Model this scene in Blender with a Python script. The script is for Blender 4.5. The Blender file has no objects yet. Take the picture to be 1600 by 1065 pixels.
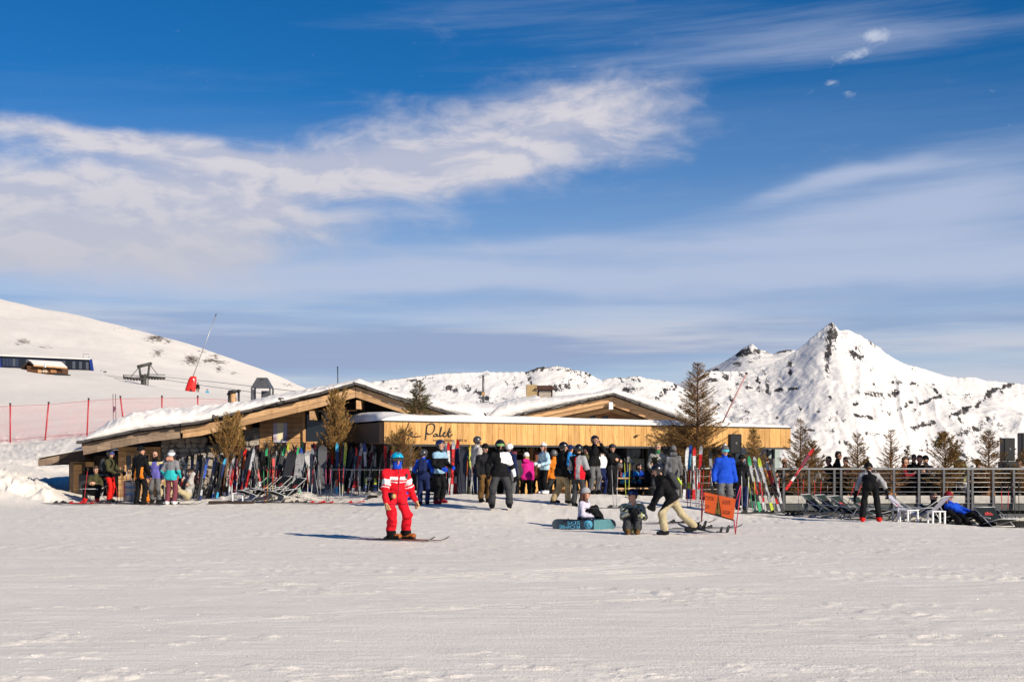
import bpy, bmesh, math, random
import numpy as np
from mathutils import Vector, Matrix

R = math.radians
scene = bpy.context.scene
col = scene.collection

# ------------------------------------------------------------------ camera
F = 1600 * 50 / 36.0            # focal length in photo pixels
EYE = 1.7
HOR = 700.0                     # photo row of the horizon
cam_data = bpy.data.cameras.new('camera')
cam_data.lens = 50
cam_data.sensor_width = 36
cam_data.shift_y = (HOR - 532.5) / 1600.0
cam_data.clip_end = 30000
cam = bpy.data.objects.new('camera', cam_data)
cam.location = (0, 0, EYE)
cam.rotation_euler = (R(90), 0, 0)
col.objects.link(cam)
scene.camera = cam

def P(px, py, d):
    """photo pixel + distance in metres -> point in the place"""
    return Vector(((px - 800) / F * d, d, EYE + (HOR - py) / F * d))

def X(px, d):
    return (px - 800) / F * d

def Zp(py, d):
    return EYE + (HOR - py) / F * d

# ------------------------------------------------------------------ sun, sky, exposure
SUN_AZ = math.atan2(0.72, -0.69)        # from +Y towards +X
SUN_EL = R(26)
sun_dir = Vector((math.sin(SUN_AZ) * math.cos(SUN_EL), math.cos(SUN_AZ) * math.cos(SUN_EL), math.sin(SUN_EL)))
sun_data = bpy.data.lights.new('sun', 'SUN')
sun_data.energy = 5.0
sun_data.angle = R(0.53)
sun_data.color = (1.0, 0.90, 0.75)
sun = bpy.data.objects.new('sun', sun_data)
sun.rotation_euler = (-sun_dir).to_track_quat('-Z', 'Y').to_euler()
sun.location = sun_dir * 60
col.objects.link(sun)

scene.view_settings.view_transform = 'Standard'
scene.view_settings.look = 'None'
scene.view_settings.gamma = 1
EXPO = 0.22
scene.view_settings.exposure = EXPO
scene.view_settings.use_curve_mapping = False

world = bpy.data.worlds.new('World')
scene.world = world
world.use_nodes = True
world.cycles.sampling_method = 'MANUAL'
world.cycles.sample_map_resolution = 512
scene.cycles.max_bounces = 5
scene.cycles.diffuse_bounces = 2
scene.cycles.glossy_bounces = 2
scene.cycles.transparent_max_bounces = 12
scene.cycles.caustics_reflective = False
scene.cycles.caustics_refractive = False
wt = world.node_tree
wt.nodes.clear()

class NT:
    """small helper to write node maths as expressions"""
    def __init__(self, tree):
        self.t = tree
    def new(self, kind, **kw):
        n = self.t.nodes.new(kind)
        for k, v in kw.items():
            setattr(n, k, v)
        return n
    def put(self, sock, v):
        if v is None:
            return
        if hasattr(v, 'is_output') or isinstance(v, bpy.types.NodeSocket):
            self.t.links.new(v, sock)
        else:
            sock.default_value = v
    def m(self, op, a, b=None, c=None, clamp=False):
        n = self.new('ShaderNodeMath', operation=op, use_clamp=clamp)
        self.put(n.inputs[0], a)
        self.put(n.inputs[1], b)
        self.put(n.inputs[2], c)
        return n.outputs[0]
    def add(self, a, b): return self.m('ADD', a, b)
    def sub(self, a, b): return self.m('SUBTRACT', a, b)
    def mul(self, a, b): return self.m('MULTIPLY', a, b)
    def div(self, a, b): return self.m('DIVIDE', a, b)
    def vec(self, x, y, z):
        n = self.new('ShaderNodeCombineXYZ')
        for i, v in enumerate((x, y, z)):
            self.put(n.inputs[i], v)
        return n.outputs[0]
    def sep(self, v):
        n = self.new('ShaderNodeSeparateXYZ')
        self.put(n.inputs[0], v)
        return n.outputs
    def noise(self, v, scale=5.0, detail=4.0, rough=0.55, dist=0.0, lac=2.0):
        n = self.new('ShaderNodeTexNoise')
        self.put(n.inputs['Vector'], v)
        n.inputs['Scale'].default_value = scale
        n.inputs['Detail'].default_value = detail
        n.inputs['Roughness'].default_value = rough
        n.inputs['Distortion'].default_value = dist
        n.inputs['Lacunarity'].default_value = lac
        return n.outputs['Fac']
    def ramp(self, f, lo, hi, a=0.0, b=1.0, smooth=True):
        n = self.new('ShaderNodeMapRange', interpolation_type='SMOOTHSTEP' if smooth else 'LINEAR', clamp=True)
        self.put(n.inputs['Value'], f)
        self.put(n.inputs['From Min'], lo)
        self.put(n.inputs['From Max'], hi)
        self.put(n.inputs['To Min'], a)
        self.put(n.inputs['To Max'], b)
        return n.outputs['Result']
    def mix(self, f, a, b, blend='MIX'):
        n = self.new('ShaderNodeMix', data_type='RGBA', blend_type=blend)
        self.put(n.inputs['Factor'], f)
        for s, v in ((n.inputs[6], a), (n.inputs[7], b)):
            if isinstance(v, (tuple, list)) and len(v) == 3:
                v = (*v, 1)
            self.put(s, v)
        return n.outputs[2]

def srgb(r, g, b):
    f = lambda c: (c / 255 / 12.92) if c / 255 <= 0.04045 else ((c / 255 + 0.055) / 1.055) ** 2.4
    return (f(r), f(g), f(b))

SKY_STRENGTH = 0.08
def build_sky():
    n = NT(wt)
    out = n.new('ShaderNodeOutputWorld')
    bg = n.new('ShaderNodeBackground')
    bg.inputs['Strength'].default_value = SKY_STRENGTH * 2 ** -EXPO
    wt.links.new(bg.outputs[0], out.inputs['Surface'])
    sky = n.new('ShaderNodeTexSky', sky_type='NISHITA')
    sky.sun_disc = False
    sky.sun_elevation = SUN_EL
    sky.sun_rotation = SUN_AZ
    sky.altitude = 2400
    sky.air_density = 1.0
    sky.dust_density = 0.3
    sky.ozone_density = 3.0
    tc = n.new('ShaderNodeTexCoord')
    s = n.sep(tc.outputs['Generated'])
    az = n.m('ARCTAN2', s[0], s[1])
    el = n.m('ARCSINE', s[2])
    # the sky's own blue, a little deeper than the model gives
    hs = n.new('ShaderNodeHueSaturation')
    hs.inputs['Saturation'].default_value = 1.36
    hs.inputs['Value'].default_value = 1.0
    wt.links.new(sky.outputs[0], hs.inputs['Color'])
    blue = n.mix(1.0, hs.outputs[0], (0.80, 1.02, 1.14), 'MULTIPLY')
    K = 1.0 / SKY_STRENGTH
    # ---------------- clouds: noise over azimuth and elevation, denser in a few banks
    base = n.vec(n.mul(az, 6.0), n.mul(el, 15.0), 0.37)
    w1 = n.noise(base, 1.1, 3, 0.55)
    w2 = n.noise(n.vec(n.mul(az, 6.0), n.mul(el, 15.0), 7.7), 1.1, 3, 0.55)
    azw = n.add(az, n.mul(n.sub(w1, 0.5), 0.08))
    elw = n.add(el, n.mul(n.sub(w2, 0.5), 0.030))
    puff = n.noise(n.vec(n.mul(azw, 9.0), n.mul(elw, 21.0), 1.9), 1.6, 6, 0.60, 0.25)
    streak = n.noise(n.vec(n.mul(azw, 2.6), n.mul(n.add(el, n.mul(az, -0.05)), 34.0), 4.2), 1.0, 6, 0.60, 0.15)
    def ae(px, py):
        a = math.atan((px - 800) / F)
        return a, math.atan((HOR - py) / F * math.cos(a))
    def blob(px, py, rx, ry, amp, tilt=0.0, warp=True):
        a, e = ae(px, py)
        da = n.sub(azw if warp else az, a)
        de = n.sub(elw if warp else el, e)
        if tilt:
            de = n.sub(de, n.mul(da, tilt))
        qa = n.mul(da, F / rx)
        qe = n.mul(de, F / ry)
        r2 = n.add(n.mul(qa, qa), n.mul(qe, qe))
        return n.mul(n.m('EXPONENT', n.mul(r2, -1.0)), amp)
    def total(lst):
        t = None
        for b in lst:
            v = blob(*b)
            t = v if t is None else n.add(t, v)
        return t
    banks = total([
        (120, 325, 380, 68, 1.45), (330, 318, 190, 40, 0.75), (70, 395, 400, 42, 0.75), (60, 195, 150, 24, 0.80), (200, 222, 130, 26, 0.72), (330, 240, 120, 22, 0.62),
        (430, 250, 130, 24, 0.66), (560, 262, 150, 30, 0.62), (700, 245, 180, 44, 0.66), (850, 215, 220, 66, 0.78), (960, 150, 130, 36, 0.46), (800, 160, 200, 34, 0.36), (640, 290, 90, 14, 0.35),
    ])
    d1 = n.add(n.mul(banks, 0.92), n.mul(n.sub(puff, 0.52), 1.25))
    dens1 = n.mul(n.ramp(d1, 0.10, 1.02), 0.93)
    veil = total([
        (1330, 285, 170, 18, 0.75, 0.13), (1420, 335, 280, 40, 0.55, 0.10), (1560, 290, 150, 60, 0.4, 0.1), (1000, 350, 420, 40, 0.25),
        (900, 440, 1200, 26, 0.55), (500, 425, 700, 24, 0.5), (1500, 400, 420, 34, 0.6), (1000, 385, 700, 16, 0.35), (800, 490, 900, 22, 0.5), (850, 35, 600, 60, 0.16), (1300, 60, 460, 90, 0.26),
        (1150, 200, 330, 40, 0.16), (640, 330, 110, 14, 0.3),
    ])
    d2 = n.add(n.mul(veil, 0.95), n.mul(n.sub(streak, 0.5), 1.25))
    dens2 = n.mul(n.ramp(d2, 0.10, 0.85), 0.78)
    little = total([
        (1370, 54, 25, 12, 1.2, 0, False), (1333, 87, 33, 9, 1.0, 0.25, False), (1300, 130, 17, 8, 0.9, 0, False),
        (1326, 145, 11, 8, 0.8, 0, False), (1552, 143, 16, 4, 0.5, 0, False), (1590, 195, 18, 4, 0.6, 0, False),
    ])
    fine = n.noise(n.vec(n.mul(az, 9.0), n.mul(el, 16.0), 3.3), 9.0, 4, 0.62, 0.6)
    d3 = n.add(little, n.mul(n.sub(fine, 0.5), 2.2))
    dens3 = n.mul(n.ramp(d3, 0.35, 1.5), 0.75)
    # layered low cloud above the ridges
    low = n.noise(n.vec(n.mul(azw, 1.6), n.mul(el, 26.0), 9.1), 1.3, 6, 0.55, 0.0)
    lowmask = n.ramp(el, 0.165, 0.06)
    d4 = n.mul(lowmask, n.ramp(low, 0.18, 0.62))
    dens4 = n.mul(d4, 0.92)
    # cloud colours
    puff_up = n.noise(n.vec(n.mul(n.add(azw, 0.006), 9.0), n.mul(n.add(elw, 0.008), 21.0), 1.9), 1.6, 6, 0.60, 0.25)
    lit = n.ramp(n.sub(puff, puff_up), -0.10, 0.10)
    hi = tuple(c * K for c in srgb(219, 215, 221))
    mid = tuple(c * K for c in srgb(188, 192, 211))
    c1 = n.mix(lit, mid, hi)
    c1 = n.mix(n.ramp(el, 0.20, 0.10), c1, tuple(c * K for c in srgb(196, 196, 206)))
    grey = n.noise(n.vec(n.mul(azw, 1.8), n.mul(el, 24.0), 2.4), 1.5, 5, 0.55, 0.0)
    c4 = n.mix(n.ramp(grey, 0.40, 0.58), tuple(c * K for c in srgb(152, 167, 200)), tuple(c * K for c in srgb(205, 207, 217)))
    film = n.mul(n.ramp(n.add(el, n.mul(n.sub(streak, 0.5), 0.10)), 0.25, 0.03, 0.0, 0.66, False), 1.0)
    c = n.mix(film, blue, tuple(v * K for v in srgb(180, 194, 222)))
    c = n.mix(dens4, c, c4)
    c = n.mix(dens2, c, tuple(v * K for v in srgb(186, 197, 222)))
    c = n.mix(dens1, c, c1)
    c = n.mix(dens3, c, tuple(v * K for v in srgb(205, 212, 228)))
    wt.links.new(c, bg.inputs['Color'])
build_sky()

# ------------------------------------------------------------------ shared helpers
rng = np.random.default_rng(7)
random.seed(11)

def hash2(ix, iy, seed):
    h = (ix.astype(np.int64) * 374761393 + iy.astype(np.int64) * 668265263 + seed * 1442695041) & 0xffffffff
    h = ((h ^ (h >> 13)) * 1274126177) & 0xffffffff
    h = h ^ (h >> 16)
    return (h & 0xffff) / 65535.0

def vnoise(x, y, seed=0):
    x = np.asarray(x, float); y = np.asarray(y, float)
    ix = np.floor(x); iy = np.floor(y)
    fx = x - ix; fy = y - iy
    u = fx * fx * fx * (fx * (fx * 6 - 15) + 10)
    v = fy * fy * fy * (fy * (fy * 6 - 15) + 10)
    a = hash2(ix, iy, seed); b = hash2(ix + 1, iy, seed)
    c = hash2(ix, iy + 1, seed); d = hash2(ix + 1, iy + 1, seed)
    return (a + (b - a) * u + (c - a) * v + (a - b - c + d) * u * v) * 2 - 1

def fbm(x, y, octaves=5, seed=0, gain=0.5, lac=2.03):
    t = 0; amp = 1; s = 0
    for o in range(octaves):
        t = t + amp * vnoise(x, y, seed + o * 17)
        s += amp
        amp *= gain
        x = np.asarray(x) * lac + 3.1; y = np.asarray(y) * lac + 1.7
    return t / s

def ridged(x, y, octaves=5, seed=0, gain=0.5):
    t = 0; amp = 1; s = 0
    for o in range(octaves):
        t = t + amp * (1 - np.abs(vnoise(x, y, seed + o * 13))) ** 2
        s += amp
        amp *= gain
        x = np.asarray(x) * 2.1 + 5.2; y = np.asarray(y) * 2.1 + 2.9
    return t / s

def hermite(xs, vals, x):
    """smooth interpolation of vals (n or n,m) given at xs, along the first axis"""
    xs = np.asarray(xs, float); vals = np.asarray(vals, float)
    x = np.clip(np.asarray(x, float), xs[0], xs[-1])
    n = len(xs)
    sec = (vals[1:] - vals[:-1]) / (xs[1:] - xs[:-1]).reshape((-1,) + (1,) * (vals.ndim - 1))
    tan = np.zeros_like(vals)
    tan[0] = sec[0]; tan[-1] = sec[-1]
    same = sec[1:] * sec[:-1] > 0
    hm = np.where(same, 2 * sec[1:] * sec[:-1] / np.where(same, sec[1:] + sec[:-1], 1), 0)
    tan[1:-1] = hm
    i = np.clip(np.searchsorted(xs, x, side='right') - 1, 0, n - 2)
    h = xs[i + 1] - xs[i]
    t = (x - xs[i]) / h
    if vals.ndim > 1:
        t = t[:, None]; h = h[:, None]
    t2 = t * t; t3 = t2 * t
    return (2 * t3 - 3 * t2 + 1) * vals[i] + (t3 - 2 * t2 + t) * h * tan[i] + (-2 * t3 + 3 * t2) * vals[i + 1] + (t3 - t2) * h * tan[i + 1]

def smooth01(x, a, b):
    t = np.clip((np.asarray(x, float) - a) / (b - a), 0, 1)
    return t * t * (3 - 2 * t)

def tag(o, label=None, cat=None, group=None, kind=None):
    if label: o['label'] = label
    if cat: o['category'] = cat
    if group: o['group'] = group
    if kind: o['kind'] = kind
    return o

def empty(name, loc=(0, 0, 0), rz=0.0, label=None, cat=None, group=None):
    o = bpy.data.objects.new(name, None)
    o.empty_display_size = 0.2
    o.location = loc
    o.rotation_euler = (0, 0, rz)
    col.objects.link(o)
    return tag(o, label, cat, group)

def mesh_np(name, verts, quads, smooth=True):
    """fast mesh from numpy arrays of vertices and quads (or tris)"""
    me = bpy.data.meshes.new(name)
    verts = np.asarray(verts, np.float32); quads = np.asarray(quads, np.int32)
    k = quads.shape[1]
    me.vertices.add(len(verts)); me.vertices.foreach_set('co', verts.ravel())
    me.loops.add(quads.size); me.loops.foreach_set('vertex_index', quads.ravel())
    me.polygons.add(len(quads))
    me.polygons.foreach_set('loop_start', np.arange(0, quads.size, k, dtype=np.int32))
    me.polygons.foreach_set('use_smooth', np.full(len(quads), smooth))
    me.update(calc_edges=True)
    return me

def link(name, me, mats=None, parent=None, matrix=None):
    o = bpy.data.objects.new(name, me)
    if mats is not None and len(me.materials) == 0:
        for m in (mats if isinstance(mats, (list, tuple)) else [mats]):
            me.materials.append(m)
    col.objects.link(o)
    if parent is not None:
        o.parent = parent
    if matrix is not None:
        o.matrix_local = matrix
    return o

def grid_quads(nr, nc):
    i = np.arange(nr - 1)[:, None] * nc + np.arange(nc - 1)[None, :]
    return np.stack([i, i + 1, i + 1 + nc, i + nc], -1).reshape(-1, 4)

class MB:
    """collects simple shapes into one mesh (coordinates in metres in the place)"""
    def __init__(self):
        self.v = []; self.f = []; self.mi = []; self.sm = []
    def face_add(self, vs, faces, mi=0, smooth=False):
        o = len(self.v)
        self.v += [tuple(v) for v in vs]
        for f in faces:
            self.f.append(tuple(i + o for i in f)); self.mi.append(mi); self.sm.append(smooth)
    def box(self, c, s, M=None, mi=0, bevel=0.0, jitter=0.0):
        c = Vector(c); hx, hy, hz = s[0] / 2, s[1] / 2, s[2] / 2
        if bevel > 0:
            b = min(bevel, hx * 0.9, hy * 0.9, hz * 0.9)
            vs = []
            for sx in (-1, 1):
                for sy in (-1, 1):
                    for sz in (-1, 1):
                        vs += [(sx * (hx - b), sy * (hy - b), sz * hz), (sx * (hx - b), sy * hy, sz * (hz - b)), (sx * hx, sy * (hy - b), sz * (hz - b))]
            bm = bmesh.new()
            for v in vs: bm.verts.new(v)
            r = bmesh.ops.convex_hull(bm, input=bm.verts[:])
            bmesh.ops.dissolve_limit(bm, angle_limit=0.01, verts=bm.verts[:], edges=bm.edges[:])
            bm.verts.index_update()
            vv = [v.co.copy() for v in bm.verts]; ff = [tuple(v.index for v in f.verts) for f in bm.faces]
            bm.free()
        else:
            vv = [Vector((sx * hx, sy * hy, sz * hz)) for sx in (-1, 1) for sy in (-1, 1) for sz in (-1, 1)]
            ff = [(0, 1, 3, 2), (4, 6, 7, 5), (0, 4, 5, 1), (2, 3, 7, 6), (0, 2, 6, 4), (1, 5, 7, 3)]
        if jitter:
            vv = [v + Vector((random.uniform(-1, 1), random.uniform(-1, 1), random.uniform(-1, 1))) * jitter for v in vv]
        if M is not None:
            vv = [M @ v for v in vv]
        self.face_add([v + c for v in vv], ff, mi)
        return self
    def beam(self, a, b, w, h, up=(0, 0, 1), mi=0, bevel=0.0):
        """bar from a to b, w wide (sideways), h high (along up)"""
        a = Vector(a); b = Vector(b); d = b - a; L = d.length
        if L < 1e-6: return self
        x = d / L; up = Vector(up)
        y = up.cross(x)
        if y.length < 1e-4: y = Vector((0, 1, 0)).cross(x)
        y.normalize(); z = x.cross(y)
        M = Matrix((x, y, z)).transposed()
        return self.box((a + b) / 2, (L, w, h), M, mi, bevel)
    def tube(self, pts, r, seg=8, mi=0, caps=True, smooth=True):
        pts = [Vector(p) for p in pts]; n = len(pts)
        rs = r if isinstance(r, (list, tuple)) else [r] * n
        rings = []; prev = None
        for i, p in enumerate(pts):
            t = (pts[min(i + 1, n - 1)] - pts[max(i - 1, 0)])
            if t.length < 1e-9: t = Vector((0, 0, 1))
            t.normalize()
            ref = prev if prev is not None else (Vector((0, 0, 1)) if abs(t.z) < 0.9 else Vector((1, 0, 0)))
            u = ref - t * ref.dot(t)
            if u.length < 1e-5: u = t.orthogonal()
            u.normalize(); w = t.cross(u); prev = u
            rings.append([p + (u * math.cos(a) + w * math.sin(a)) * rs[i] for a in [2 * math.pi * k / seg for k in range(seg)]])
        vs = [v for ring in rings for v in ring]
        fs = [(i * seg + k, i * seg + (k + 1) % seg, (i + 1) * seg + (k + 1) % seg, (i + 1) * seg + k) for i in range(n - 1) for k in range(seg)]
        self.face_add(vs, fs, mi, smooth)
        if caps:
            o = len(self.v) - len(vs)
            self.f.append(tuple(o + k for k in reversed(range(seg)))); self.mi.append(mi); self.sm.append(False)
            self.f.append(tuple(o + (n - 1) * seg + k for k in range(seg))); self.mi.append(mi); self.sm.append(False)
        return self
    def lathe(self, c, prof, seg=16, mi=0, smooth=True):
        c = Vector(c)
        vs = [c + Vector((r * math.cos(2 * math.pi * k / seg), r * math.sin(2 * math.pi * k / seg), z)) for r, z in prof for k in range(seg)]
        n = len(prof)
        fs = [(i * seg + k, i * seg + (k + 1) % seg, (i + 1) * seg + (k + 1) % seg, (i + 1) * seg + k) for i in range(n - 1) for k in range(seg)]
        fs += [tuple(reversed(range(seg))), tuple((n - 1) * seg + k for k in range(seg))]
        self.face_add(vs, fs, mi, smooth)
        return self
    def prism(self, poly, off, mi=0):
        """polygon (list of points) extruded by the vector off"""
        poly = [Vector(p) for p in poly]; off = Vector(off); n = len(poly)
        fs = [tuple(reversed(range(n))), tuple(range(n, 2 * n))] + [(i, (i + 1) % n, n + (i + 1) % n, n + i) for i in range(n)]
        self.face_add(poly + [p + off for p in poly], fs, mi)
        return self
    def quad(self, a, b, c, d, mi=0, smooth=False):
        self.face_add([a, b, c, d], [(0, 1, 2, 3)], mi, smooth); return self
    def mesh(self, name, mats, recalc=True):
        me = bpy.data.meshes.new(name)
        me.from_pydata([tuple(v) for v in self.v], [], self.f)
        for m in (mats if isinstance(mats, (list, tuple)) else [mats]):
            me.materials.append(m)
        me.polygons.foreach_set('material_index', self.mi)
        me.polygons.foreach_set('use_smooth', self.sm)
        if recalc:
            bm = bmesh.new(); bm.from_mesh(me)
            bmesh.ops.recalc_face_normals(bm, faces=bm.faces[:])
            bm.to_mesh(me); bm.free()
        me.update()
        return me
    def build(self, name, mats, parent=None, world=True, recalc=True):
        if parent is not None and world:
            inv = (Matrix.Translation(parent.location) @ parent.rotation_euler.to_matrix().to_4x4()).inverted()
            if parent.parent is not None:
                inv = chain_matrix(parent).inverted()
            self.v = [inv @ Vector(v) for v in self.v]
        return link(name, self.mesh(name, mats, recalc), None, parent)

def chain_matrix(o):
    M = Matrix.Translation(o.location) @ o.rotation_euler.to_matrix().to_4x4()
    return M if o.parent is None else chain_matrix(o.parent) @ M

def copy_tree(o, parent=None):
    c = o.copy(); col.objects.link(c)
    if parent is not None: c.parent = parent
    for ch in list(o.children):
        copy_tree(ch, c)
    return c

# ------------------------------------------------------------------ materials
MATS = {}
def new_mat(name):
    m = bpy.data.materials.new(name); m.use_nodes = True
    t = m.node_tree
    return m, NT(t), t.nodes['Principled BSDF']

def paint(name, color, rough=0.6, vary=0.10, scale=8.0, metal=0.0, bump=0.0, bump_scale=60.0, spec=0.5, coat=0.0):
    """plain coloured surface with slight mottling and fine relief"""
    if name in MATS: return MATS[name]
    m, n, b = new_mat(name)
    tc = n.new('ShaderNodeTexCoord')
    f = n.noise(tc.outputs['Object'], scale, 4, 0.6)
    c = n.mix(n.ramp(f, 0.3, 0.7), tuple(max(0, v * (1 - vary)) for v in color), tuple(min(1, v * (1 + vary)) for v in color))
    n.t.links.new(c, b.inputs['Base Color'])
    b.inputs['Roughness'].default_value = rough
    b.inputs['Metallic'].default_value = metal
    b.inputs['Specular IOR Level'].default_value = spec
    if coat: b.inputs['Coat Weight'].default_value = coat
    if bump:
        bn = n.new('ShaderNodeBump'); bn.inputs['Strength'].default_value = bump; bn.inputs['Distance'].default_value = 0.02
        n.t.links.new(n.noise(tc.outputs['Object'], bump_scale, 3, 0.6), bn.inputs['Height'])
        n.t.links.new(bn.outputs[0], b.inputs['Normal'])
    MATS[name] = m
    return m

def wood(name, light, dark, axis='z', rough=0.7, plank=0.0, knots=True):
    """timber with grain along axis of the world position; each object takes a slightly different tone"""
    if name in MATS: return MATS[name]
    m, n, b = new_mat(name)
    geo = n.new('ShaderNodeNewGeometry')
    oi = n.new('ShaderNodeObjectInfo')
    s = n.sep(geo.outputs['Position'])
    off = n.mul(oi.outputs['Random'], 37.0)
    st = {'x': (1.2, 16, 16), 'z': (16, 16, 1.2)}[axis]
    v = n.vec(n.add(n.mul(s[0], st[0]), off), n.mul(s[1], st[1]), n.add(n.mul(s[2], st[2]), off))
    g = n.noise(v, 1.6, 5, 0.6, 0.6)
    c = n.mix(n.ramp(g, 0.3, 0.72), dark, light)
    tone = n.new('ShaderNodeMapRange'); n.put(tone.inputs['Value'], oi.outputs['Random']); tone.inputs['To Min'].default_value = 0.80; tone.inputs['To Max'].default_value = 1.12
    hs = n.new('ShaderNodeHueSaturation'); n.t.links.new(c, hs.inputs['Color']); n.t.links.new(tone.outputs[0], hs.inputs['Value'])
    c = hs.outputs[0]
    if knots:
        kv = n.vec(n.add(n.mul(s[0], 5.0), off), n.mul(s[1], 5.0), n.mul(s[2], 5.0))
        vo = n.new('ShaderNodeTexVoronoi'); n.put(vo.inputs['Vector'], kv); vo.inputs['Scale'].default_value = 1.0
        c = n.mix(n.mul(n.ramp(vo.outputs['Distance'], 0.13, 0.07), 0.75), c, tuple(x * 0.35 for x in dark))
    stn = n.noise(n.vec(n.mul(s[0], 3.0), n.mul(s[1], 3.0), n.mul(s[2], 0.8)), 1.0, 5, 0.65)
    c = n.mix(n.mul(n.ramp(stn, 0.50, 0.72), 0.45), c, tuple(x * 0.55 for x in dark))
    n.t.links.new(c, b.inputs['Base Color'])
    b.inputs['Roughness'].default_value = rough
    b.inputs['Specular IOR Level'].default_value = 0.25
    bn = n.new('ShaderNodeBump'); bn.inputs['Strength'].default_value = 0.35; bn.inputs['Distance'].default_value = 0.01
    n.t.links.new(g, bn.inputs['Height']); n.t.links.new(bn.outputs[0], b.inputs['Normal'])
    MATS[name] = m
    return m

def snow_mat(name, color=(0.87, 0.83, 0.785), scale=1.0, bump=0.5, streak=0.0, dirt=0.0):
    if name in MATS: return MATS[name]
    m, n, b = new_mat(name)
    geo = n.new('ShaderNodeNewGeometry')
    s = n.sep(geo.outputs['Position'])
    p = n.vec(n.mul(s[0], scale), n.mul(s[1], scale), n.mul(s[2], scale))
    f1 = n.noise(p, 9.0, 6, 0.62)
    f2 = n.noise(p, 70.0, 3, 0.6)
    h = n.add(n.mul(f1, 1.0), n.mul(f2, 0.35))
    c = n.mix(n.ramp(n.noise(p, 1.7, 4, 0.6), 0.3, 0.7), tuple(v * 0.97 for v in color), tuple(min(1, v * 1.02) for v in color))
    if streak:
        sp = n.vec(n.mul(s[0], 0.55 * scale), n.mul(s[1], 7.0 * scale), 0.0)
        f3 = n.noise(sp, 1.0, 6, 0.62, 0.3)
        h = n.add(h, n.mul(f3, streak))
        c = n.mix(n.ramp(f3, 0.45, 0.75), c, tuple(min(1, v * 1.05) for v in color))
    if dirt:
        dd = n.noise(p, 16.0, 4, 0.7)
        dm = n.mul(n.ramp(dd, 0.70, 0.78), n.ramp(n.noise(p, 0.6, 3, 0.5), 0.45, 0.7))
        c = n.mix(n.mul(dm, dirt), c, (0.35, 0.31, 0.27))
    n.t.links.new(c, b.inputs['Base Color'])
    b.inputs['Roughness'].default_value = 0.75
    b.inputs['Specular IOR Level'].default_value = 0.25
    bn = n.new('ShaderNodeBump'); bn.inputs['Strength'].default_value = bump; bn.inputs['Distance'].default_value = 0.03 / scale
    n.t.links.new(h, bn.inputs['Height']); n.t.links.new(bn.outputs[0], b.inputs['Normal'])
    MATS[name] = m
    return m
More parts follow.
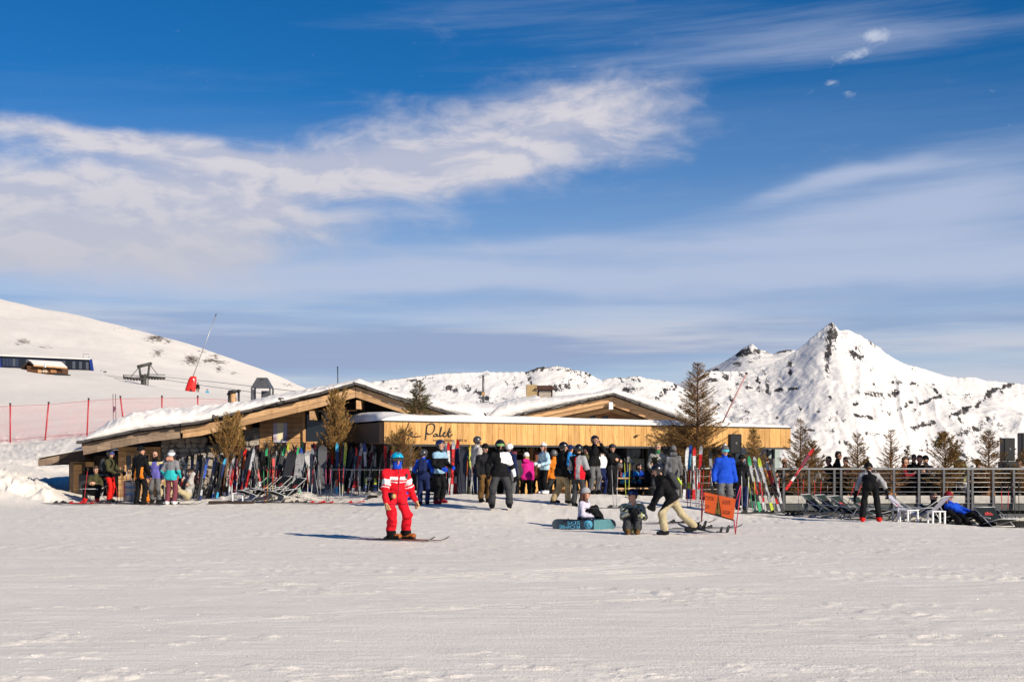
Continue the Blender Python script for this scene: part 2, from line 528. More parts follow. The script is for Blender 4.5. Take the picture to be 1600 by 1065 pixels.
# ------------------------------------------------------------------ ground: one sheet from the foreground to the top of the near hill
G_PX = [-2400, -700, -250, 0, 60, 110, 160, 300, 400, 480, 600, 700, 800, 900, 1000, 1100, 1200, 1300, 1400, 1500, 1600, 1800, 2300, 4000]
G_D = [3, 20, 27, 31, 34, 38, 42, 44, 46, 49, 54, 62, 80, 120, 180, 236, 262, 300, 330, 450, 560, 700, 900]
def ground_table():
    T = np.zeros((len(G_D), len(G_PX)))
    def row(d, pts, img=False):
        xs, ys = zip(*pts)
        vals = np.interp(G_PX, xs, ys)
        if img: vals = EYE + (HOR - vals) / F * d
        T[G_D.index(d)] = vals
    row(3, [(-2400, 0), (4000, 0)])
    row(20, [(-2400, 0), (600, 0), (1600, -.03), (4000, -.1)])
    row(27, [(-2400, -.04), (600, -.07), (1000, -.10), (1600, -.10), (4000, -.3)])
    row(31, [(-2400, -.03), (600, -.06), (900, -.13), (1100, -.15), (1400, -.10), (1600, -.14), (4000, -.4)])
    row(34, [(-2400, -.03), (500, -.05), (700, -.08), (913, -.22), (1100, -.12), (1300, -.08), (1400, -.08), (1600, -.22), (4000, -.6)])
    row(38, [(-2400, -.03), (500, -.04), (640, .02), (780, .10), (1000, .10), (1120, .06), (1200, -.08), (1300, -.16), (1400, -.26), (1500, -.42), (1600, -.50), (4000, -.9)])
    row(42, [(-2400, -.03), (300, -.03), (500, -.0), (620, .15), (700, .33), (930, .38), (1000, .32), (1100, .16), (1200, -.14), (1300, -.36), (1400, -.55), (1500, -.68), (1600, -.8), (4000, -1.2)])
    row(44, [(-2400, -.02), (-250, .35), (0, .30), (60, .12), (100, -.02), (300, -.02), (480, .04), (600, .25), (700, .30), (800, .05), (930, .1), (1000, .05), (1100, -.1), (1200, -.3), (1400, -.7), (1600, -.9), (4000, -1.4)])
    row(46, [(-2400, .6), (-250, 1.2), (0, .92), (50, .60), (90, .12), (160, -.02), (300, .05), (350, .35), (480, .40), (600, .42), (680, .3), (760, -.08), (1000, -.1), (1200, -.5), (1600, -1), (4000, -1.5)])
    row(49, [(-2400, .8), (-250, 1.3), (0, .80), (60, .46), (100, .22), (160, .08), (300, .1), (480, .2), (600, .2), (760, -.1), (1000, -.12), (1200, -.8), (1600, -1.3), (4000, -2)])
    row(54, [(-2400, 1), (-250, 1.3), (0, 1.0), (100, .62), (160, .4), (300, .2), (480, .1), (760, -.1), (1000, -.2), (1200, -1.2), (1600, -2), (4000, -3)])
    row(62, [(-2400, 1.6), (-250, 1.6), (0, 1.35), (100, 1.22), (160, 1.0), (300, .6), (480, .2), (760, -.3), (1000, -.6), (1200, -2), (1600, -3), (4000, -5)])
    row(80, [(-2400, 686), (0, 689), (100, 685), (200, 682), (300, 682), (480, 690), (700, 712), (1000, 740), (1200, 800), (1600, 830), (4000, 830)], True)
    row(120, [(-2400, 640), (-250, 645), (0, 652), (200, 655), (300, 655), (480, 668), (700, 700), (1000, 760), (1600, 850), (4000, 850)], True)
    row(180, [(-2400, 590), (-250, 600), (0, 608), (200, 625), (330, 634), (480, 650), (700, 695), (1000, 780), (1600, 860), (4000, 860)], True)
    row(236, [(-2400, 540), (-250, 566), (0, 577), (150, 592), (300, 613), (400, 622), (480, 640), (700, 690), (1000, 800), (1600, 860), (4000, 860)], True)
    row(262, [(-2400, 560), (-250, 580), (0, 586), (150, 598), (300, 620), (400, 627), (480, 642), (700, 690), (1000, 800), (1600, 860), (4000, 860)], True)
    row(300, [(-2400, 540), (-250, 570), (0, 583), (150, 588), (300, 616), (400, 626), (480, 640), (700, 690), (1000, 800), (1600, 860), (4000, 860)], True)
    row(330, [(-2400, 530), (-250, 560), (0, 573), (150, 580), (300, 606), (400, 622), (480, 638), (700, 690), (1000, 800), (1600, 860), (4000, 860)], True)
    row(450, [(-2400, 470), (-250, 500), (0, 527), (150, 548), (300, 584), (400, 610), (480, 632), (700, 690), (1000, 800), (1600, 860), (4000, 860)], True)
    row(560, [(-2400, 410), (-250, 450), (0, 494), (100, 512), (200, 530), (300, 562), (400, 594), (465, 618), (560, 645), (700, 690), (1000, 800), (1600, 860), (4000, 860)], True)
    row(700, [(-2400, 300), (-250, 420), (-80, 448), (0, 470), (50, 483), (100, 491), (140, 503), (180, 511), (210, 514), (250, 526), (300, 543), (350, 556), (400, 574), (440, 592), (480, 609), (560, 640), (700, 690), (1000, 800), (1600, 860), (4000, 860)], True)
    row(900, [(-2400, 340), (-250, 460), (0, 520), (300, 590), (480, 640), (700, 700), (1000, 800), (1600, 860), (4000, 860)], True)
    return T
G_T = ground_table()
TRACKS = []
for k in range(44):
    r_ = random.Random(100 + k)
    x0 = r_.uniform(-12, 13); y0 = r_.uniform(15, 37); a = r_.uniform(-0.55, 0.55)
    TRACKS.append((x0, y0, a, r_.uniform(-0.05, 0.05), r_.uniform(1.5, 7), r_.uniform(0.028, 0.05)))

def ground_z(x, y, detail=False):
    x = np.atleast_1d(np.asarray(x, float)).ravel(); y = np.atleast_1d(np.asarray(y, float)).ravel()
    px = 800 + x / np.maximum(y, 2.5) * F
    rows = hermite(np.log(G_D), G_T, np.log(np.maximum(y, 3)))       # n x cols
    # across the columns
    xs = np.asarray(G_PX, float)
    pxc = np.clip(px, xs[0], xs[-1])
    i = np.clip(np.searchsorted(xs, pxc, side='right') - 1, 0, len(xs) - 2)
    t = (pxc - xs[i]) / (xs[i + 1] - xs[i])
    n = len(px); ar = np.arange(n)
    def at(k): return rows[ar, np.clip(k, 0, len(xs) - 1)]
    def xk(k): return xs[np.clip(k, 0, len(xs) - 1)]
    s1 = (at(i + 1) - at(i)) / (xk(i + 1) - xk(i))
    s0 = np.where(i > 0, (at(i) - at(i - 1)) / np.maximum(xk(i) - xk(i - 1), 1), s1)
    s2 = np.where(i < len(xs) - 2, (at(i + 2) - at(i + 1)) / np.maximum(xk(i + 2) - xk(i + 1), 1), s1)
    def hmean(a, b):
        ok = a * b > 0
        return np.where(ok, 2 * a * b / np.where(ok, a + b, 1), 0)
    m0 = hmean(s0, s1); m1 = hmean(s1, s2); h = xk(i + 1) - xk(i)
    t2 = t * t; t3 = t2 * t
    z = (2 * t3 - 3 * t2 + 1) * at(i) + (t3 - 2 * t2 + t) * h * m0 + (-2 * t3 + 3 * t2) * at(i + 1) + (t3 - t2) * h * m1
    if detail:
        near = 1 - smooth01(y, 60, 110)
        flat = near * (1 - 0.75 * smooth01(y, 43, 45) * (px > 90))
        z = z + flat * 0.016 * fbm(x / 2.6, y / 1.8, 4, 3)
        # combed ridges and chopped crust left by the piste machine and skis
        z = z + flat * 0.014 * fbm(x / 0.75, y / 0.32, 4, 31) * (0.4 + 0.6 * smooth01(vnoise(x / 4, y / 2.0, 8), -0.3, 0.5))
        z = z + flat * 0.020 * np.maximum(fbm(x / 0.22, y / 0.13, 3, 5) - 0.05, 0) * smooth01(fbm(x / 2.2, y / 0.9, 3, 77), -0.15, 0.35) * 1.6
        for (x0, y0, a, cv, L, dep) in TRACKS:
            k = np.where((np.abs(x - x0) < L + 1) & (np.abs(y - y0) < L * .9 + 1.5))[0]
            if len(k) == 0: continue
            u = (x[k] - x0) * math.cos(a) + (y[k] - y0) * math.sin(a)
            w = -(x[k] - x0) * math.sin(a) + (y[k] - y0) * math.cos(a) - cv * u * u
            env = np.clip(1 - (u / L) ** 2, 0, 1) * (.5 + .5 * vnoise(u / .8, u * 0 + L, 7))
            for off in (0, 0.26):
                z[k] += env * (.014 * np.exp(-((w - off - dep * 2.0) / dep) ** 2) - .022 * np.exp(-((w - off) / dep) ** 2))
        # trampled snow in front of the hut
        tram = smooth01(y, 33, 37) * (1 - smooth01(y, 47, 50)) * near
        z = z + tram * 0.035 * (ridged(x / 0.55, y / 0.42, 3, 91) - 0.55)
        # ploughed bank on the left: lumps
        bank = (1 - smooth01(px, 70, 105)) * smooth01(y, 43.0, 45.2) * (1 - smooth01(y, 49, 55))
        z = z + bank * (0.20 * fbm(x / 0.9, y / 0.9, 4, 41) + 0.34 * (ridged(x / 0.42, y / 0.42, 4, 43) - .35))
        bank2 = (1 - smooth01(px, 130, 200)) * smooth01(y, 52, 58) * (1 - smooth01(y, 78, 95))
        z = z + bank2 * (0.18 * fbm(x / 1.8, y / 2.4, 4, 45) + 0.24 * (ridged(x / 0.8, y / 1.1, 4, 47) - .4))
        berm = smooth01(px, 318, 345) * (1 - smooth01(px, 600, 660)) * smooth01(y, 44.6, 45.4) * (1 - smooth01(y, 47, 48.5))
        z = z + berm * (0.10 * fbm(x / 0.5, y / 0.5, 4, 51) + 0.14 * ridged(x / 0.45, y / 0.5, 3, 53) - 0.06)
        far = smooth01(y, 70, 130)
        z = z + far * (0.25 * fbm(x / 9, y / 16, 4, 61) + 0.9 * fbm(x / 60, y / 90, 3, 63) * smooth01(y, 200, 420) + 0.65 * fbm((x + y * .4) / 16, y / 34, 4, 64) * smooth01(y, 250, 400))
    return z

def gz(x, y):
    return float(ground_z([x], [y], True)[0])

def ground_dist(px, py):
    """how far away the snow is that shows at a photo pixel"""
    ds = np.arange(18, 50, .04); z = ground_z((px - 800) / F * ds, ds, True); q = HOR - (z - EYE) * F / ds
    return float(ds[np.argmax(q <= py)])

def build_ground():
    cols = np.concatenate([np.linspace(-2400, -60, 60, endpoint=False), np.linspace(-60, 1660, 760, endpoint=False), np.linspace(1660, 4000, 60)])
    ys = [3, 5, 7, 8.5]
    v = 1090.0
    ds = []
    # rows spaced evenly as seen in the picture, on flat ground
    while v > 785:
        ds.append(EYE * F / (v - HOR)); v -= 0.85
    d = ds[-1]
    while d < 60: d *= 1.0042; ds.append(d)
    while d < 250: d *= 1.014; ds.append(d)
    while d < 880: d *= 1.010; ds.append(d)
    ys = np.array([y for y in ys if y < ds[0] - .3] + ds)
    PXg, Yg = np.meshgrid(cols, ys)
    Xg = (PXg - 800) / F * Yg
    Z = ground_z(Xg.ravel(), Yg.ravel(), True)
    verts = np.stack([Xg.ravel(), Yg.ravel(), Z], -1)
    me = mesh_np('snow_ground', verts, grid_quads(len(ys), len(cols)))
    # bare earth and stones showing through the far hill
    px = PXg.ravel(); y = Yg.ravel()
    py = HOR - (Z - EYE) * F / y
    m = np.zeros(len(px))
    for (cx, cy, rx, ry, k) in [(35, 533, 14, 6, .7), (60, 545, 22, 6, .8), (75, 548, 12, 4, .6), (246, 528, 17, 6, 1.), (262, 534, 8, 4, .8), (233, 531, 6, 2.5, .7), (247, 551, 12, 8, .75), (300, 562, 13, 9, 1.),
                            (330, 563, 16, 5, 1.), (345, 566, 10, 4, .9), (336, 556, 9, 4, .8), (342, 577, 6, 7, .8), (315, 549, 7, 3, .6), (182, 512, 12, 2.5, .55), (205, 514, 9, 2, .5), (366, 582, 6, 3, .8), (452, 601, 14, 3, .6)]:
        m = np.maximum(m, k * np.exp(-(((px - cx) / rx) ** 2 + ((py - cy) / ry) ** 2)) * (y > 420))
    at = me.attributes.new('bare', 'FLOAT', 'POINT'); at.data.foreach_set('value', m.astype(np.float32))
    mt, n, b = new_mat('piste_snow')
    geo = n.new('ShaderNodeNewGeometry'); s = n.sep(geo.outputs['Position'])
    p = geo.outputs['Position']
    col0 = (0.875, 0.808, 0.722)
    h1 = n.noise(p, 7.0, 6, 0.65); h2 = n.noise(p, 55.0, 3, 0.6)
    sp = n.vec(n.mul(s[0], 0.42), n.mul(s[1], 2.3), 0.0)
    st = n.noise(sp, 1.0, 6, 0.62, 0.4)
    st2 = n.noise(n.vec(n.mul(s[0], 1.5), n.mul(s[1], 7.0), 0.0), 1.0, 6, 0.6, 0.3)
    h3 = n.noise(p, 24.0, 4, 0.7)
    h = n.add(n.add(n.mul(h1, 0.22), n.mul(h2, 0.40)), n.add(n.add(n.mul(st, 0.5), n.mul(st2, 0.9)), n.mul(h3, 0.42)))
    c = n.mix(n.ramp(st, 0.42, 0.72), tuple(v * 0.94 for v in col0), tuple(min(1, v * 1.045) for v in col0))
    c = n.mix(n.mul(n.ramp(st2, 0.54, 0.70), 0.75), c, (0.93, 0.88, 0.80))
    grit = n.mul(n.ramp(n.noise(n.vec(n.mul(s[0], 1.0), n.mul(s[1], 2.2), s[2]), 24.0, 4, 0.72), 0.66, 0.75), n.ramp(n.noise(p, 0.7, 4, 0.6), 0.40, 0.66))
    c = n.mix(n.mul(grit, 0.30), c, (0.42, 0.40, 0.39))
    c = n.mix(n.mul(n.ramp(h3, 0.60, 0.70), 0.55), c, (0.93, 0.88, 0.80))
    c = n.mix(n.mul(n.ramp(h3, 0.40, 0.30), 0.30), c, (0.66, 0.615, 0.56))
    at = n.new('ShaderNodeAttribute', attribute_name='bare')
    br = n.noise(n.vec(s[0], n.mul(s[1], .35), n.mul(s[2], 1.6)), 0.62, 4, 0.6)
    bm_ = n.ramp(n.add(at.outputs['Fac'], n.mul(n.sub(br, 0.5), 3.6)), 0.62, 0.72)
    bm_ = n.mul(bm_, n.ramp(at.outputs['Fac'], 0.05, 0.15))
    earth = n.mix(n.ramp(n.noise(p, 0.5, 4, 0.6), 0.35, 0.65), (0.055, 0.035, 0.022), (0.15, 0.10, 0.055))
    c = n.mix(bm_, c, earth)
    n.t.links.new(c, b.inputs['Base Color'])
    b.inputs['Roughness'].default_value = 0.7
    b.inputs['Specular IOR Level'].default_value = 0.3
    bn = n.new('ShaderNodeBump'); bn.inputs['Strength'].default_value = 0.55; bn.inputs['Distance'].default_value = 0.042
    n.t.links.new(h, bn.inputs['Height']); n.t.links.new(bn.outputs[0], b.inputs['Normal'])
    o = link('snow_ground', me, mt)
    tag(o, kind='structure')
    # the same snow goes on behind the camera
    v = [(-90, -90, -.03), (90, -90, -.03), (90, 3.2, -.03), (-90, 3.2, -.03)]
    o2 = link('snow_field', mesh_np('snow_field', v, [[0, 1, 2, 3]]), mt)
    tag(o2, kind='structure')
build_ground()

# ------------------------------------------------------------------ mountains
def mountain(name, sil, D_ridge, D_front, z_base, ncol, nrow, rocks, seed, spur=0.16, back=0.35, rockbias=0.0, wander=0.05, steep=1.0, bulge=None):
    sx, sy = zip(*sil)
    cols = np.linspace(sx[0], sx[-1], ncol)
    ridge_py = np.interp(cols, sx, sy)
    tt = np.linspace(0, 1, nrow)
    tb = np.linspace(-back, 0, max(10, nrow // 6), endpoint=False)
    t = np.concatenate([tb, tt])
    PXg, Tg = np.meshgrid(cols, t)
    Dr = D_ridge * (1 + wander * fbm(cols / 90.0, cols * 0, 4, seed + 3))
    Dg = Dr[None, :] + (D_front - Dr[None, :]) * Tg
    Xg = (PXg - 800) / F * Dg
    zr = EYE + (HOR - ridge_py) / F * Dr
    # the crest's crags fade out down the face
    zr = zr + 0.005 * (zr - z_base) * (fbm(cols / 5.0, cols * 0 + 3, 3, seed + 2))
    def blur(a, sig):
        sp_ = (cols[1] - cols[0]); k = int(3 * sig / sp_) + 1
        w = np.exp(-0.5 * (np.arange(-k, k + 1) * sp_ / sig) ** 2); w /= w.sum()
        return np.convolve(np.pad(a, k, mode='edge'), w, mode='valid')
    levels = [(0.0, zr), (0.04, blur(zr, 6)), (0.12, blur(zr, 20)), (0.30, blur(zr, 50)), (0.6, blur(zr, 90)), (1.0, blur(zr, 130))]
    front = np.clip(Tg, 0, 1)
    prof = (1 - front) ** steep
    zc = np.zeros_like(Tg)
    for (ta, za), (tb_, zb_) in zip(levels[:-1], levels[1:]):
        q = np.clip((front - ta) / (tb_ - ta), 0, 1)
        sel = (front >= ta) & (front <= tb_)
        zc = np.where(sel, za[None, :] * (1 - q) + zb_[None, :] * q, zc)
    Z = z_base + (zc - z_base) * prof
    backm = np.clip(-Tg / back, 0, 1)
    Z = Z - (zr[None, :] - z_base) * 0.9 * backm ** 1.1
    H = (zr - z_base).mean()
    warpx = 220 * fbm(Xg / 700, Dg / 700, 3, seed + 9)
    env = np.sin(np.pi * np.clip(front, 0, 1) ** 0.75) ** 0.8
    sp = ridged((Xg + warpx) / 620.0, (Dg + warpx) / 1500.0, 5, seed) - 0.55
    sp2 = fbm((Xg + warpx * .5) / 170.0, Dg / 330.0, 5, seed + 5)
    Z = Z + env * H * spur * (sp * 1.5 + sp2 * 0.55)
    Z = Z + (0.25 + 0.75 * env) * H * 0.012 * fbm(Xg / 45, Dg / 45, 4, seed + 21)
    px = PXg; py = HOR - (Z - EYE) * F / Dg
    m = np.zeros_like(Z)
    for rk in rocks:
        (x0, y0, x1, y1, w, k) = rk
        dx, dy = x1 - x0, y1 - y0; L2 = dx * dx + dy * dy + 1e-6
        q = np.clip(((px - x0) * dx + (py - y0) * dy) / L2, 0, 1)
        dist = np.hypot(px - x0 - q * dx, py - y0 - q * dy)
        m = np.maximum(m, k * np.exp(-(dist / (w * 1.5)) ** 2))
    m = np.where(Tg < -0.02, 0.2, m)
    # outcrops stand proud and broken
    crag = ridged(Xg / 34, Z / 26 + Dg / 60, 4, seed + 71)
    Z = Z + np.clip(m, 0, 1) * (crag - 0.5) * H * 0.035 * (Tg > 0.004)
    verts = np.stack([Xg.ravel(), Dg.ravel(), Z.ravel()], -1)
    me = mesh_np(name, verts, grid_quads(len(t), ncol))
    at = me.attributes.new('bare', 'FLOAT', 'POINT'); at.data.foreach_set('value', m.ravel().astype(np.float32))
    mt, n, b = new_mat(name + '_surface')
    geo = n.new('ShaderNodeNewGeometry'); p = geo.outputs['Position']; s = n.sep(p)
    sc_ = 3000.0 / D_ridge
    at = n.new('ShaderNodeAttribute', attribute_name='bare')
    r1 = n.noise(n.vec(n.mul(s[0], 1.35), n.mul(s[1], 0.35), n.mul(s[2], 0.8)), 0.085 * sc_, 6, 0.66, 0.4)
    r2 = n.noise(n.vec(s[0], n.mul(s[1], 0.5), n.mul(s[2], 1.3)), 0.30 * sc_, 4, 0.7, 0.3)
    rr = n.add(n.mul(n.sub(r1, 0.5), 2.6), n.mul(n.sub(r2, 0.5), 1.2))
    band = n.mul(n.ramp(n.noise(n.vec(n.mul(n.add(s[0], n.mul(s[2], 1.2)), .30), n.mul(s[1], .12), n.mul(n.sub(s[2], n.mul(s[0], .18)), 1.9)), 0.03 * sc_, 5, .6, .3), .56, .66), n.ramp(n.noise(p, .0035 * sc_, 3, .5), .47, .60))
    mask = n.ramp(n.add(n.add(n.add(at.outputs['Fac'], rockbias), n.mul(band, .50)), rr), 0.66, 0.80)
    rock = n.mix(n.ramp(n.noise(p, 0.06 * sc_, 5, 0.65), 0.3, 0.7), (0.045, 0.043, 0.050), (0.13, 0.115, 0.105))
    snow = n.mix(n.ramp(n.noise(p, 0.006 * sc_, 5, 0.6), 0.3, 0.7), (0.78, 0.74, 0.70), (0.83, 0.79, 0.75))
    n.t.links.new(n.mix(mask, snow, rock), b.inputs['Base Color'])
    b.inputs['Roughness'].default_value = 0.8
    b.inputs['Specular IOR Level'].default_value = 0.15
    bn = n.new('ShaderNodeBump'); bn.inputs['Strength'].default_value = 0.7; bn.inputs['Distance'].default_value = 16.0
    hh = n.add(n.mul(n.noise(p, 0.03 * sc_, 6, 0.6), 0.5), n.mul(n.mul(mask, r2), 1.1))
    n.t.links.new(hh, bn.inputs['Height']); n.t.links.new(bn.outputs[0], b.inputs['Normal'])
    o = link(name, me, mt)
    tag(o, kind='structure')
    return o

peak_sil = [(980, 640), (1010, 622), (1050, 604), (1085, 588), (1105, 579), (1130, 580), (1161, 580), (1195, 571), (1221, 561), (1247, 546), (1258, 537), (1270, 526), (1281, 517), (1292, 508), (1298, 504), (1304, 506), (1311, 516), (1326, 515),
            (1336, 520), (1345, 524), (1367, 538), (1390, 556), (1416, 569), (1450, 578), (1470, 585), (1484, 589), (1500, 589.5), (1521, 589), (1540, 594), (1570, 597), (1600, 600), (1680, 612), (1800, 640), (1950, 660), (2200, 690)]
peak_rocks = [(1301, 508, 1302, 523, 6, 1.0), (1301, 523, 1296, 545, 7, .95), (1296, 545, 1292, 560, 5, .95), (1292, 564, 1294, 586, 4, .7), (1280, 532, 1284, 526, 3, .5), (1336, 534, 1339, 545, 5, .6), (1332, 552, 1342, 557, 6, .9), (1345, 535, 1342, 556, 5, .5),
              (1325, 518, 1335, 524, 5, .4), (1358, 533, 1369, 541, 4, .8), (1350, 560, 1368, 584, 5, .45), (1234, 565, 1235, 582, 3.5, .85), (1216, 584, 1219, 598, 3, .7), (1194, 580, 1202, 616, 3.5, .75), (1181, 582, 1186, 610, 4, .65),
              (1155, 582, 1166, 600, 4, .6), (1130, 583, 1150, 600, 5, .55), (1105, 582, 1118, 596, 5, .6), (1130, 604, 1140, 607, 3, .6), (1168, 605, 1200, 611, 4, .7), (1210, 610, 1245, 605, 3, .8), (1140, 620, 1146, 626, 3, .8), (1122, 631, 1142, 630, 3, .6), (1150, 634, 1170, 645, 4, .65), (1140, 650, 1180, 655, 5, .5),
              (1195, 645, 1200, 645, 4, .6), (1215, 653, 1217, 654, 2.5, .8), (1230, 632, 1231, 636, 3, .6), (1246, 632, 1250, 640, 3, .6), (1262, 598, 1268, 600, 4, .45), (1296, 620, 1297, 624, 3, .7), (1276, 638, 1278, 642, 3, .7), (1334, 630, 1339, 629, 3, .95), (1340, 612, 1342, 614, 3, .7), (1331, 603, 1333, 605, 3, .7),
              (1335, 648, 1362, 652, 2.5, 1.0), (1298, 654, 1304, 656, 4, .7), (1308, 646, 1318, 656, 4, .7), (1355, 615, 1375, 618, 5, .75), (1365, 600, 1368, 606, 4, .7), (1375, 630, 1385, 620, 5, .6), (1392, 616, 1400, 612, 5, .9), (1405, 640, 1422, 628, 3.5, .85), (1380, 640, 1390, 645, 4, .6), (1392, 596, 1408, 598, 3, .8), (1425, 598, 1432, 601, 4, .7), (1390, 585, 1405, 590, 3, .45), (1420, 570, 1432, 582, 2.5, .45), (1445, 598, 1470, 600, 4, .45),
              (1438, 632, 1470, 617, 2, 1.05), (1461, 608, 1464, 613, 2.5, .9), (1428, 640, 1430, 641, 3, .8), (1437, 646, 1438, 648, 2.5, .8), (1480, 620, 1485, 632, 3, .55), (1505, 622, 1513, 620, 4, .55), (1545, 612, 1580, 600, 3, 1.0), (1538, 622, 1545, 616, 4, .95), (1560, 614, 1566, 612, 3, .7), (1526, 634, 1530, 628, 3, .95), (1510, 638, 1516, 634, 3, .9), (1486, 648, 1508, 640, 4, .9), (1420, 668, 1430, 666, 3, .6), (1432, 664, 1458, 660, 4, .8), (1500, 656, 1504, 660, 4, .7),
              (1500, 674, 1530, 670, 6, .75), (1530, 662, 1545, 655, 5, .7), (1550, 655, 1562, 668, 6, .6), (1466, 690, 1476, 676, 5, .9), (1498, 695, 1525, 690, 9, .55), (1450, 690, 1440, 700, 5, .5), (1500, 705, 1520, 715, 8, .5), (1350, 676, 1370, 678, 3, .6), (1288, 672, 1300, 674, 3, .6), (1258, 672, 1270, 671, 2.5, .9), (1300, 690, 1330, 694, 4, .5), (1262, 690, 1275, 700, 4, .5), (1400, 676, 1410, 680, 5, .4), (1570, 690, 1590, 700, 8, .3), (1385, 700, 1395, 720, 6, .5)]
mountain('rocky_peak', peak_sil, 4000, 3080, -190, 760, 330, peak_rocks, 5, spur=0.115, back=0.30, wander=0.0, steep=1.0)
second_sil = [(960, 660), (1040, 615), (1085, 594), (1101, 580), (1124, 569), (1138, 561), (1150, 553), (1157, 547), (1165, 542), (1171, 539), (1176, 537), (1181, 542), (1187, 546), (1195, 547), (1202, 551), (1208, 553), (1217, 549), (1226, 547), (1236, 546), (1260, 552), (1320, 580), (1400, 640)]
second_rocks = [(1152, 554, 1185, 548, 4, 1.0), (1158, 549, 1168, 546, 4, 1.0), (1168, 562, 1176, 566, 4, .6), (1178, 560, 1190, 557, 4, .6), (1190, 549, 1206, 553, 3, .6), (1215, 550, 1236, 547, 2.5, .8), (1148, 569, 1155, 568, 3, .7), (1101, 582, 1120, 575, 2.5, .6), (1128, 568, 1150, 556, 2, .5)]
mountain('distant_peak', second_sil, 5600, 4300, 60, 320, 140, second_rocks, 23, spur=0.06, back=0.30, wander=0.0, steep=1.0)
mid_sil = [(380, 650), (470, 618), (540, 602), (590, 595), (620, 592), (644, 589), (675, 585), (708, 582), (762, 581), (800, 581), (823, 580), (832, 577), (840, 574), (850, 573), (858, 574), (870, 571), (878, 573), (888, 574), (897, 578), (910, 579), (921, 583), (930, 589), (941, 594), (952, 591), (965, 589),
           (975, 591), (985, 588), (999, 588), (1010, 591), (1032, 593), (1050, 597), (1070, 608), (1100, 626), (1140, 656), (1180, 690), (1230, 760)]
mid_rocks = [(823, 582, 850, 574, 4, .7), (826, 583, 828, 597, 4, .7), (850, 575, 890, 577, 3, .7), (895, 580, 925, 588, 5, .65), (885, 598, 895, 594, 5, .6), (905, 602, 920, 594, 4, .6), (700, 606, 712, 612, 5, .65), (728, 606, 752, 616, 5, .6), (745, 612, 760, 620, 4, .6), (795, 600, 815, 600, 5, .45), (660, 592, 680, 595, 5, .45), (640, 593, 655, 596, 3, .4), (780, 588, 800, 592, 5, .35), (805, 606, 812, 603, 4, .6), (860, 600, 870, 605, 5, .5), (880, 592, 882, 590, 3, .5),
             (965, 592, 985, 602, 5, .6), (985, 590, 1000, 592, 5, .65), (975, 606, 980, 608, 3, .6), (1030, 595, 1070, 593, 2, .7), (1040, 610, 1055, 602, 5, .8), (1028, 622, 1040, 612, 5, .7), (1060, 600, 1080, 600, 4, .4), (935, 594, 950, 594, 3, .5), (590, 596, 600, 595, 4, .6), (600, 606, 640, 610, 6, .3)]
mountain('snow_range', mid_sil, 3000, 2450, -70, 620, 190, mid_rocks, 41, spur=0.14, back=0.25, wander=0.0, steep=1.0)
# valley floor far below, out to the horizon
vb = MB(); vb.quad((-9000, 860, -230), (9000, 860, -230), (14000, 14000, -230), (-14000, 14000, -230))
tag(vb.build('valley', snow_mat('valley_snow', (0.8, 0.77, 0.74), 0.02)), kind='structure')
# ------------------------------------------------------------------ building materials
M_FASCIA = wood('larch_cladding', (0.78, 0.46, 0.175), (0.56, 0.29, 0.09), 'z')
M_TIMBER = wood('sawn_timber', (0.66, 0.42, 0.22), (0.46, 0.26, 0.125), 'x')
M_LOG = wood('log_boards', (0.66, 0.40, 0.19), (0.46, 0.24, 0.10), 'x', knots=False)
M_GABLE = wood('gable_boards', (0.46, 0.22, 0.10), (0.30, 0.13, 0.06), 'x', knots=False)
M_WEATHER = wood('weathered_boards', (0.36, 0.26, 0.175), (0.20, 0.14, 0.10), 'x', knots=False)
M_SHADEWOOD = wood('shaded_brown_cladding', (0.23, 0.14, 0.085), (0.15, 0.085, 0.05), 'z', knots=False)  # weathered brown, with the shade of the pavilion's side put into the colour
M_DARKWOOD = wood('dark_boards', (0.055, 0.038, 0.028), (0.03, 0.02, 0.016), 'x', knots=False)
M_GREYPLANK = wood('grey_planks', (0.34, 0.30, 0.26), (0.20, 0.175, 0.15), 'z', knots=False)
M_SLATE = paint('slate', (0.075, 0.065, 0.06), 0.8, 0.35, 6, bump=0.5)
M_BLACK = paint('black_metal', (0.018, 0.018, 0.02), 0.5, 0.15)
M_GREYMETAL = paint('grey_metal', (0.12, 0.12, 0.125), 0.45, 0.12, metal=0.4)
M_STEEL = paint('galvanised_steel', (0.36, 0.36, 0.35), 0.42, 0.12, metal=0.6)
M_CONC = paint('concrete', (0.42, 0.40, 0.36), 0.85, 0.14, 3, bump=0.3)
M_ROOFSNOW = snow_mat('roof_snow', (0.86, 0.815, 0.765), 1.0, 0.6)
M_WHITE = paint('white_plastic', (0.78, 0.78, 0.78), 0.45, 0.04)

def stone_material():
    m, n, b = new_mat('field_stone')
    geo = n.new('ShaderNodeNewGeometry'); oi = n.new('ShaderNodeObjectInfo')
    f = n.noise(geo.outputs['Position'], 14.0, 6, 0.65)
    c = n.mix(oi.outputs['Random'], (0.30, 0.25, 0.20), (0.50, 0.44, 0.36))
    c = n.mix(n.ramp(f, 0.35, 0.7), c, (0.24, 0.21, 0.18))
    n.t.links.new(c, b.inputs['Base Color']); b.inputs['Roughness'].default_value = 0.9
    bn = n.new('ShaderNodeBump'); bn.inputs['Strength'].default_value = 0.7; bn.inputs['Distance'].default_value = 0.02
    n.t.links.new(f, bn.inputs['Height']); n.t.links.new(bn.outputs[0], b.inputs['Normal'])
    return m
M_STONE = stone_material()
M_MORTAR = paint('mortar', (0.22, 0.20, 0.17), 0.95, 0.2, 9)

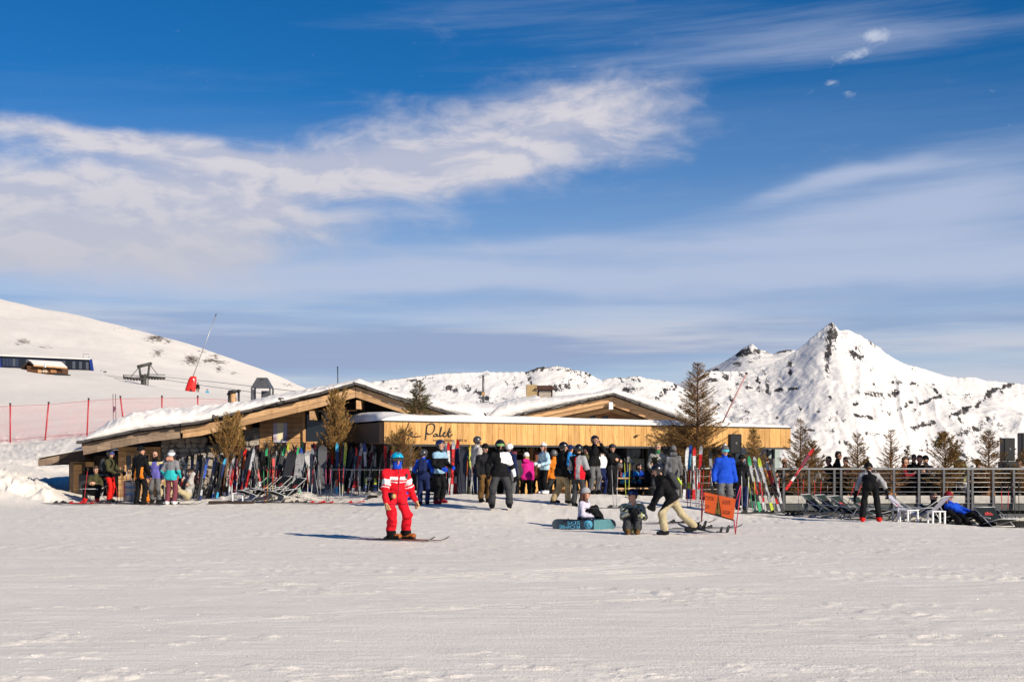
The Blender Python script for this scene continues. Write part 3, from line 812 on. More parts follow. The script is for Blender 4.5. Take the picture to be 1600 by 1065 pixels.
def glass_mat(name='dark_glass', col_=(0.012, 0.016, 0.024), rough=0.06):
    if name in MATS: return MATS[name]
    m, n, b = new_mat(name)
    b.inputs['Base Color'].default_value = (*col_, 1); b.inputs['Roughness'].default_value = rough
    tc = n.new('ShaderNodeTexCoord')
    bn = n.new('ShaderNodeBump'); bn.inputs['Strength'].default_value = 0.02
    n.t.links.new(n.noise(tc.outputs['Object'], 1.5, 2), bn.inputs['Height']); n.t.links.new(bn.outputs[0], b.inputs['Normal'])
    MATS[name] = m
    return m
M_GLASS = glass_mat()

STONES = []
def stone_meshes():
    for k in range(7):
        r_ = random.Random(k)
        bm = bmesh.new()
        bmesh.ops.create_cube(bm, size=1.0)
        bmesh.ops.bevel(bm, geom=bm.edges[:], offset=0.2, segments=1, affect='EDGES')
        for v in bm.verts:
            v.co += Vector((r_.uniform(-1, 1), r_.uniform(-1, 1), r_.uniform(-1, 1))) * 0.085
        me = bpy.data.meshes.new('stone'); bm.to_mesh(me); bm.free(); me.materials.append(M_STONE)
        STONES.append(me)
stone_meshes()

def put(name, me, parent, loc, size=(1, 1, 1), rz=0.0, rx=0.0, ry=0.0):
    """a piece that shares its mesh with others; loc in the place"""
    o = bpy.data.objects.new(name, me); col.objects.link(o)
    o.parent = parent
    M = Matrix.Translation(loc) @ Matrix.Rotation(rz, 4, 'Z') @ Matrix.Rotation(ry, 4, 'Y') @ Matrix.Rotation(rx, 4, 'X') @ Matrix.Diagonal((*size, 1))
    o.matrix_local = chain_matrix(parent).inverted() @ M
    return o

def stone_wall(parent, x0, x1, z0, z1, y, seed, w=(0.16, 0.38), h=(0.12, 0.24), top=None):
    r_ = random.Random(seed)
    z = z0
    while z < z1 - 0.04:
        hh = r_.uniform(*h); x = x0 - r_.uniform(0, .12)
        while x < x1 - 0.05:
            ww = r_.uniform(*w)
            a = max(x, x0); b = min(x + ww, x1)
            zt = z + hh
            if b - a > 0.07 and (top is None or zt < top((a + b) / 2) + 0.03):
                put('stone', r_.choice(STONES), parent, ((a + b) / 2, y + r_.uniform(-.02, .02), z + hh / 2), ((b - a) * r_.uniform(.92, 1.08), 0.2, hh * r_.uniform(.80, 1.12)), rz=r_.uniform(-.12, .12), ry=r_.uniform(-.16, .16))
            x += ww
        z += hh

def board_mesh(name, mat_, bev=0.02):
    b = MB(); b.box((0, 0, 0), (1, 1, 1), bevel=bev); return b.mesh(name, mat_)

BOARD_H = {}
def boards_h(parent, name, mat_, x0, x1, z0, z1, y, bh=0.2, thick=0.06, top=None, seed=0):
    """horizontal boards one above the other on a wall facing the piste"""
    r_ = random.Random(seed)
    key = (name, mat_.name)
    if key not in BOARD_H: BOARD_H[key] = board_mesh(name, mat_, 0.02)
    z = z0
    while z < z1 - 0.03:
        hh = min(bh, z1 - z)
        put(name, BOARD_H[key], parent, ((x0 + x1) / 2, y + r_.uniform(-.006, .006), z + hh / 2), (x1 - x0, thick, hh - 0.012))
        z += bh

def snow_cap(name, parent, px_poly, y0, y1, thick, rad=0.6, nx=160, ny=60, seed=0, rough=1.0, y0_of=None, side=(0.5, 0.5), back_rise=0.0, mat_=None):
    """thick snow lying on a roof given as a line (x, z), from y0 (front edge) back to y1"""
    xs = np.array([p[0] for p in px_poly]); zs = np.array([p[1] for p in px_poly])
    u = np.linspace(0, 1, nx)
    xx = xs[0] + (xs[-1] - xs[0]) * (0.5 - 0.5 * np.cos(np.pi * u)) if nx < 60 else xs[0] + (xs[-1] - xs[0]) * u
    v = np.linspace(0, 1, ny) ** 2.2
    Xg, Vg = np.meshgrid(xx, v)
    yf = np.array([y0_of(a) for a in xx]) if y0_of else np.full(nx, y0)
    Yg = yf[None, :] + (y1 - yf[None, :]) * Vg
    base = np.interp(Xg, xs, zs) + back_rise * (Yg - yf[None, :])
    th = np.interp(Xg, np.linspace(xs[0], xs[-1], len(thick)), thick)
    rr = rad * (1 + 0.35 * fbm(Xg / 0.9, Xg * 0, 3, seed + 3))
    e = np.clip((Yg - yf[None, :]) / rr, 0, 1)
    el_ = np.clip((Xg - xs[0]) / side[0], 0, 1); er = np.clip((xs[-1] - Xg) / side[1], 0, 1)
    rnd = np.sqrt(np.maximum(1 - (1 - e) ** 2, 0)) * np.sqrt(np.maximum(1 - (1 - el_) ** 2, 0)) * np.sqrt(np.maximum(1 - (1 - er) ** 2, 0))
    bump = 1 + rough * (0.30 * fbm(Xg / 0.8, Yg / 0.8, 4, seed) + 0.22 * (ridged(Xg / 0.35, Yg / 0.5, 3, seed + 7) - .5))
    Z = base + th * rnd * bump
    Yo = Yg - 0.10 * np.sin(np.pi * np.clip(rnd, 0, 1)) * (e < 1) + 0.03 * fbm(Xg / .3, Z / .2, 3, seed + 1) * (e < 1)
    verts = np.stack([Xg.ravel(), Yo.ravel(), Z.ravel()], -1)
    inv = chain_matrix(parent).inverted()
    A = np.array(inv.to_3x3()); t_ = np.array(inv.to_translation())
    verts = verts @ A.T + t_
    me = mesh_np(name, verts, grid_quads(ny, nx))
    return link(name, me, mat_ or M_ROOFSNOW, parent)

# ------------------------------------------------------------------ the gabled chalet on the left
def build_chalet():
    D = 47.0
    tile = [P(*p, D) for p in [(128, 692), (220, 673), (314, 661), (382, 645), (448, 629), (498, 617), (557, 601), (631, 626), (695, 644), (745, 658)]]
    poly = [(p.x, p.z) for p in tile]
    xs = [p[0] for p in poly]; zs = [p[1] for p in poly]
    rz_ = lambda x: float(np.interp(x, xs, zs))
    root = empty('ski_chalet', (-8, 48, 0), 0, 'long low timber chalet with snowy gable roof and poster on its wall', 'building')
    # core of the building, dark inside the openings
    core = MB()
    inner = [(x, rz_(x) - 0.42) for x in xs if x > -13.6]
    pts = [Vector((-13.4, 48.3, -0.6))] + [Vector((-13.4, 48.3, rz_(-13.4) - .42))] + [Vector((x, 48.3, z)) for x, z in inner] + [Vector((inner[-1][0], 48.3, -0.6))]
    core.prism(pts, (0, 11.5, 0)); core.build('wall', M_DARKWOOD, root)
    # roof deck
    deck = MB()
    for (x0, z0), (x1, z1) in zip(poly[:-1], poly[1:]):
        deck.prism([(x0, 46.96, z0 - .02), (x1, 46.96, z1 - .02), (x1, 46.96, z1 - .16), (x0, 46.96, z0 - .16)], (0, 13, 0))
    roof = deck.build('roof', M_DARKWOOD, root)
    # barge boards: two courses of sawn timber on each slope
    def planks(name, mat_, x0, x1, off, h, n, y=46.93, th=0.07):
        for k in range(n):
            a = x0 + (x1 - x0) * k / n; b = x0 + (x1 - x0) * (k + 1) / n - 0.006
            m = MB()
            st = np.linspace(a, b, 4)
            for q0, q1 in zip(st[:-1], st[1:]):
                m.prism([(q0, y, rz_(q0) - off), (q1, y, rz_(q1) - off), (q1, y, rz_(q1) - off - h), (q0, y, rz_(q0) - off - h)], (0, th, 0))
            m.build(name, mat_, root)
    planks('bargeboard', M_TIMBER, -10.92, -5.16, .06, .185, 3, 46.90)
    planks('bargeboard', M_TIMBER, -10.86, -5.16, .252, .16, 3, 46.915)
    planks('bargeboard', M_TIMBER, -5.15, -1.3, .06, .185, 2, 46.90)
    planks('bargeboard', M_TIMBER, -5.15, -1.5, .252, .16, 2, 46.915)
    planks('shingle_board', M_WEATHER, -14.2, -10.93, .05, .145, 9, 46.93)
    planks('shingle_board', M_WEATHER, -14.14, -10.95, .20, .20, 7, 46.905)
    # purlin ends under the verge
    for px, py in ((379, 663), (487, 648), (560, 631)):
        p = P(px, py, 47.0)
        m = MB(); m.beam((p.x, 46.99, p.z - .02), (p.x, 48.35, p.z - .02), .17, .30, bevel=.015); m.build('purlin', M_TIMBER, root)
    # stone slates showing along the roof edge
    r_ = random.Random(4)
    smesh = MB(); smesh.box((0, 0, 0), (1, 1, 1), bevel=.06, jitter=.03); sm = smesh.mesh('slate', M_SLATE)
    x = -14.3
    while x < -1.3:
        w = r_.uniform(.22, .46)
        sl = math.atan2(rz_(x + w) - rz_(x), w)
        for lay in range(2):
            put('slate', sm, root, (x + w / 2, 46.98 + r_.uniform(-.10, .05) + lay * .05, rz_(x + w / 2) + .012 + lay * .04), (w * r_.uniform(1.0, 1.2), .5, r_.uniform(.035, .06)), ry=-sl + r_.uniform(-.07, .07))
        x += w
    # snow on the roof, deep towards the low eave
    left = [(x, z + .06) for x, z in poly if x <= -5.0] + [(-4.9, rz_(-5.14) + .03)]
    snow_cap('roof_snow', root, [(x, z + .05) for x, z in poly[:7]] + [(-4.0, rz_(-4.0) + .05), (-2.2, rz_(-2.2) + .05), (-1.0, 2.70)], 46.95, 60, [.36, .56, .62, .60, .54, .46, .40, .35, .30, .24, .16, .14, .22, .30, .38, .42], rad=1.0, nx=300, ny=60, seed=3, rough=1.0, side=(.9, .5), back_rise=.012)
    # walls: log boards, window, stone
    boards_h(root, 'wall_board', M_LOG, X(406, 48.1), X(474, 48.1), .35, 2.95, 48.08, .17, .07)
    boards_h(root, 'wall_board', M_LOG, X(476, 48.1), X(545, 48.1), .35, 1.86, 48.08, .17, .07)
    boards_h(root, 'wall_board', M_LOG, X(186, 48.2), X(252, 48.2), -.1, 1.75, 48.15, .19, .09)
    m = MB(); m.box((X(475, 48), 48.02, 1.75), (.09, .14, 2.4), bevel=.01); m.build('corner_post', M_LOG, root)
    wr = MB(); a, b_ = P(477, 641, 48.1), P(556, 691, 48.1)
    wr.box(((a.x + b_.x) / 2, 48.15, (a.z + b_.z) / 2), (b_.x - a.x, .03, a.z - b_.z)); win = wr.build('window', M_GLASS, root)
    fr = MB()
    for zz in (a.z, b_.z): fr.box(((a.x + b_.x) / 2, 48.12, zz), (b_.x - a.x + .1, .10, .06))
    fr.build('frame', M_LOG, win)
    for px in (203, 213, 228):
        c_ = P(px, 722, 48.1); w_ = MB(); w_.box((c_.x, 48.07, c_.z), (.22, .06, .5)); ww = w_.build('window', M_GLASS, root)
        f_ = MB()
        for sx in (-1, 1): f_.box((c_.x + sx * .13, 48.06, c_.z), (.05, .09, .60))
        for sz in (-1, 1): f_.box((c_.x, 48.055, c_.z + sz * .275), (.21, .09, .05))
        f_.build('frame', M_LOG, ww)
    mo = MB()
    for args in (((X(287, 48.2), 48.25, .85), (X(322, 48) - X(252, 48), .14, 2.5)), ((X(394, 48.2), 48.25, 1.1), (.52, .14, 2.6)), ((X(352, 48.2), 48.27, .7), (1.3, .14, 2.2)), ((X(549, 48.2), 48.27, 2.3), (.40, .12, .7))):
        mo = MB(); mo.box(*args); mo.build('mortar_bed', M_MORTAR, root)
    stone_wall(root, X(252, 48), X(322, 48), -.1, 2.0, 48.15, 1)
    stone_wall(root, X(322, 48), X(383, 48), -.1, 1.75, 48.17, 2, (.25, .5), (.2, .34), top=lambda x: 1.55 + .35 * math.sin((x + 10.4) * 2.2))
    stone_wall(root, X(383, 48), X(406, 48), -.1, 2.35, 48.12, 3, top=lambda x: 1.95 + (x + 9.0) * 1.0)
    stone_wall(root, X(540, 48), X(560, 48), 1.9, 2.75, 48.15, 5, (.15, .3), (.12, .2))
    # poster on the boards
    mt, n, b = new_mat('poster_print')
    geo = n.new('ShaderNodeNewGeometry'); s = n.sep(geo.outputs['Position'])
    c0 = P(438, 678, 48)
    u = n.m('ABSOLUTE', n.sub(s[0], c0.x))
    c = n.mix(n.ramp(u, .05, .16), (0.80, 0.72, 0.45), (0.52, 0.47, 0.60))
    v = n.ramp(s[2], c0.z - .28, c0.z - .05)
    c = n.mix(n.mul(n.ramp(u, .06, .2), n.ramp(s[2], c0.z - .02, c0.z - .18)), c, (0.28, 0.16, 0.20))
    c = n.mix(n.ramp(s[2], c0.z - .19, c0.z - .21), c, (0.62, 0.58, 0.66))
    n.t.links.new(c, b.inputs['Base Color']); b.inputs['Roughness'].default_value = .6
    po = MB(); po.box((c0.x, 48.0, c0.z + .05), (.47, .02, .66)); po.build('poster', mt, root)
    # metal hood chimney
    ch = MB(); q = P(410, 605, 52); zt = Zp(590, 52); zb = Zp(622, 52); zm = Zp(606, 52)
    w = .36
    for sx in (-1, 1):
        for sy in (-1, 1):
            ch.box((q.x + sx * (w - .03), 52 + sy * (w - .03), (zb - .4 + zm) / 2), (.06, .06, zm - zb + .4))
    ch.box((q.x - w + .02, 52, (zb + zm) / 2 - .2), (.03, .6, zm - zb + .3))
    ch.box((q.x + .1, 52.2, (zb + zm) / 2 - .25), (.3, .3, zm - zb + .3))
    lo = [Vector((q.x + sx * w, 52 + sy * w, zm)) for sx, sy in ((-1, -1), (1, -1), (1, 1), (-1, 1))]
    hi_ = [Vector((q.x + sx * .17, 52 + sy * .17, zt)) for sx, sy in ((-1, -1), (1, -1), (1, 1), (-1, 1))]
    ch.face_add(lo + hi_, [(0, 1, 5, 4), (1, 2, 6, 5), (2, 3, 7, 6), (3, 0, 4, 7), (4, 5, 6, 7), (3, 2, 1, 0)])
    chim = ch.build('chimney', M_GREYMETAL, root)
    vent = MB(); vent.box((q.x + .02, 51.79, zt - .08), (.13, .03, .04)); vent.build('vent_slot', M_BLACK, chim)
    # slim flues
    for px, t0, wd, mm in ((358, 617, .045, M_BLACK), (364, 613, .10, M_TIMBER), (373, 612, .04, M_BLACK)):
        p0 = P(px, 634, 51); p1 = P(px, t0, 51)
        f_ = MB(); f_.lathe((p0.x, 51, 0), [(wd, p0.z - .3), (wd, p1.z)], 10); fl = f_.build('flue', mm, root)
        cp = MB(); cp.lathe((p0.x, 51, p1.z), [(wd * 1.9, 0), (wd * 1.7, .07), (wd * .5, .09)], 10); cp.build('cap', M_BLACK, fl)
    for px, py in ((337, 652), (440, 626)):
        p = P(px, py, 47.0); sg = MB(); sg.box((p.x, 46.98, p.z + .02), (.2, .16, .15), bevel=.03, jitter=.02); sg.build('snow_stop', M_SLATE, root)
build_chalet()

def build_shed():
    root = empty('wooden_shed', (-15, 50, 0), 0, 'small dark lean-to shed with low snowy roof left of the chalet', 'shed')
    D = 48.6
    a, b_ = P(70, 716, D), P(141, 703, D)
    roof = MB(); roof.prism([(a.x, D - .6, a.z), (b_.x, D - .6, b_.z), (b_.x, D - .6, b_.z - .30), (a.x, D - .6, a.z - .24)], (0, 5.0, 0)); rf = roof.build('roof', M_DARKWOOD, root)
    for k in range(3):
        q0 = a.x + (X(102, D) - a.x) * k / 3; q1 = a.x + (X(102, D) - a.x) * (k + 1) / 3 - .005
        z0 = np.interp(q0, [a.x, b_.x], [a.z, b_.z]); z1 = np.interp(q1, [a.x, b_.x], [a.z, b_.z])
        f = MB(); f.prism([(q0, D - .68, z0 - .03), (q1, D - .68, z1 - .03), (q1, D - .68, z1 - .27), (q0, D - .68, z0 - .25)], (0, .06, 0)); f.build('fascia_board', M_WEATHER, root)
    w = MB(); w.box(((X(102, D) + X(195, D)) / 2, 50.6, .7), (X(195, D) - X(102, D), 3.2, 1.5)); w.build('wall', M_DARKWOOD, root)
    boards_h(root, 'wall_board', M_WEATHER, X(104, D), X(128, D), 0, 1.25, 48.96, .18, .06)
    dr = MB(); dr.box((X(118, D), 48.88, .55), (.30, .06, 1.2), bevel=.01); d_ = dr.build('door', M_LOG, root)
    hd = MB(); hd.box((X(121, D), 48.83, .6), (.03, .05, .12)); hd.build('handle', M_BLACK, d_)
    fr = MB(); fr.box((X(137, D), 48.87, 1.15), (.30, .05, .18), bevel=.01); fr.build('sign_board', M_LOG, root)
    crate = MB(); crate.box((X(141, D), 48.7, .35), (.75, .35, .95), bevel=.02); crate.build('wall_panel', M_BLACK, root)
    snow_cap('roof_snow', root, [(a.x, a.z + .01), (b_.x, b_.z + .01)], D - .62, 53.3, [.06, .10, .14], rad=.3, nx=40, ny=24, seed=9, side=(.2, .2))
build_shed()

# ------------------------------------------------------------------ the bar pavilion with the sign
A_ = Vector((X(600, 43), 43.0, 0)); B_ = Vector((X(1235, 47), 47.0, 0))
U_ = (B_ - A_).normalized(); N_ = Vector((-U_.y, U_.x, 0)); LF = (B_ - A_).length
ROT_F = math.atan2(U_.y, U_.x)
def fz(s, top=True):
    t = s / LF
    return (2.513 + (2.356 - 2.513) * t) if top else (1.835 + (1.72 - 1.835) * t)
def FP(s, n, z):
    """point on the pavilion: s metres along the front from its left corner, n metres behind the front"""
    return A_ + U_ * s + N_ * n + Vector((0, 0, z))
def s_of(px, n=0.0):
    """where the ray through photo column px meets the plane n metres behind the front"""
    k = (px - 800) / F
    o = A_ + N_ * n
    return (k * o.y - o.x) / (U_.x - k * U_.y)

def stroke_mesh(lines, r, place, seg=6):
    m = MB()
    for ln in lines:
        m.tube([place(*p) for p in ln], r, seg)
    return m

def smooth_line(pts, n=6):
    """Catmull-Rom through 2D points"""
    out = []
    q = [pts[0]] + list(pts) + [pts[-1]]
    for i in range(1, len(q) - 2):
        p0, p1, p2, p3 = q[i - 1], q[i], q[i + 1], q[i + 2]
        for k in range(n):
            t = k / n
            out.append(tuple(0.5 * ((2 * b) + (-a + c) * t + (2 * a - 5 * b + 4 * c - d) * t * t + (-a + 3 * b - 3 * c + d) * t ** 3) for a, b, c, d in zip(p0, p1, p2, p3)))
    out.append(tuple(pts[-1]))
    return out

def build_pavilion():
    root = empty('bar_pavilion', (A_.x + 6, A_.y + 3, 0), 0, 'flat roofed timber bar with handwritten name sign along its fascia', 'building')
    bm_ = board_mesh('fascia_board', M_FASCIA, .012)
    n = 72
    for k in range(n):
        s = (k + .5) * LF / n
        h = fz(s) - fz(s, False)
        put('fascia_board', bm_, root, FP(s, random.uniform(-.004, .004), (fz(s) + fz(s, False)) / 2), (LF / n - .008, .05, h), rz=ROT_F)
    # side running back from the corner, its boards coloured darker for shade
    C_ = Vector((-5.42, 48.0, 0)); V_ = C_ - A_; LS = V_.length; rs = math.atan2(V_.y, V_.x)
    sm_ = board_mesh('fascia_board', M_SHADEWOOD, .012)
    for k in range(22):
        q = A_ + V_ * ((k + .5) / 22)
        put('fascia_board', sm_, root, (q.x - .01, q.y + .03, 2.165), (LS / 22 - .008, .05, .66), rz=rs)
    slab = MB()
    e = .04
    slab.prism([FP(e, .05, 2.47), FP(LF - e, .05, 2.31), FP(LF - e, 7.5, 2.31), FP(-.9, 7.5, 2.47)], (0, 0, -.60)); slab.build('roof', M_BLACK, root)
    fl = MB(); fl.beam(FP(-.03, .0, fz(0) + .015), FP(LF + .03, .0, fz(LF) + .015), .12, .03); fl.build('flashing', M_BLACK, root)
    f2 = MB(); f2.beam(FP(0, .02, fz(0, False) - .03), FP(LF, .02, fz(LF, False) - .03), .10, .06); f2.build('soffit_trim', M_BLACK, root)
    # snow on the flat roof (laid in the pavilion's own axes)
    xs = np.linspace(-.1, LF + .02, 220); v = np.linspace(0, 1, 46) ** 1.8
    S, V = np.meshgrid(xs, v); Nn = -.03 + 7.4 * V
    e_ = np.clip((Nn + .03) / .22, 0, 1); es = np.clip((S + .1) / .3, 0, 1); er = np.clip((LF + .02 - S) / .2, 0, 1)
    rnd = np.sqrt(np.maximum(1 - (1 - e_) ** 2, 0)) * np.sqrt(np.maximum(1 - (1 - es) ** 2, 0)) * np.sqrt(np.maximum(1 - (1 - er) ** 2, 0))
    th = np.interp(S, [0, .6, 2, 4, 7, 10, 12, LF], [.10, .19, .20, .21, .20, .15, .11, .07]) + .16 * np.exp(-((S - .1) / .8) ** 2) * smooth01(Nn, .3, 1.4) + .03 * fbm(S / 1.3, Nn / 1.3, 4, 12) + .05 * smooth01(Nn, .5, 5)
    Z = (2.513 + (2.356 - 2.513) * S / LF) + .03 + th * rnd
    Xw = A_.x + U_.x * S + N_.x * Nn - root.location.x; Yw = A_.y + U_.y * S + N_.y * Nn - root.location.y
    link('roof_snow', mesh_np('roof_snow', np.stack([Xw.ravel(), Yw.ravel(), Z.ravel()], -1), grid_quads(46, 220)), M_ROOFSNOW, root)
    # lettering: strokes traced on the boards (photo columns and rows of the sign)
    def on(px, py):
        s = s_of(px); p = FP(s, -.045, 0)
        return Vector((p.x, p.y, Zp(py, p.y)))
    k = 140 / 1600.0
    T = lambda pts: [(600 + x * k, 655 + y * k) for x, y in smooth_line(pts)]
    big = [T([(436, 65), (420, 120), (400, 165), (375, 205), (350, 232), (318, 246), (296, 238), (302, 220), (330, 212), (362, 232), (395, 258), (430, 276), (462, 278), (488, 262), (505, 238), (494, 224), (474, 234), (468, 262), (486, 290), (530, 306), (590, 306), (650, 298)]),
           T([(770, 98), (758, 160), (748, 240), (740, 310), (734, 360)]),
           T([(758, 150), (768, 112), (800, 84), (850, 76), (890, 92), (900, 140), (888, 200), (850, 246), (800, 262), (764, 242)]),
           T([(945, 262), (920, 256), (895, 272), (886, 294), (900, 304), (925, 296), (944, 270), (950, 262), (946, 290), (962, 300), (984, 280), (1005, 220), (1020, 160), (1024, 130), (1010, 170), (998, 240), (996, 286), (1012, 302), (1036, 288), (1056, 262), (1074, 244), (1088, 234), (1078, 224), (1062, 242), (1054, 276), (1066, 300), (1090, 302), (1116, 284), (1140, 240), (1160, 190), (1172, 152), (1158, 210), (1146, 270), (1156, 304), (1180, 300), (1200, 280), (1216, 262)]),
           T([(1130, 232), (1160, 222), (1196, 218)])]
    st = stroke_mesh(big, .017, on); st.build('sign_lettering', M_BLACK, root)
    # small line below the name
    cu = bpy.data.curves.new('txt', 'FONT'); cu.body = 'maison bouvier  2401 m'; cu.size = .11; cu.extrude = .004
    to = bpy.data.objects.new('txt', cu); col.objects.link(to)
    dg = bpy.context.evaluated_depsgraph_get(); me = bpy.data.meshes.new_from_object(to.evaluated_get(dg)); bpy.data.objects.remove(to)
    me.materials.clear(); me.materials.append(paint('sign_brown', (0.20, 0.11, 0.05), .7))
    s0 = s_of(676); p0 = FP(s0, -.04, 0)
    put('sign_lettering', me, root, (p0.x, p0.y, Zp(689, p0.y)), (1, 1, 1), rz=ROT_F, rx=R(90))
    # bulkhead lamp on the fascia
    p = on(993, 681); lm = MB(); lm.box((p.x, p.y - .03, p.z), (.09, .08, .06), bevel=.02); lm.box((p.x + .06, p.y - .03, p.z + .03), (.10, .05, .02)); lm.build('fascia_lamp', M_BLACK, root)
    # back wall, posts, windows under the roof
    wl = MB(); wl.prism([FP(-.6, 3.6, -.6), FP(LF - .4, 3.6, -.6), FP(LF - .4, 7.4, -.6), FP(-.6, 7.4, -.6)], (0, 0, 2.5)); wl.build('wall', paint('anthracite', (0.035, 0.036, 0.04), .7, .2), root)
    for a, b in ((948, 1003), (1010, 1062), (1066, 1120), (1124, 1200)):
        sa, sb = s_of(a, 3.55), s_of(b, 3.55)
        w = MB(); w.beam(FP(sa, 3.55, .95), FP(sb, 3.55, .95), .03, 1.6); wd = w.build('window', glass_mat('shop_glass', (0.02, 0.03, 0.05), .04), root)
        f = MB()
        for s in (sa, sb): f.beam(FP(s, 3.5, .15), FP(s, 3.5, 1.75), .06, .06, up=U_)
        f.beam(FP(sa, 3.5, 1.74), FP(sb, 3.5, 1.74), .06, .06); f.build('frame', M_GREYMETAL, wd)
    pn = MB(); s = s_of(994, 3.5); pn.beam(FP(s - .28, 3.46, 1.12), FP(s + .28, 3.46, 1.12), .02, .45); pn.build('window_poster', paint('pale_green', (0.42, 0.52, 0.48), .5), root)
    for px, nn in ((981, .5), (830, 2.2), (1118, .5), (1208, .6)):
        s = s_of(px, nn)
        m_ = MB(); m_.beam(FP(s, nn, -.3), FP(s, nn, 1.85), .09, .09, up=U_); m_.build('post', M_TIMBER if px == 830 else M_GREYMETAL, root)
    pn = MB(); s = s_of(1209, .9); pn.beam(FP(s - .22, .9, .9), FP(s + .22, .9, .9), .03, 1.5); pn.build('glass_screen', paint('frosted_glass', (0.35, 0.42, 0.40), .25), root)
    fl = MB(); fl.prism([FP(-.4, -.2, -.13), FP(LF - .6, .2, -.13), FP(LF - .5, 3.7, -.13), FP(-.7, 3.7, -.13)], (0, 0, -.3)); fl.build('floor', M_GREYPLANK, root)
    # bar: boarded front, counter, back shelf
    sa, sb = s_of(793, 1.9), s_of(930, 1.9)
    nb = 16
    bb = board_mesh('bar_board', M_FASCIA, .01)
    for i in range(nb):
        s = sa + (sb - sa) * (i + .5) / nb
        put('bar_board', bb, root, FP(s, 1.9, .38), ((sb - sa) / nb - .008, .05, 1.0), rz=ROT_F)
    ct = MB(); ct.beam(FP(sa - .06, 2.05, .91), FP(sb + .06, 2.05, .91), .5, .05, bevel=.01); ct.build('counter', M_TIMBER, root)
    for zz in (1.18, 1.52):
        sh = MB(); sh.beam(FP(s_of(770, 3.3), 3.3, zz), FP(s_of(905, 3.3), 3.3, zz), .3, .035); sh.build('shelf', M_TIMBER, root)
    mb = MB(); sc_, sd = s_of(878, 3.2), s_of(897, 3.2)
    mb.beam(FP(sc_, 3.1, 1.48), FP(sd, 3.1, 1.48), .03, .50); menu = mb.build('menu_board', paint('blackboard', (0.03, 0.028, 0.028), .8), root)
    ln = MB()
    for i in range(9):
        z = 1.68 - i * .05
        a = sc_ + .06 + .05 * random.random(); b = sd - .05 - .12 * random.random()
        ln.beam(FP(a, 3.075, z), FP(b, 3.075, z), .006, .012)
    ln.build('chalk_line', paint('chalk', (0.5, 0.48, 0.46), .9), menu)
    r_ = random.Random(5)
    mats = [paint('bottle_green', (0.02, 0.05, 0.025), .15), paint('bottle_brown', (0.07, 0.03, 0.012), .15), paint('bottle_clear', (0.5, 0.42, 0.28), .15), paint('bottle_black', (0.012, 0.012, 0.014), .2)]
    lab = paint('bottle_label', (0.62, 0.56, 0.45), .7)
    pr = [(.036, 0), (.038, .01), (.038, .17), (.030, .20), (.014, .235), (.013, .30), (.015, .31)]
    for zz in (1.198, 1.538):
        for i in range(11 if zz > 1.3 else 13):
            px = 795 + i * 5.6 + r_.uniform(-1, 1); s = s_of(px, 3.3)
            q = FP(s, 3.24 + r_.uniform(-.05, .05), zz)
            b = MB(); sc0 = r_.uniform(.88, 1.08); b.lathe((0, 0, 0), [(rr, z * sc0) for rr, z in pr], 10)
            bo = empty('bottle', q, 0, '%s bottle from the left on the %s bar shelf' % (['first', 'second', 'third', 'fourth', 'fifth', 'sixth', 'seventh', 'eighth', 'ninth', 'tenth', 'eleventh', 'twelfth', 'thirteenth'][i], 'upper' if zz > 1.3 else 'lower'), 'bottle', 'bottles on the upper bar shelf' if zz > 1.3 else 'bottles on the lower bar shelf')
            b.build('glass', r_.choice(mats), bo, world=False)
            l_ = MB(); l_.lathe((0, 0, 0), [(.0388, .05), (.0388, .13)], 10); l_.build('paper_label', lab, bo, world=False)
build_pavilion()

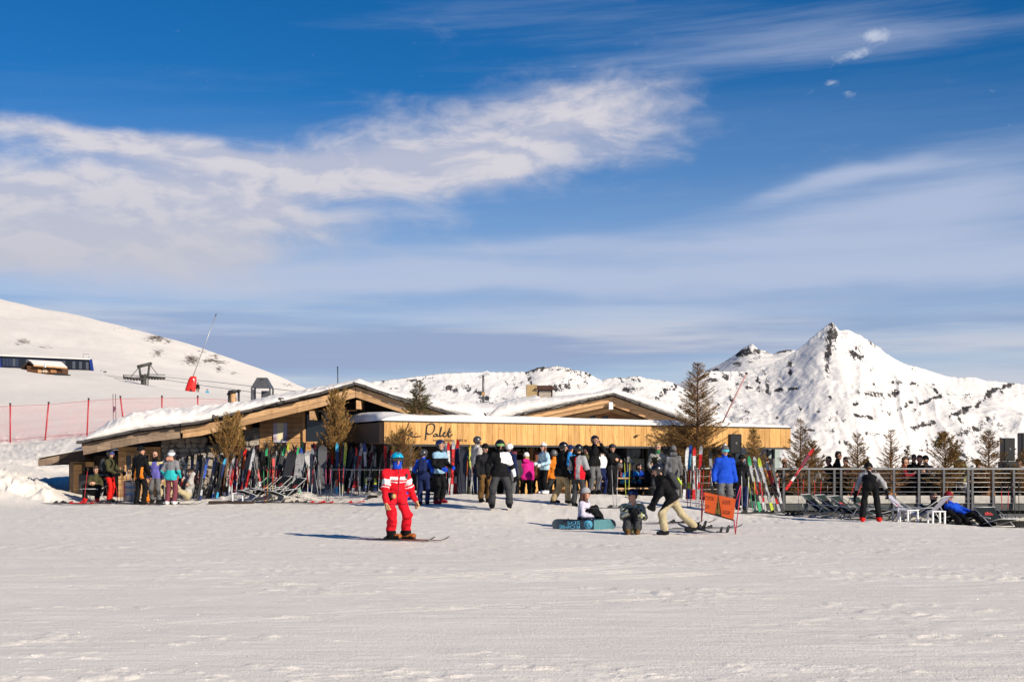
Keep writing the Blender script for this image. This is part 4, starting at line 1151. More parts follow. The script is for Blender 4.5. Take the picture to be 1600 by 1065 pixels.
# ------------------------------------------------------------------ the second gable behind, and the roofs between
def build_hall():
    D = 52.0
    root = empty('gabled_hall', (3.7, 54, 0), 0, 'brown gabled hall with snow roof rising behind the bar fascia', 'building')
    tl = [P(*p, D) for p in [(760, 662), (813, 647), (885, 632), (958, 617), (1010, 636), (1066, 656), (1096, 667)]]
    poly = [(p.x, p.z) for p in tl]; xs = [p[0] for p in poly]; zs = [p[1] for p in poly]
    rz_ = lambda x: float(np.interp(x, xs, zs))
    core = MB(); core.prism([Vector((xs[0] + .3, 53, -.4))] + [Vector((x, 53, z - .28)) for x, z in poly[1:-1]] + [Vector((xs[-1] - .3, 53, -.4))], (0, 10, 0)); core.build('wall', M_GABLE, root)
    dk = MB()
    for (x0, z0), (x1, z1) in zip(poly[:-1], poly[1:]):
        dk.prism([(x0, D + .03, z0 - .02), (x1, D + .03, z1 - .02), (x1, D + .03, z1 - .14), (x0, D + .03, z0 - .14)], (0, 11, 0))
    dk.build('roof', M_DARKWOOD, root)
    def plank(off, h, y, a, b):
        m = MB()
        st = sorted([a, b] + [x for x in xs if a < x < b])
        for q0, q1 in zip(st[:-1], st[1:]):
            m.prism([(q0, y, rz_(q0) - off), (q1, y, rz_(q1) - off), (q1, y, rz_(q1) - off - h), (q0, y, rz_(q0) - off - h)], (0, .07, 0))
        m.build('bargeboard', M_TIMBER, root)
    px_ = xs[3]
    plank(.06, .19, D - .04, xs[0], px_ - .003); plank(.06, .19, D - .04, px_ + .003, xs[-1])
    plank(.257, .14, D + .02, xs[0] + .3, px_ - .003); plank(.257, .14, D + .02, px_ + .003, xs[-1] - .3)
    plank(.42, .16, D + .9, xs[0] + .9, px_ - .003); plank(.42, .16, D + .9, px_ + .003, xs[-1] - .9)
    # gable boards
    z = 2.2; gb = board_mesh('gable_board', M_GABLE, .012)
    while z < 3.1:
        lo = [x for x in np.linspace(xs[0], xs[-1], 400) if rz_(x) - .52 > z + .17]
        if len(lo) > 10: put('gable_board', gb, root, ((lo[0] + lo[-1]) / 2, 52.97, z + .085), (lo[-1] - lo[0], .05, .165))
        z += .175
    for px in (922, 942):
        p = P(px, 653, 52.9); w = MB(); w.prism([(p.x - .25, 52.93, p.z - .2), (p.x + .2, 52.93, p.z - .2), (p.x + .2, 52.93, p.z + .10), (p.x, 52.93, p.z + .06)], (0, .03, 0)); w.build('window', M_GLASS, root)
    p = P(954, 634, D); bx = MB(); bx.box((p.x, D - .12, p.z), (.16, .12, .27), bevel=.02); bx.build('floodlight', M_WHITE, root)
    r_ = random.Random(8); smesh = MB(); smesh.box((0, 0, 0), (1, 1, 1), bevel=.06, jitter=.03); sm = smesh.mesh('slate', M_SLATE)
    x = xs[0]
    while x < xs[-1] - .2:
        w = r_.uniform(.22, .45); sl = math.atan2(rz_(x + w) - rz_(x), w)
        put('slate', sm, root, (x + w / 2, D + r_.uniform(-.12, .02), rz_(x + w / 2) + .015), (w * 1.15, .5, r_.uniform(.05, .09)), ry=-sl + r_.uniform(-.06, .06)); x += w
    snow_cap('roof_snow', root, [(x, z + .05) for x, z in poly], D + .0, 64, [.5, .5, .42, .34, .27, .20, .22, .28, .36, .42, .40], rad=.55, nx=200, ny=50, seed=21, rough=.5, side=(.8, .8), back_rise=.01)
    # wooden chimney house on the ridge snow
    c = P(843, 614, 57)
    cb = MB(); cb.box((c.x - .32, 57, Zp(616, 57)), (.42, .8, .75), bevel=.01); chm = cb.build('chimney', wood('pale_boards', (0.50, 0.36, 0.18), (0.36, 0.25, 0.12), 'z'), root)
    st = MB(); st.box((c.x + .2, 57, Zp(619, 57)), (.62, .7, .5), bevel=.05, jitter=.02); st.build('stone_base', M_STONE, chm)
    for sx in (-.05, .48):
        po = MB(); po.box((c.x + sx, 56.66, Zp(613, 57)), (.05, .05, .42)); po.build('post', M_DARKWOOD, chm)
    rf = MB(); rf.prism([(c.x - .22, 56.5, Zp(609, 57)), (c.x + .62, 56.5, Zp(609.5, 57)), (c.x + .50, 56.9, Zp(602, 57)), (c.x - .22, 56.9, Zp(602, 57))], (0, .5, 0)); rf.build('cap_roof', wood('rusty_roof', (0.12, 0.06, 0.04), (0.07, 0.035, 0.025), 'x', knots=False), chm)
build_hall()

def build_link_roof():
    root = empty('link_building', (-.6, 57, 0), 0, 'low building under smooth deep snow between the two gables', 'building')
    c = MB(); c.box((-.6, 59, 1.3), (5.4, 7, 3.3)); c.build('wall', M_DARKWOOD, root)
    pts = [P(*p, 55.2) for p in [(650, 640), (690, 640), (730, 646), (770, 645), (800, 640), (850, 634)]]
    snow_cap('roof_snow', root, [(p.x, p.z) for p in pts], 54.6, 63, [.5, .55, .48, .36, .36, .45, .5], rad=1.6, nx=150, ny=50, seed=33, rough=.45, side=(.4, .4), back_rise=.02)
build_link_roof()
# ------------------------------------------------------------------ terrace on the right, its railing and tables
TD = 44.0
def build_terrace():
    root = empty('terrace', (X(1400, TD), TD + 4, 0), 0, 'raised concrete and steel terrace running to the right edge', 'terrace')
    x0, x1 = X(1165, TD), X(1760, TD)
    dk = MB(); dk.box(((x0 + x1) / 2, TD + 5.2, .06), (x1 - x0, 10.0, .12)); dk.build('deck', M_GREYPLANK, root)
    bm_ = MB(); bm_.box(((x0 + x1) / 2, TD + .10, Zp(791.5, TD)), (x1 - x0, .16, (797 - 786) / F * TD)); bm_.build('edge_beam', paint('dark_steel', (0.055, 0.06, 0.06), .55, .15, metal=.3), root)
    lw = MB(); lw.box(((x0 + x1) / 2, TD + .45, -.45), (x1 - x0, .2, .22)); lw.build('ledge', M_CONC, root)
    ww = MB(); ww.box(((x0 + x1) / 2, TD + .75, -1.2), (x1 - x0, .2, 2.2)); ww.build('wall', paint('dark_rubble', (0.075, 0.07, 0.068), .95, .5, 5, bump=.8, bump_scale=9), root)
    posts = [1182, 1224, 1263.5, 1303, 1313.5, 1352, 1396, 1435, 1474, 1512, 1518.5, 1551, 1583, 1622, 1661, 1700, 1739]
    pm = board_mesh('panel', M_CONC, .01)
    for a, b in zip(posts[:-1], posts[1:]):
        if b - a < 12: continue
        xa, xb = X(a + 3.5, TD), X(b - 3.5, TD)
        put('panel', pm, root, ((xa + xb) / 2, TD + .02, (Zp(773.5, TD) + Zp(786, TD)) / 2), (xb - xa, .07, (786 - 773.5) / F * TD - .01))
    rail = empty('terrace_railing', (X(1400, TD), TD, 0), 0, 'galvanised steel railing with thin wires along the terrace edge', 'railing')
    tr = MB(); tr.beam((x0, TD - .02, Zp(732, TD)), (x1, TD - .02, Zp(732, TD)), .06, .055, bevel=.01); tr.build('top_rail', M_STEEL, rail)
    zt, zb = Zp(733.4, TD), Zp(795, TD)
    pmesh = MB(); pmesh.box((0, 0, 0), (.07, .05, 1), bevel=.004); pmm = pmesh.mesh('post', M_GREYMETAL)
    for p in posts:
        put('post', pmm, rail, (X(p, TD), TD - .05, (zt + zb) / 2), (1, 1, zt - zb))
    for py in (739, 746, 753, 760.5, 768):
        w = MB(); w.tube([(x0, TD - .01, Zp(py, TD)), (x1, TD - .01, Zp(py, TD))], .009, 6); w.build('wire', M_STEEL, rail)
    # short return of the railing in front of the big tree
    r2 = empty('terrace_barrier', (X(1100, 43.5), 43.5, 0), 0, 'short grey steel barrier beside the tall tree', 'barrier')
    a, b = X(1064, 43.2), X(1164, 43.9)
    zt = Zp(731, 43.5)
    t2 = MB(); t2.tube([(a, 43.2, zt), (b, 43.9, zt - .02)], .022, 8); t2.build('top_rail', M_STEEL, r2)
    for k in range(5):
        q = k / 4; px = a + (b - a) * q; py = 43.2 + .7 * q
        m = MB(); m.tube([(px, py, zt), (px, py, -.1)], .018, 6); m.build('post', M_STEEL, r2)
    for zz in (.25, .45, .65, .85):
        m = MB(); m.tube([(a, 43.2, zt - zz), (b, 43.9, zt - zz)], .008, 5); m.build('wire', M_STEEL, r2)
    # gate legs at the right
build_terrace()

def picnic_table(x, y, z, rz, w, label):
    root = empty('picnic_table', (x, y, z), rz, label, 'table', 'picnic tables on the terrace')
    for k in range(4):
        m = MB(); m.box((0, -.27 + k * .18, .74), (w, .165, .04), bevel=.006); m.build('table_board', M_TIMBER, root, world=False)
    for sy in (-1, 1):
        for k in range(2):
            m = MB(); m.box((0, sy * (.66 + k * .14), .44), (w, .13, .04), bevel=.006); m.build('bench_board', M_TIMBER, root, world=False)
    for sx in (-1, 1):
        m = MB(); m.beam((sx * (w / 2 - .25), -.62, 0), (sx * (w / 2 - .25), .12, .72), .05, .09, up=(1, 0, 0)); m.build('leg', M_TIMBER, root, world=False)
        m = MB(); m.beam((sx * (w / 2 - .31), .62, 0), (sx * (w / 2 - .31), -.12, .72), .05, .09, up=(1, 0, 0)); m.build('leg', M_TIMBER, root, world=False)
        m = MB(); m.beam((sx * (w / 2 - .28), -.8, .40), (sx * (w / 2 - .28), .8, .40), .12, .07, up=(0, 0, 1)); m.build('crossbar', M_TIMBER, root, world=False)
    return root
for (px, d, rz, w, lb) in [(1215, 46.5, .1, 1.9, 'wooden picnic table behind the railing, nearest the bar pavilion'), (1285, 46.8, -.05, 2.0, 'wooden picnic table beside the seated group left of the bending skier'),
                       (1432, 46.6, .05, 1.9, 'wooden picnic table behind the railing between the two thin trees'), (1505, 47.0, -.06, 2.0, 'wooden picnic table where a pale yellow jacket leans forward'), (1585, 46.6, .03, 2.0, 'wooden picnic table at the right edge below the loudspeakers')]:
    picnic_table(X(px, d), d, .12, rz, w, lb)

wb = empty('windbreak', (X(1400, 49.5), 49.5, .12), 0, 'low dark boarded windbreak along the back of the terrace', 'fence')
bmw = board_mesh('panel', M_DARKWOOD, .01)
for k in range(24):
    put('panel', bmw, wb, (X(1180, 49.5) + k * .56, 49.5, .58), (.54, .05, .9), rz=0)
for (px, d, rz, lb) in ((1250, 48.2, .1, 'dark picnic table in the second row behind the crooked conifer'), (1335, 48.4, -.1, 'dark picnic table in the second row behind the bending skier'), (1400, 48.2, .05, 'picnic table in the second row behind the narrow tall conifer'), (1462, 48.5, 0, 'picnic table in the second row behind the bushy conifer'), (1545, 48.3, .05, 'picnic table in the second row behind the full conifer')):
    picnic_table(X(px, d), d, .12, rz, 1.9, lb)
# tables with benches under the bar roof
for (px, nn, w, lb) in [(985, -1.1, 1.7, 'dark wooden bench table in front of the shop window'), (905, .9, 1.5, 'wooden bench table in the shade beside the bar counter')]:
    s = s_of(px, nn); q = FP(s, nn, 0)
    zg = gz(q.x, q.y) if nn < 0 else -.12
    t = picnic_table(q.x, q.y, max(zg, -.1), ROT_F, w, lb); t['group'] = 'bench tables by the bar'

# ------------------------------------------------------------------ loudspeakers
def loudspeaker(px, d, py0, py1, w, label, stand=True):
    zt, zb = Zp(py0, d), Zp(py1, d)
    g = .12 if d > 44 else gz(X(px, d), d)
    root = empty('loudspeaker', (X(px, d), d, g), 0, label, 'loudspeaker', 'black loudspeakers above the terrace')
    b = MB(); b.box((X(px, d), d, (zt + zb) / 2), (w, .42, zt - zb), bevel=.02); b.build('cabinet', M_BLACK, root)
    g_ = MB(); g_.box((X(px, d), d - .212, (zt + zb) / 2), (w - .06, .012, zt - zb - .07), bevel=.004); gr = g_.build('grille', paint('speaker_grille', (0.012, 0.012, 0.013), .7, .3, 40), root)
    lg = MB(); lg.box((X(px, d) + .02, d - .222, (zt + zb) / 2 + .02), (.05, .01, .07)); lg.build('badge', paint('badge_grey', (0.16, 0.15, 0.15), .5), gr)
    if stand:
        p = MB(); p.tube([(X(px, d), d, zb + .02), (X(px, d), d, g)], .025, 8); p.build('pole', M_BLACK, root)
        for k in range(3):
            a = k * 2.094 + .4
            l = MB(); l.tube([(X(px, d), d, g + .45), (X(px, d) + .4 * math.cos(a), d + .4 * math.sin(a), g + .01)], .014, 6); l.build('leg', M_BLACK, root)
loudspeaker(1148, 44.6, 678, 708, .37, 'black loudspeaker on a stand behind the blue jacket')
loudspeaker(1574, 46, 684, 720, .36, 'narrow black loudspeaker near the right edge of the terrace')
loudspeaker(1601, 46.4, 676, 728, .34, 'tall black loudspeaker cut by the right edge of the photo')
cab = empty('speaker_cabinet', (X(1574, 46), 46, .12), 0, 'black subwoofer cabinet under the narrow loudspeaker on the terrace', 'loudspeaker')
c_ = MB(); c_.box((X(1574, 46), 45.9, .12 + (Zp(720.5, 46) - .12) / 2), (.52, .5, Zp(720.5, 46) - .12), bevel=.02); c_.build('cabinet', M_BLACK, cab)
c2 = MB(); c2.box((X(1574, 46), 45.64, .55), (.42, .015, .5), bevel=.004); c2.build('grille', MATS['speaker_grille'], cab)

# ------------------------------------------------------------------ conifers cut and stuck in the snow, brown and thin
def needle_mat(name, a, b):
    m, n, bs = new_mat(name)
    oi = n.new('ShaderNodeNewGeometry')
    f = n.noise(oi.outputs['Position'], 5.0, 4, 0.6)
    n.t.links.new(n.mix(n.ramp(f, .35, .65), a, b), bs.inputs['Base Color'])
    bs.inputs['Roughness'].default_value = .75
    bs.inputs['Specular IOR Level'].default_value = .2
    return m
M_BARK = paint('bark', (0.115, 0.065, 0.035), .9, .3, 20)
M_TWIG = paint('dry_twig', (0.24, 0.12, 0.045), .85, .3, 20)
M_NEEDLE = needle_mat('dry_needles', (0.19, 0.115, 0.030), (0.38, 0.20, 0.065))
M_GREEN = needle_mat('green_needles', (0.035, 0.045, 0.016), (0.10, 0.090, 0.030))

def conifer(px, d, py_top, base_z, rad, label, seed, green=.5, density=1.0, lift=.15, lean=(0, 0), low=.12, whorl=.12, power=.9, pot=False):
    """thin conifer: trunk, whorls of branches with side twigs and tufts of needles"""
    r_ = random.Random(seed)
    top = Zp(py_top, d); h = top - base_z
    root = empty('conifer', (X(px, d), d, base_z), r_.uniform(0, 6), label, 'tree', 'cut conifers set around the hut')
    tr = MB()
    n = 9
    line = [Vector((lean[0] * (i / (n - 1)) ** 1.5, lean[1] * (i / (n - 1)) ** 1.5, h * i / (n - 1))) for i in range(n)]
    rad0 = .018 * h + .012
    tr.tube(line, [rad0 * (1 - i / (n - 1)) + .004 for i in range(n)], 7)
    tr.build('trunk', M_BARK, root, world=False)
    ctr = lambda t: Vector((lean[0] * t ** 1.5, lean[1] * t ** 1.5, h * t))
    br = MB(); nv = []; nf = []; nm = []
    def tuft(p, dirv, size, k):
        # a spray of narrow needle blades round a twig
        for i in range(k):
            a = r_.uniform(0, 6.283); v = Vector((math.cos(a), math.sin(a), r_.uniform(-.2, .8)))
            v = (dirv * r_.uniform(.5, 1.2) + v * r_.uniform(.35, .8)).normalized()
            L = size * r_.uniform(.6, 1.3); w = v.orthogonal().normalized() * size * r_.uniform(.10, .20)
            q = p + dirv * r_.uniform(-.3, .3) * size
            o = len(nv); nv.extend([q - w * .6, q + w * .6, q + v * L]); nf.append((o, o + 1, o + 2)); nm.append(0 if r_.random() > green else 1)
    z = low * h; lv = 0
    while z < h * .985:
        t = z / h
        L0 = rad * (1 - t) ** power + .03 * (1 - t) + .02
        nb = max(3, int(round((5 + 3 * (1 - t)) * density)))
        for b in range(nb):
            if r_.random() < .22: continue
            a = r_.uniform(0, 6.283); L = L0 * r_.uniform(.45, 1.35)
            up = lift + r_.uniform(-.15, .25) + .5 * t
            dv = Vector((math.cos(a), math.sin(a), up)).normalized()
            p0 = ctr(t); sag = r_.uniform(-.05, .18)
            pts = [p0 + dv * L * q + Vector((0, 0, -sag * L * q * q + .12 * L * q ** 3)) for q in (0, .35, .7, 1.0)]
            br.tube(pts, [.006 + .006 * L, .005 + .003 * L, .004, .002], 4, caps=False)
            steps = max(2, int(L / .075 * density))
            for sidx in range(steps):
                q = .18 + .82 * (sidx + r_.random()) / steps
                i = min(2, int(q * 3)); f = q * 3 - i if q < 1 else 1
                p = pts[i] * (1 - f) + pts[i + 1] * f
                side = Vector((-dv.y, dv.x, r_.uniform(-.2, .5))) * r_.choice((-1, 1))
                tw = (dv * .8 + side * r_.uniform(.4, 1.0)).normalized(); tl = L * (1 - q) * .35 + r_.uniform(.03, .09)
                br.tube([p, p + tw * tl], [.0035, .0018], 3, caps=False)
                tuft(p + tw * tl * .5, tw, .05 + .025 * r_.random(), 5)
                tuft(p + tw * tl, tw, .055 + .025 * r_.random(), 5)
            tuft(pts[-1], dv, .06, 5)
        z += whorl * (1 - .45 * t) * r_.uniform(.75, 1.25)
    tuft(ctr(1.0), Vector((0, 0, 1)), .07, 6)
    br.build('branches', M_TWIG, root, world=False, recalc=False)
    me = bpy.data.meshes.new('needles'); me.from_pydata([tuple(v) for v in nv], [], nf); me.materials.append(M_NEEDLE); me.materials.append(M_GREEN)
    me.polygons.foreach_set('material_index', nm); me.update()
    c = link('crown', me, None, root)
    if pot:
        m = MB(); m.lathe((0, 0, 0), [(.17, 0), (.21, .12), (.19, .2), (.05, .22)], 12); m.build('pot', paint('terracotta', (0.42, 0.17, 0.05), .8), root, world=False)
    return root

G = lambda px, d: gz(X(px, d), d)
conifer(1090, 45.2, 566, -.1, 1.30, 'tallest sparse conifer standing in front of the fascia\'s right part', 1, .28, 1.55, .15, low=.05, whorl=.105, power=.75)
conifer(1178, 44.3, 668, .1, .66, 'small brown conifer right of the black loudspeaker on a stand', 2, .25, 1.35, .3, low=.05, whorl=.10)
conifer(1251, 44.7, 655, .1, .85, 'thin crooked conifer at the right end of the bar pavilion', 3, .3, 1.2, .3, (.05, 0), low=.05, whorl=.12)
conifer(1268, 45.4, 690, .1, .6, 'bushy dark conifer just right of the pavilion corner, beside the crooked one', 13, .4, 1.4, .4, low=.05, power=.6)
conifer(1340, 45.2, 678, .12, .62, 'brown conifer behind the railing left of the bending skier', 4, .3, 1.3, .3, low=.06, power=.75)
conifer(1392, 45.2, 670, .12, .58, 'narrow tall conifer behind the railing right of the bending skier', 5, .12, 1.3, .35, low=.10, power=.75, pot=True)
conifer(1418, 47.5, 698, .12, .30, 'tiny dark green conifer between two brown ones on the terrace', 6, .9, 1.0, .3)
conifer(1479, 45.3, 678, .12, .80, 'wide bushy conifer with a pot left of the yellow jacket', 7, .35, 1.5, .45, (.12, 0), low=.16, power=.6, pot=True)
conifer(1545, 45.2, 672, .12, .72, 'full conifer with a pot left of the narrow loudspeaker', 8, .25, 1.4, .3, low=.16, power=.75, pot=True)
conifer(1603, 45.0, 700, .12, .70, 'conifer cut by the right edge of the photo below the tall loudspeaker', 9, .3, 1.3, .3, low=.10)
conifer(655, 45.5, 596, 2.62, .48, 'dense dark green little fir on the snowy roof behind the sign', 10, 1.0, 1.7, .15, low=.04, whorl=.09)
conifer(529, 45.6, 622, .35, 1.0, 'tall broom-like brown conifer in front of the chalet window', 11, .15, 1.1, 1.6, (.05, 0), low=.22, whorl=.115, power=.35)
conifer(350, 45.8, 660, .3, .95, 'ragged brown conifer in front of the grey shingle boards', 12, .2, 1.15, 1.3, (-.35, 0), low=.30, whorl=.10, power=.35)
conifer(632, 42.7, 677, .25, .72, 'low spreading conifer hiding the first letter of the sign', 14, .4, 1.0, .9, low=.30, whorl=.11, power=.35)
conifer(420, 46.2, 690, .35, .30, 'small twiggy conifer below the poster', 15, .3, 1.2, .8, low=.2, power=.5)
conifer(372, 46.2, 672, .35, .38, 'brown twiggy conifer against the pale stone pier', 16, .35, 1.3, 1.2, low=.4, power=.4)
# ------------------------------------------------------------------ things on the slopes behind
M_NAVY = paint('navy_panel', (0.012, 0.014, 0.035), .35, .3)
M_BLUEPAINT = paint('blue_paint', (0.012, 0.035, 0.22), .35)
M_RED = paint('red_paint', (0.62, 0.02, 0.015), .4)
def text_mesh(body, size, mat_, extrude=.01, name='lettering'):
    cu = bpy.data.curves.new('txt', 'FONT'); cu.body = body; cu.size = size; cu.extrude = extrude; cu.align_x = 'CENTER'; cu.align_y = 'CENTER'
    to = bpy.data.objects.new('txt', cu); col.objects.link(to)
    dg = bpy.context.evaluated_depsgraph_get(); me = bpy.data.meshes.new_from_object(to.evaluated_get(dg)); bpy.data.objects.remove(to)
    me.name = name; me.materials.clear(); me.materials.append(mat_)
    return me

def build_station():
    D = 330.0
    root = empty('lift_station', tuple(P(60, 582, D)), 0, 'long dark blue chairlift station with white base on the hillside', 'building')
    def pr(pts, dep, name, mt, y0=0.0, parent=root):
        m = MB(); m.prism([P(a, b, D + y0) for a, b in pts], (-.32 * dep, dep, 0)); return m.build(name, mt, parent)
    body = pr([(-60, 553), (139, 561), (143, 578), (-60, 574)], 10, 'wall', M_NAVY)
    pr([(-60, 574), (140, 578), (142, 592), (-60, 588)], 9, 'base', paint('white_cladding', (0.62, 0.60, 0.57), .6), .3)
    pr([(139, 560), (144, 561), (147.5, 584), (143, 584)], 10.4, 'end_panel', M_BLUEPAINT, -.4)
    pr([(-4, 558), (.5, 558), (2.5, 574), (-4, 574)], .6, 'end_panel', M_BLUEPAINT, -.45)
    pr([(147, 580), (160, 578.5), (153, 583), (148, 583)], 3, 'ramp_wing', M_BLUEPAINT, 1)
    rs = MB(); rs.prism([P(a, b, D - .6) for a, b in [(-60, 551.5), (141, 560.2), (141, 561.6), (-60, 553.2)]], (-3.7, 11.5, 0)); rs.build('roof_snow', M_ROOFSNOW, root)
    r_ = random.Random(2)
    wm = [paint('station_glass_blue', (0.03, 0.04, 0.075), .1), paint('station_glass_grey', (0.08, 0.09, 0.11), .1), paint('station_glass_dark', (0.012, 0.014, 0.02), .1)]
    for k in range(26):
        px = 4 + k * 5.2
        y0 = 557.5 + px * .042 + 2; y1 = y0 + 11.5
        m = MB(); m.prism([P(px, y0, D - .1), P(px + 4.4, y0 + .2, D - .1), P(px + 4.4, y1, D - .1), P(px, y1 - .2, D - .1)], (0, .12, 0)); m.build('window', r_.choice(wm), root)
    for px, py in ((19, 575.5), (118, 580.3)):
        p = P(px, py, D); me = text_mesh('TIGNES', 1.0, M_RED)
        put('lettering', me, root, (p.x, D + .2, p.z), (1.15, 1, 1), rx=R(90))
    fr = MB(); a = P(130, 553, D); b = P(139, 560, D)
    fr.tube([(a.x, D, b.z), (a.x, D, a.z), (b.x, D, a.z), (b.x, D, b.z)], .06, 5); fr.build('guard_rail', M_STEEL, root)

    c = empty('mountain_cabin', tuple(P(72, 581, 300)), 0, 'small brown cabin with snowy roof in front of the lift station', 'cabin')
    D2 = 300.0
    def pc(pts, dep, name, mt, y0=0.0):
        m = MB(); m.prism([P(a, b, D2 + y0) for a, b in pts], (0, dep, 0)); return m.build(name, mt, c)
    pc([(42, 571), (95, 573), (95, 584), (42, 584)], 5, 'wall', wood('cabin_boards', (0.16, 0.07, 0.03), (0.09, 0.04, 0.02), 'x', knots=False))
    pc([(32, 575), (44, 563.5), (53, 570), (53, 571.5), (44, 565), (33, 576.5)], 5.5, 'gable_trim', M_DARKWOOD, -.4)
    roof = MB()
    A1, A2, A3, A4 = P(44, 563, D2 + 2.5), P(96, 566, D2 + 2.5), P(105, 574.5, D2 - .6), P(53, 570.5, D2 - .6)
    roof.prism([A4, A3, A2, A1], (0, 0, .18)); roof.build('roof_snow', M_ROOFSNOW, c)
    ev = MB(); ev.beam(A4 + Vector((0, -.1, -.05)), A3 + Vector((0, -.1, -.05)), .3, .3); ev.build('eave_board', M_TIMBER, c)
    for px, w, mt in ((59, 5, M_LOG), (67, 6, M_TIMBER), (79, 9, M_GABLE)):
        pc([(px, 577), (px + w, 577.4), (px + w, 582.5), (px, 582)], .2, 'door' if px == 59 else 'terrace_board', mt, -.25)
    pc([(85, 582), (109, 585), (109, 588.5), (85, 586)], .6, 'low_wall', M_BLACK, -2)
    sg = empty('piste_sign', tuple(P(70, 581, 285)), 0, 'round white piste sign on a post by the cabin', 'sign')
    p = P(70, 572, 285); m = MB(); m.tube([P(70, 569, 285), P(70, 583, 285)], .06, 6); m.build('post', M_BLACK, sg)
    m = MB(); m.lathe((0, 0, 0), [(.28, -.04), (.28, .04)], 16); o = m.build('disc', M_WHITE, sg, world=False); o.rotation_euler = (R(90), 0, 0); o.location = p - sg.location
    m = MB(); m.box(P(70, 580, 285) + Vector((0, -.2, 0)), (1.4, .05, .12)); m.build('board', M_WHITE, sg)
build_station()

def build_pylon():
    D = 300.0
    b0 = P(224, 640, D)
    root = empty('lift_pylon', (b0.x, D, gz(b0.x, D)), 0, 'grey steel chairlift pylon with sheave arms beyond the crest', 'pylon')
    mm = paint('pylon_steel', (0.05, 0.047, 0.042), .6, .2)
    def tb(pts, r, name, mt=mm, parent=root):
        m = MB(); m.tube([P(*p) for p in pts], r * 1.5, 6); return m.build(name, mt, parent)
    tb([(225, 660, D), (224.5, 585, D)], .40, 'shaft')
    tb([(230, 660, D + 1), (231.5, 585, D + 1)], .08, 'ladder')
    tb([(214.5, 573, D - .5), (237, 567.5, D + .8)], .22, 'head_beam')
    tb([(217.5, 572, D - .3), (220, 590, D)], .16, 'head_post'); tb([(233.5, 568.5, D + .6), (231, 590, D)], .16, 'head_post')
    for (x0, y0, x1, y1, yy) in ((193, 589, 226, 592, -2.5), (226, 588, 258, 590, 2.5)):
        a = tb([(x0, y0, D + yy), (x1, y1, D + yy * .3)], .13, 'sheave_arm')
        tb([(x0, y0 - 4, D + yy), (x0, y0 + 2, D + yy)], .08, 'arm_end', parent=a)
        n = 7
        for k in range(n):
            q = (k + .5) / n; px = x0 + (x1 - x0) * q; py = y0 + (y1 - y0) * q
            w = MB(); w.lathe((0, 0, 0), [(.30, -.06), (.26, 0), (.30, .06)], 10); o = w.build('sheave', mm, a, world=False)
            o.rotation_euler = (R(90), 0, 0); o.location = P(px, py + 2.0 - 2 * abs(q - .5), D + yy) - root.location
        tb([(x0, y0 - 3.5, D + yy), (x1, y1 - 4.5, D + yy * .3)], .05, 'hand_rail')
    tb([(205, 588, D - 1.5), (217.5, 573, D - .4)], .05, 'stay'); tb([(234, 569, D + .6), (247, 586, D + 1.5)], .05, 'stay')
    for nm, lb, pts in (('lift_cable', 'upper chairlift cable passing over the left hill', [(140, 583, 330), (192, 589.5, D - 2.5), (258, 589, D + 2.5), (330, 596, 250), (470, 612, 200)]),
                    ('lift_cable', 'lower chairlift cable passing over the left hill', [(140, 586, 330), (192, 592, D - 2), (258, 593, D + 3), (330, 604, 250), (470, 622, 200)])):
        m = MB(); m.tube([P(*p) for p in pts], .045, 5); o = m.build(nm, M_GREYMETAL); tag(o, lb, 'cable')
    ch = empty('lift_chair', tuple(P(164, 588, 320)), 0, 'dark chairlift chair hanging between the station and pylon', 'chairlift')
    m = MB(); m.tube([P(164, 583, 320), P(164.5, 594, 320)], .10, 6); m.build('hanger', mm, ch)
    m = MB(); m.box(P(163, 594.5, 320), (1.1, .6, .18), bevel=.05); m.build('seat', M_BLACK, ch)
    m = MB(); m.box(P(164, 580.5, 320), (.7, .3, .25), bevel=.04); m.build('grip', M_BLACK, ch)
build_pylon()

def build_snow_gun():
    D = 238.0
    p = P(296, 612, D)
    root = empty('snow_lance', (p.x, D, p.z), 0, 'leaning snow lance with a bright red padded base on the crest', 'snow lance')
    m = MB()
    sec = [(0, 1.15, .62), (.7, 1.12, .62), (1.9, .92, .55), (2.5, .7, .45), (2.62, .35, .3)]
    lean = .21
    rings = []
    for z, w, dp in sec:
        for a in range(12):
            t = a / 12 * 2 * math.pi; c, s = math.cos(t), math.sin(t)
            f = lambda v: math.copysign(abs(v) ** .55, v)
            rings.append(Vector((f(c) * w * .75 + lean * z * 1.0 + .1, f(s) * dp, z)))
    fs = [(i * 12 + k, i * 12 + (k + 1) % 12, (i + 1) * 12 + (k + 1) % 12, (i + 1) * 12 + k) for i in range(len(sec) - 1) for k in range(12)] + [tuple(range(len(rings) - 12, len(rings)))]
    m.face_add(rings, fs, 0, True); m.build('padding', M_RED, root, world=False)
    q = MB(); q.box((.85, -.62, 2.0), (.18, .03, .42), Matrix.Rotation(-.35, 3, 'Y')); q.build('label_plate', M_WHITE, root, world=False)
    a, b = P(300, 588, D), P(336.5, 494, D)
    l = MB(); l.tube([a - Vector((.2, 0, 1)), b], .065, 8); l.build('lance', M_STEEL, root)
    t = MB(); t.tube([b, b + (b - a).normalized() * .5], .10, 8); t.build('nozzle', M_GREYMETAL, root)
build_snow_gun()

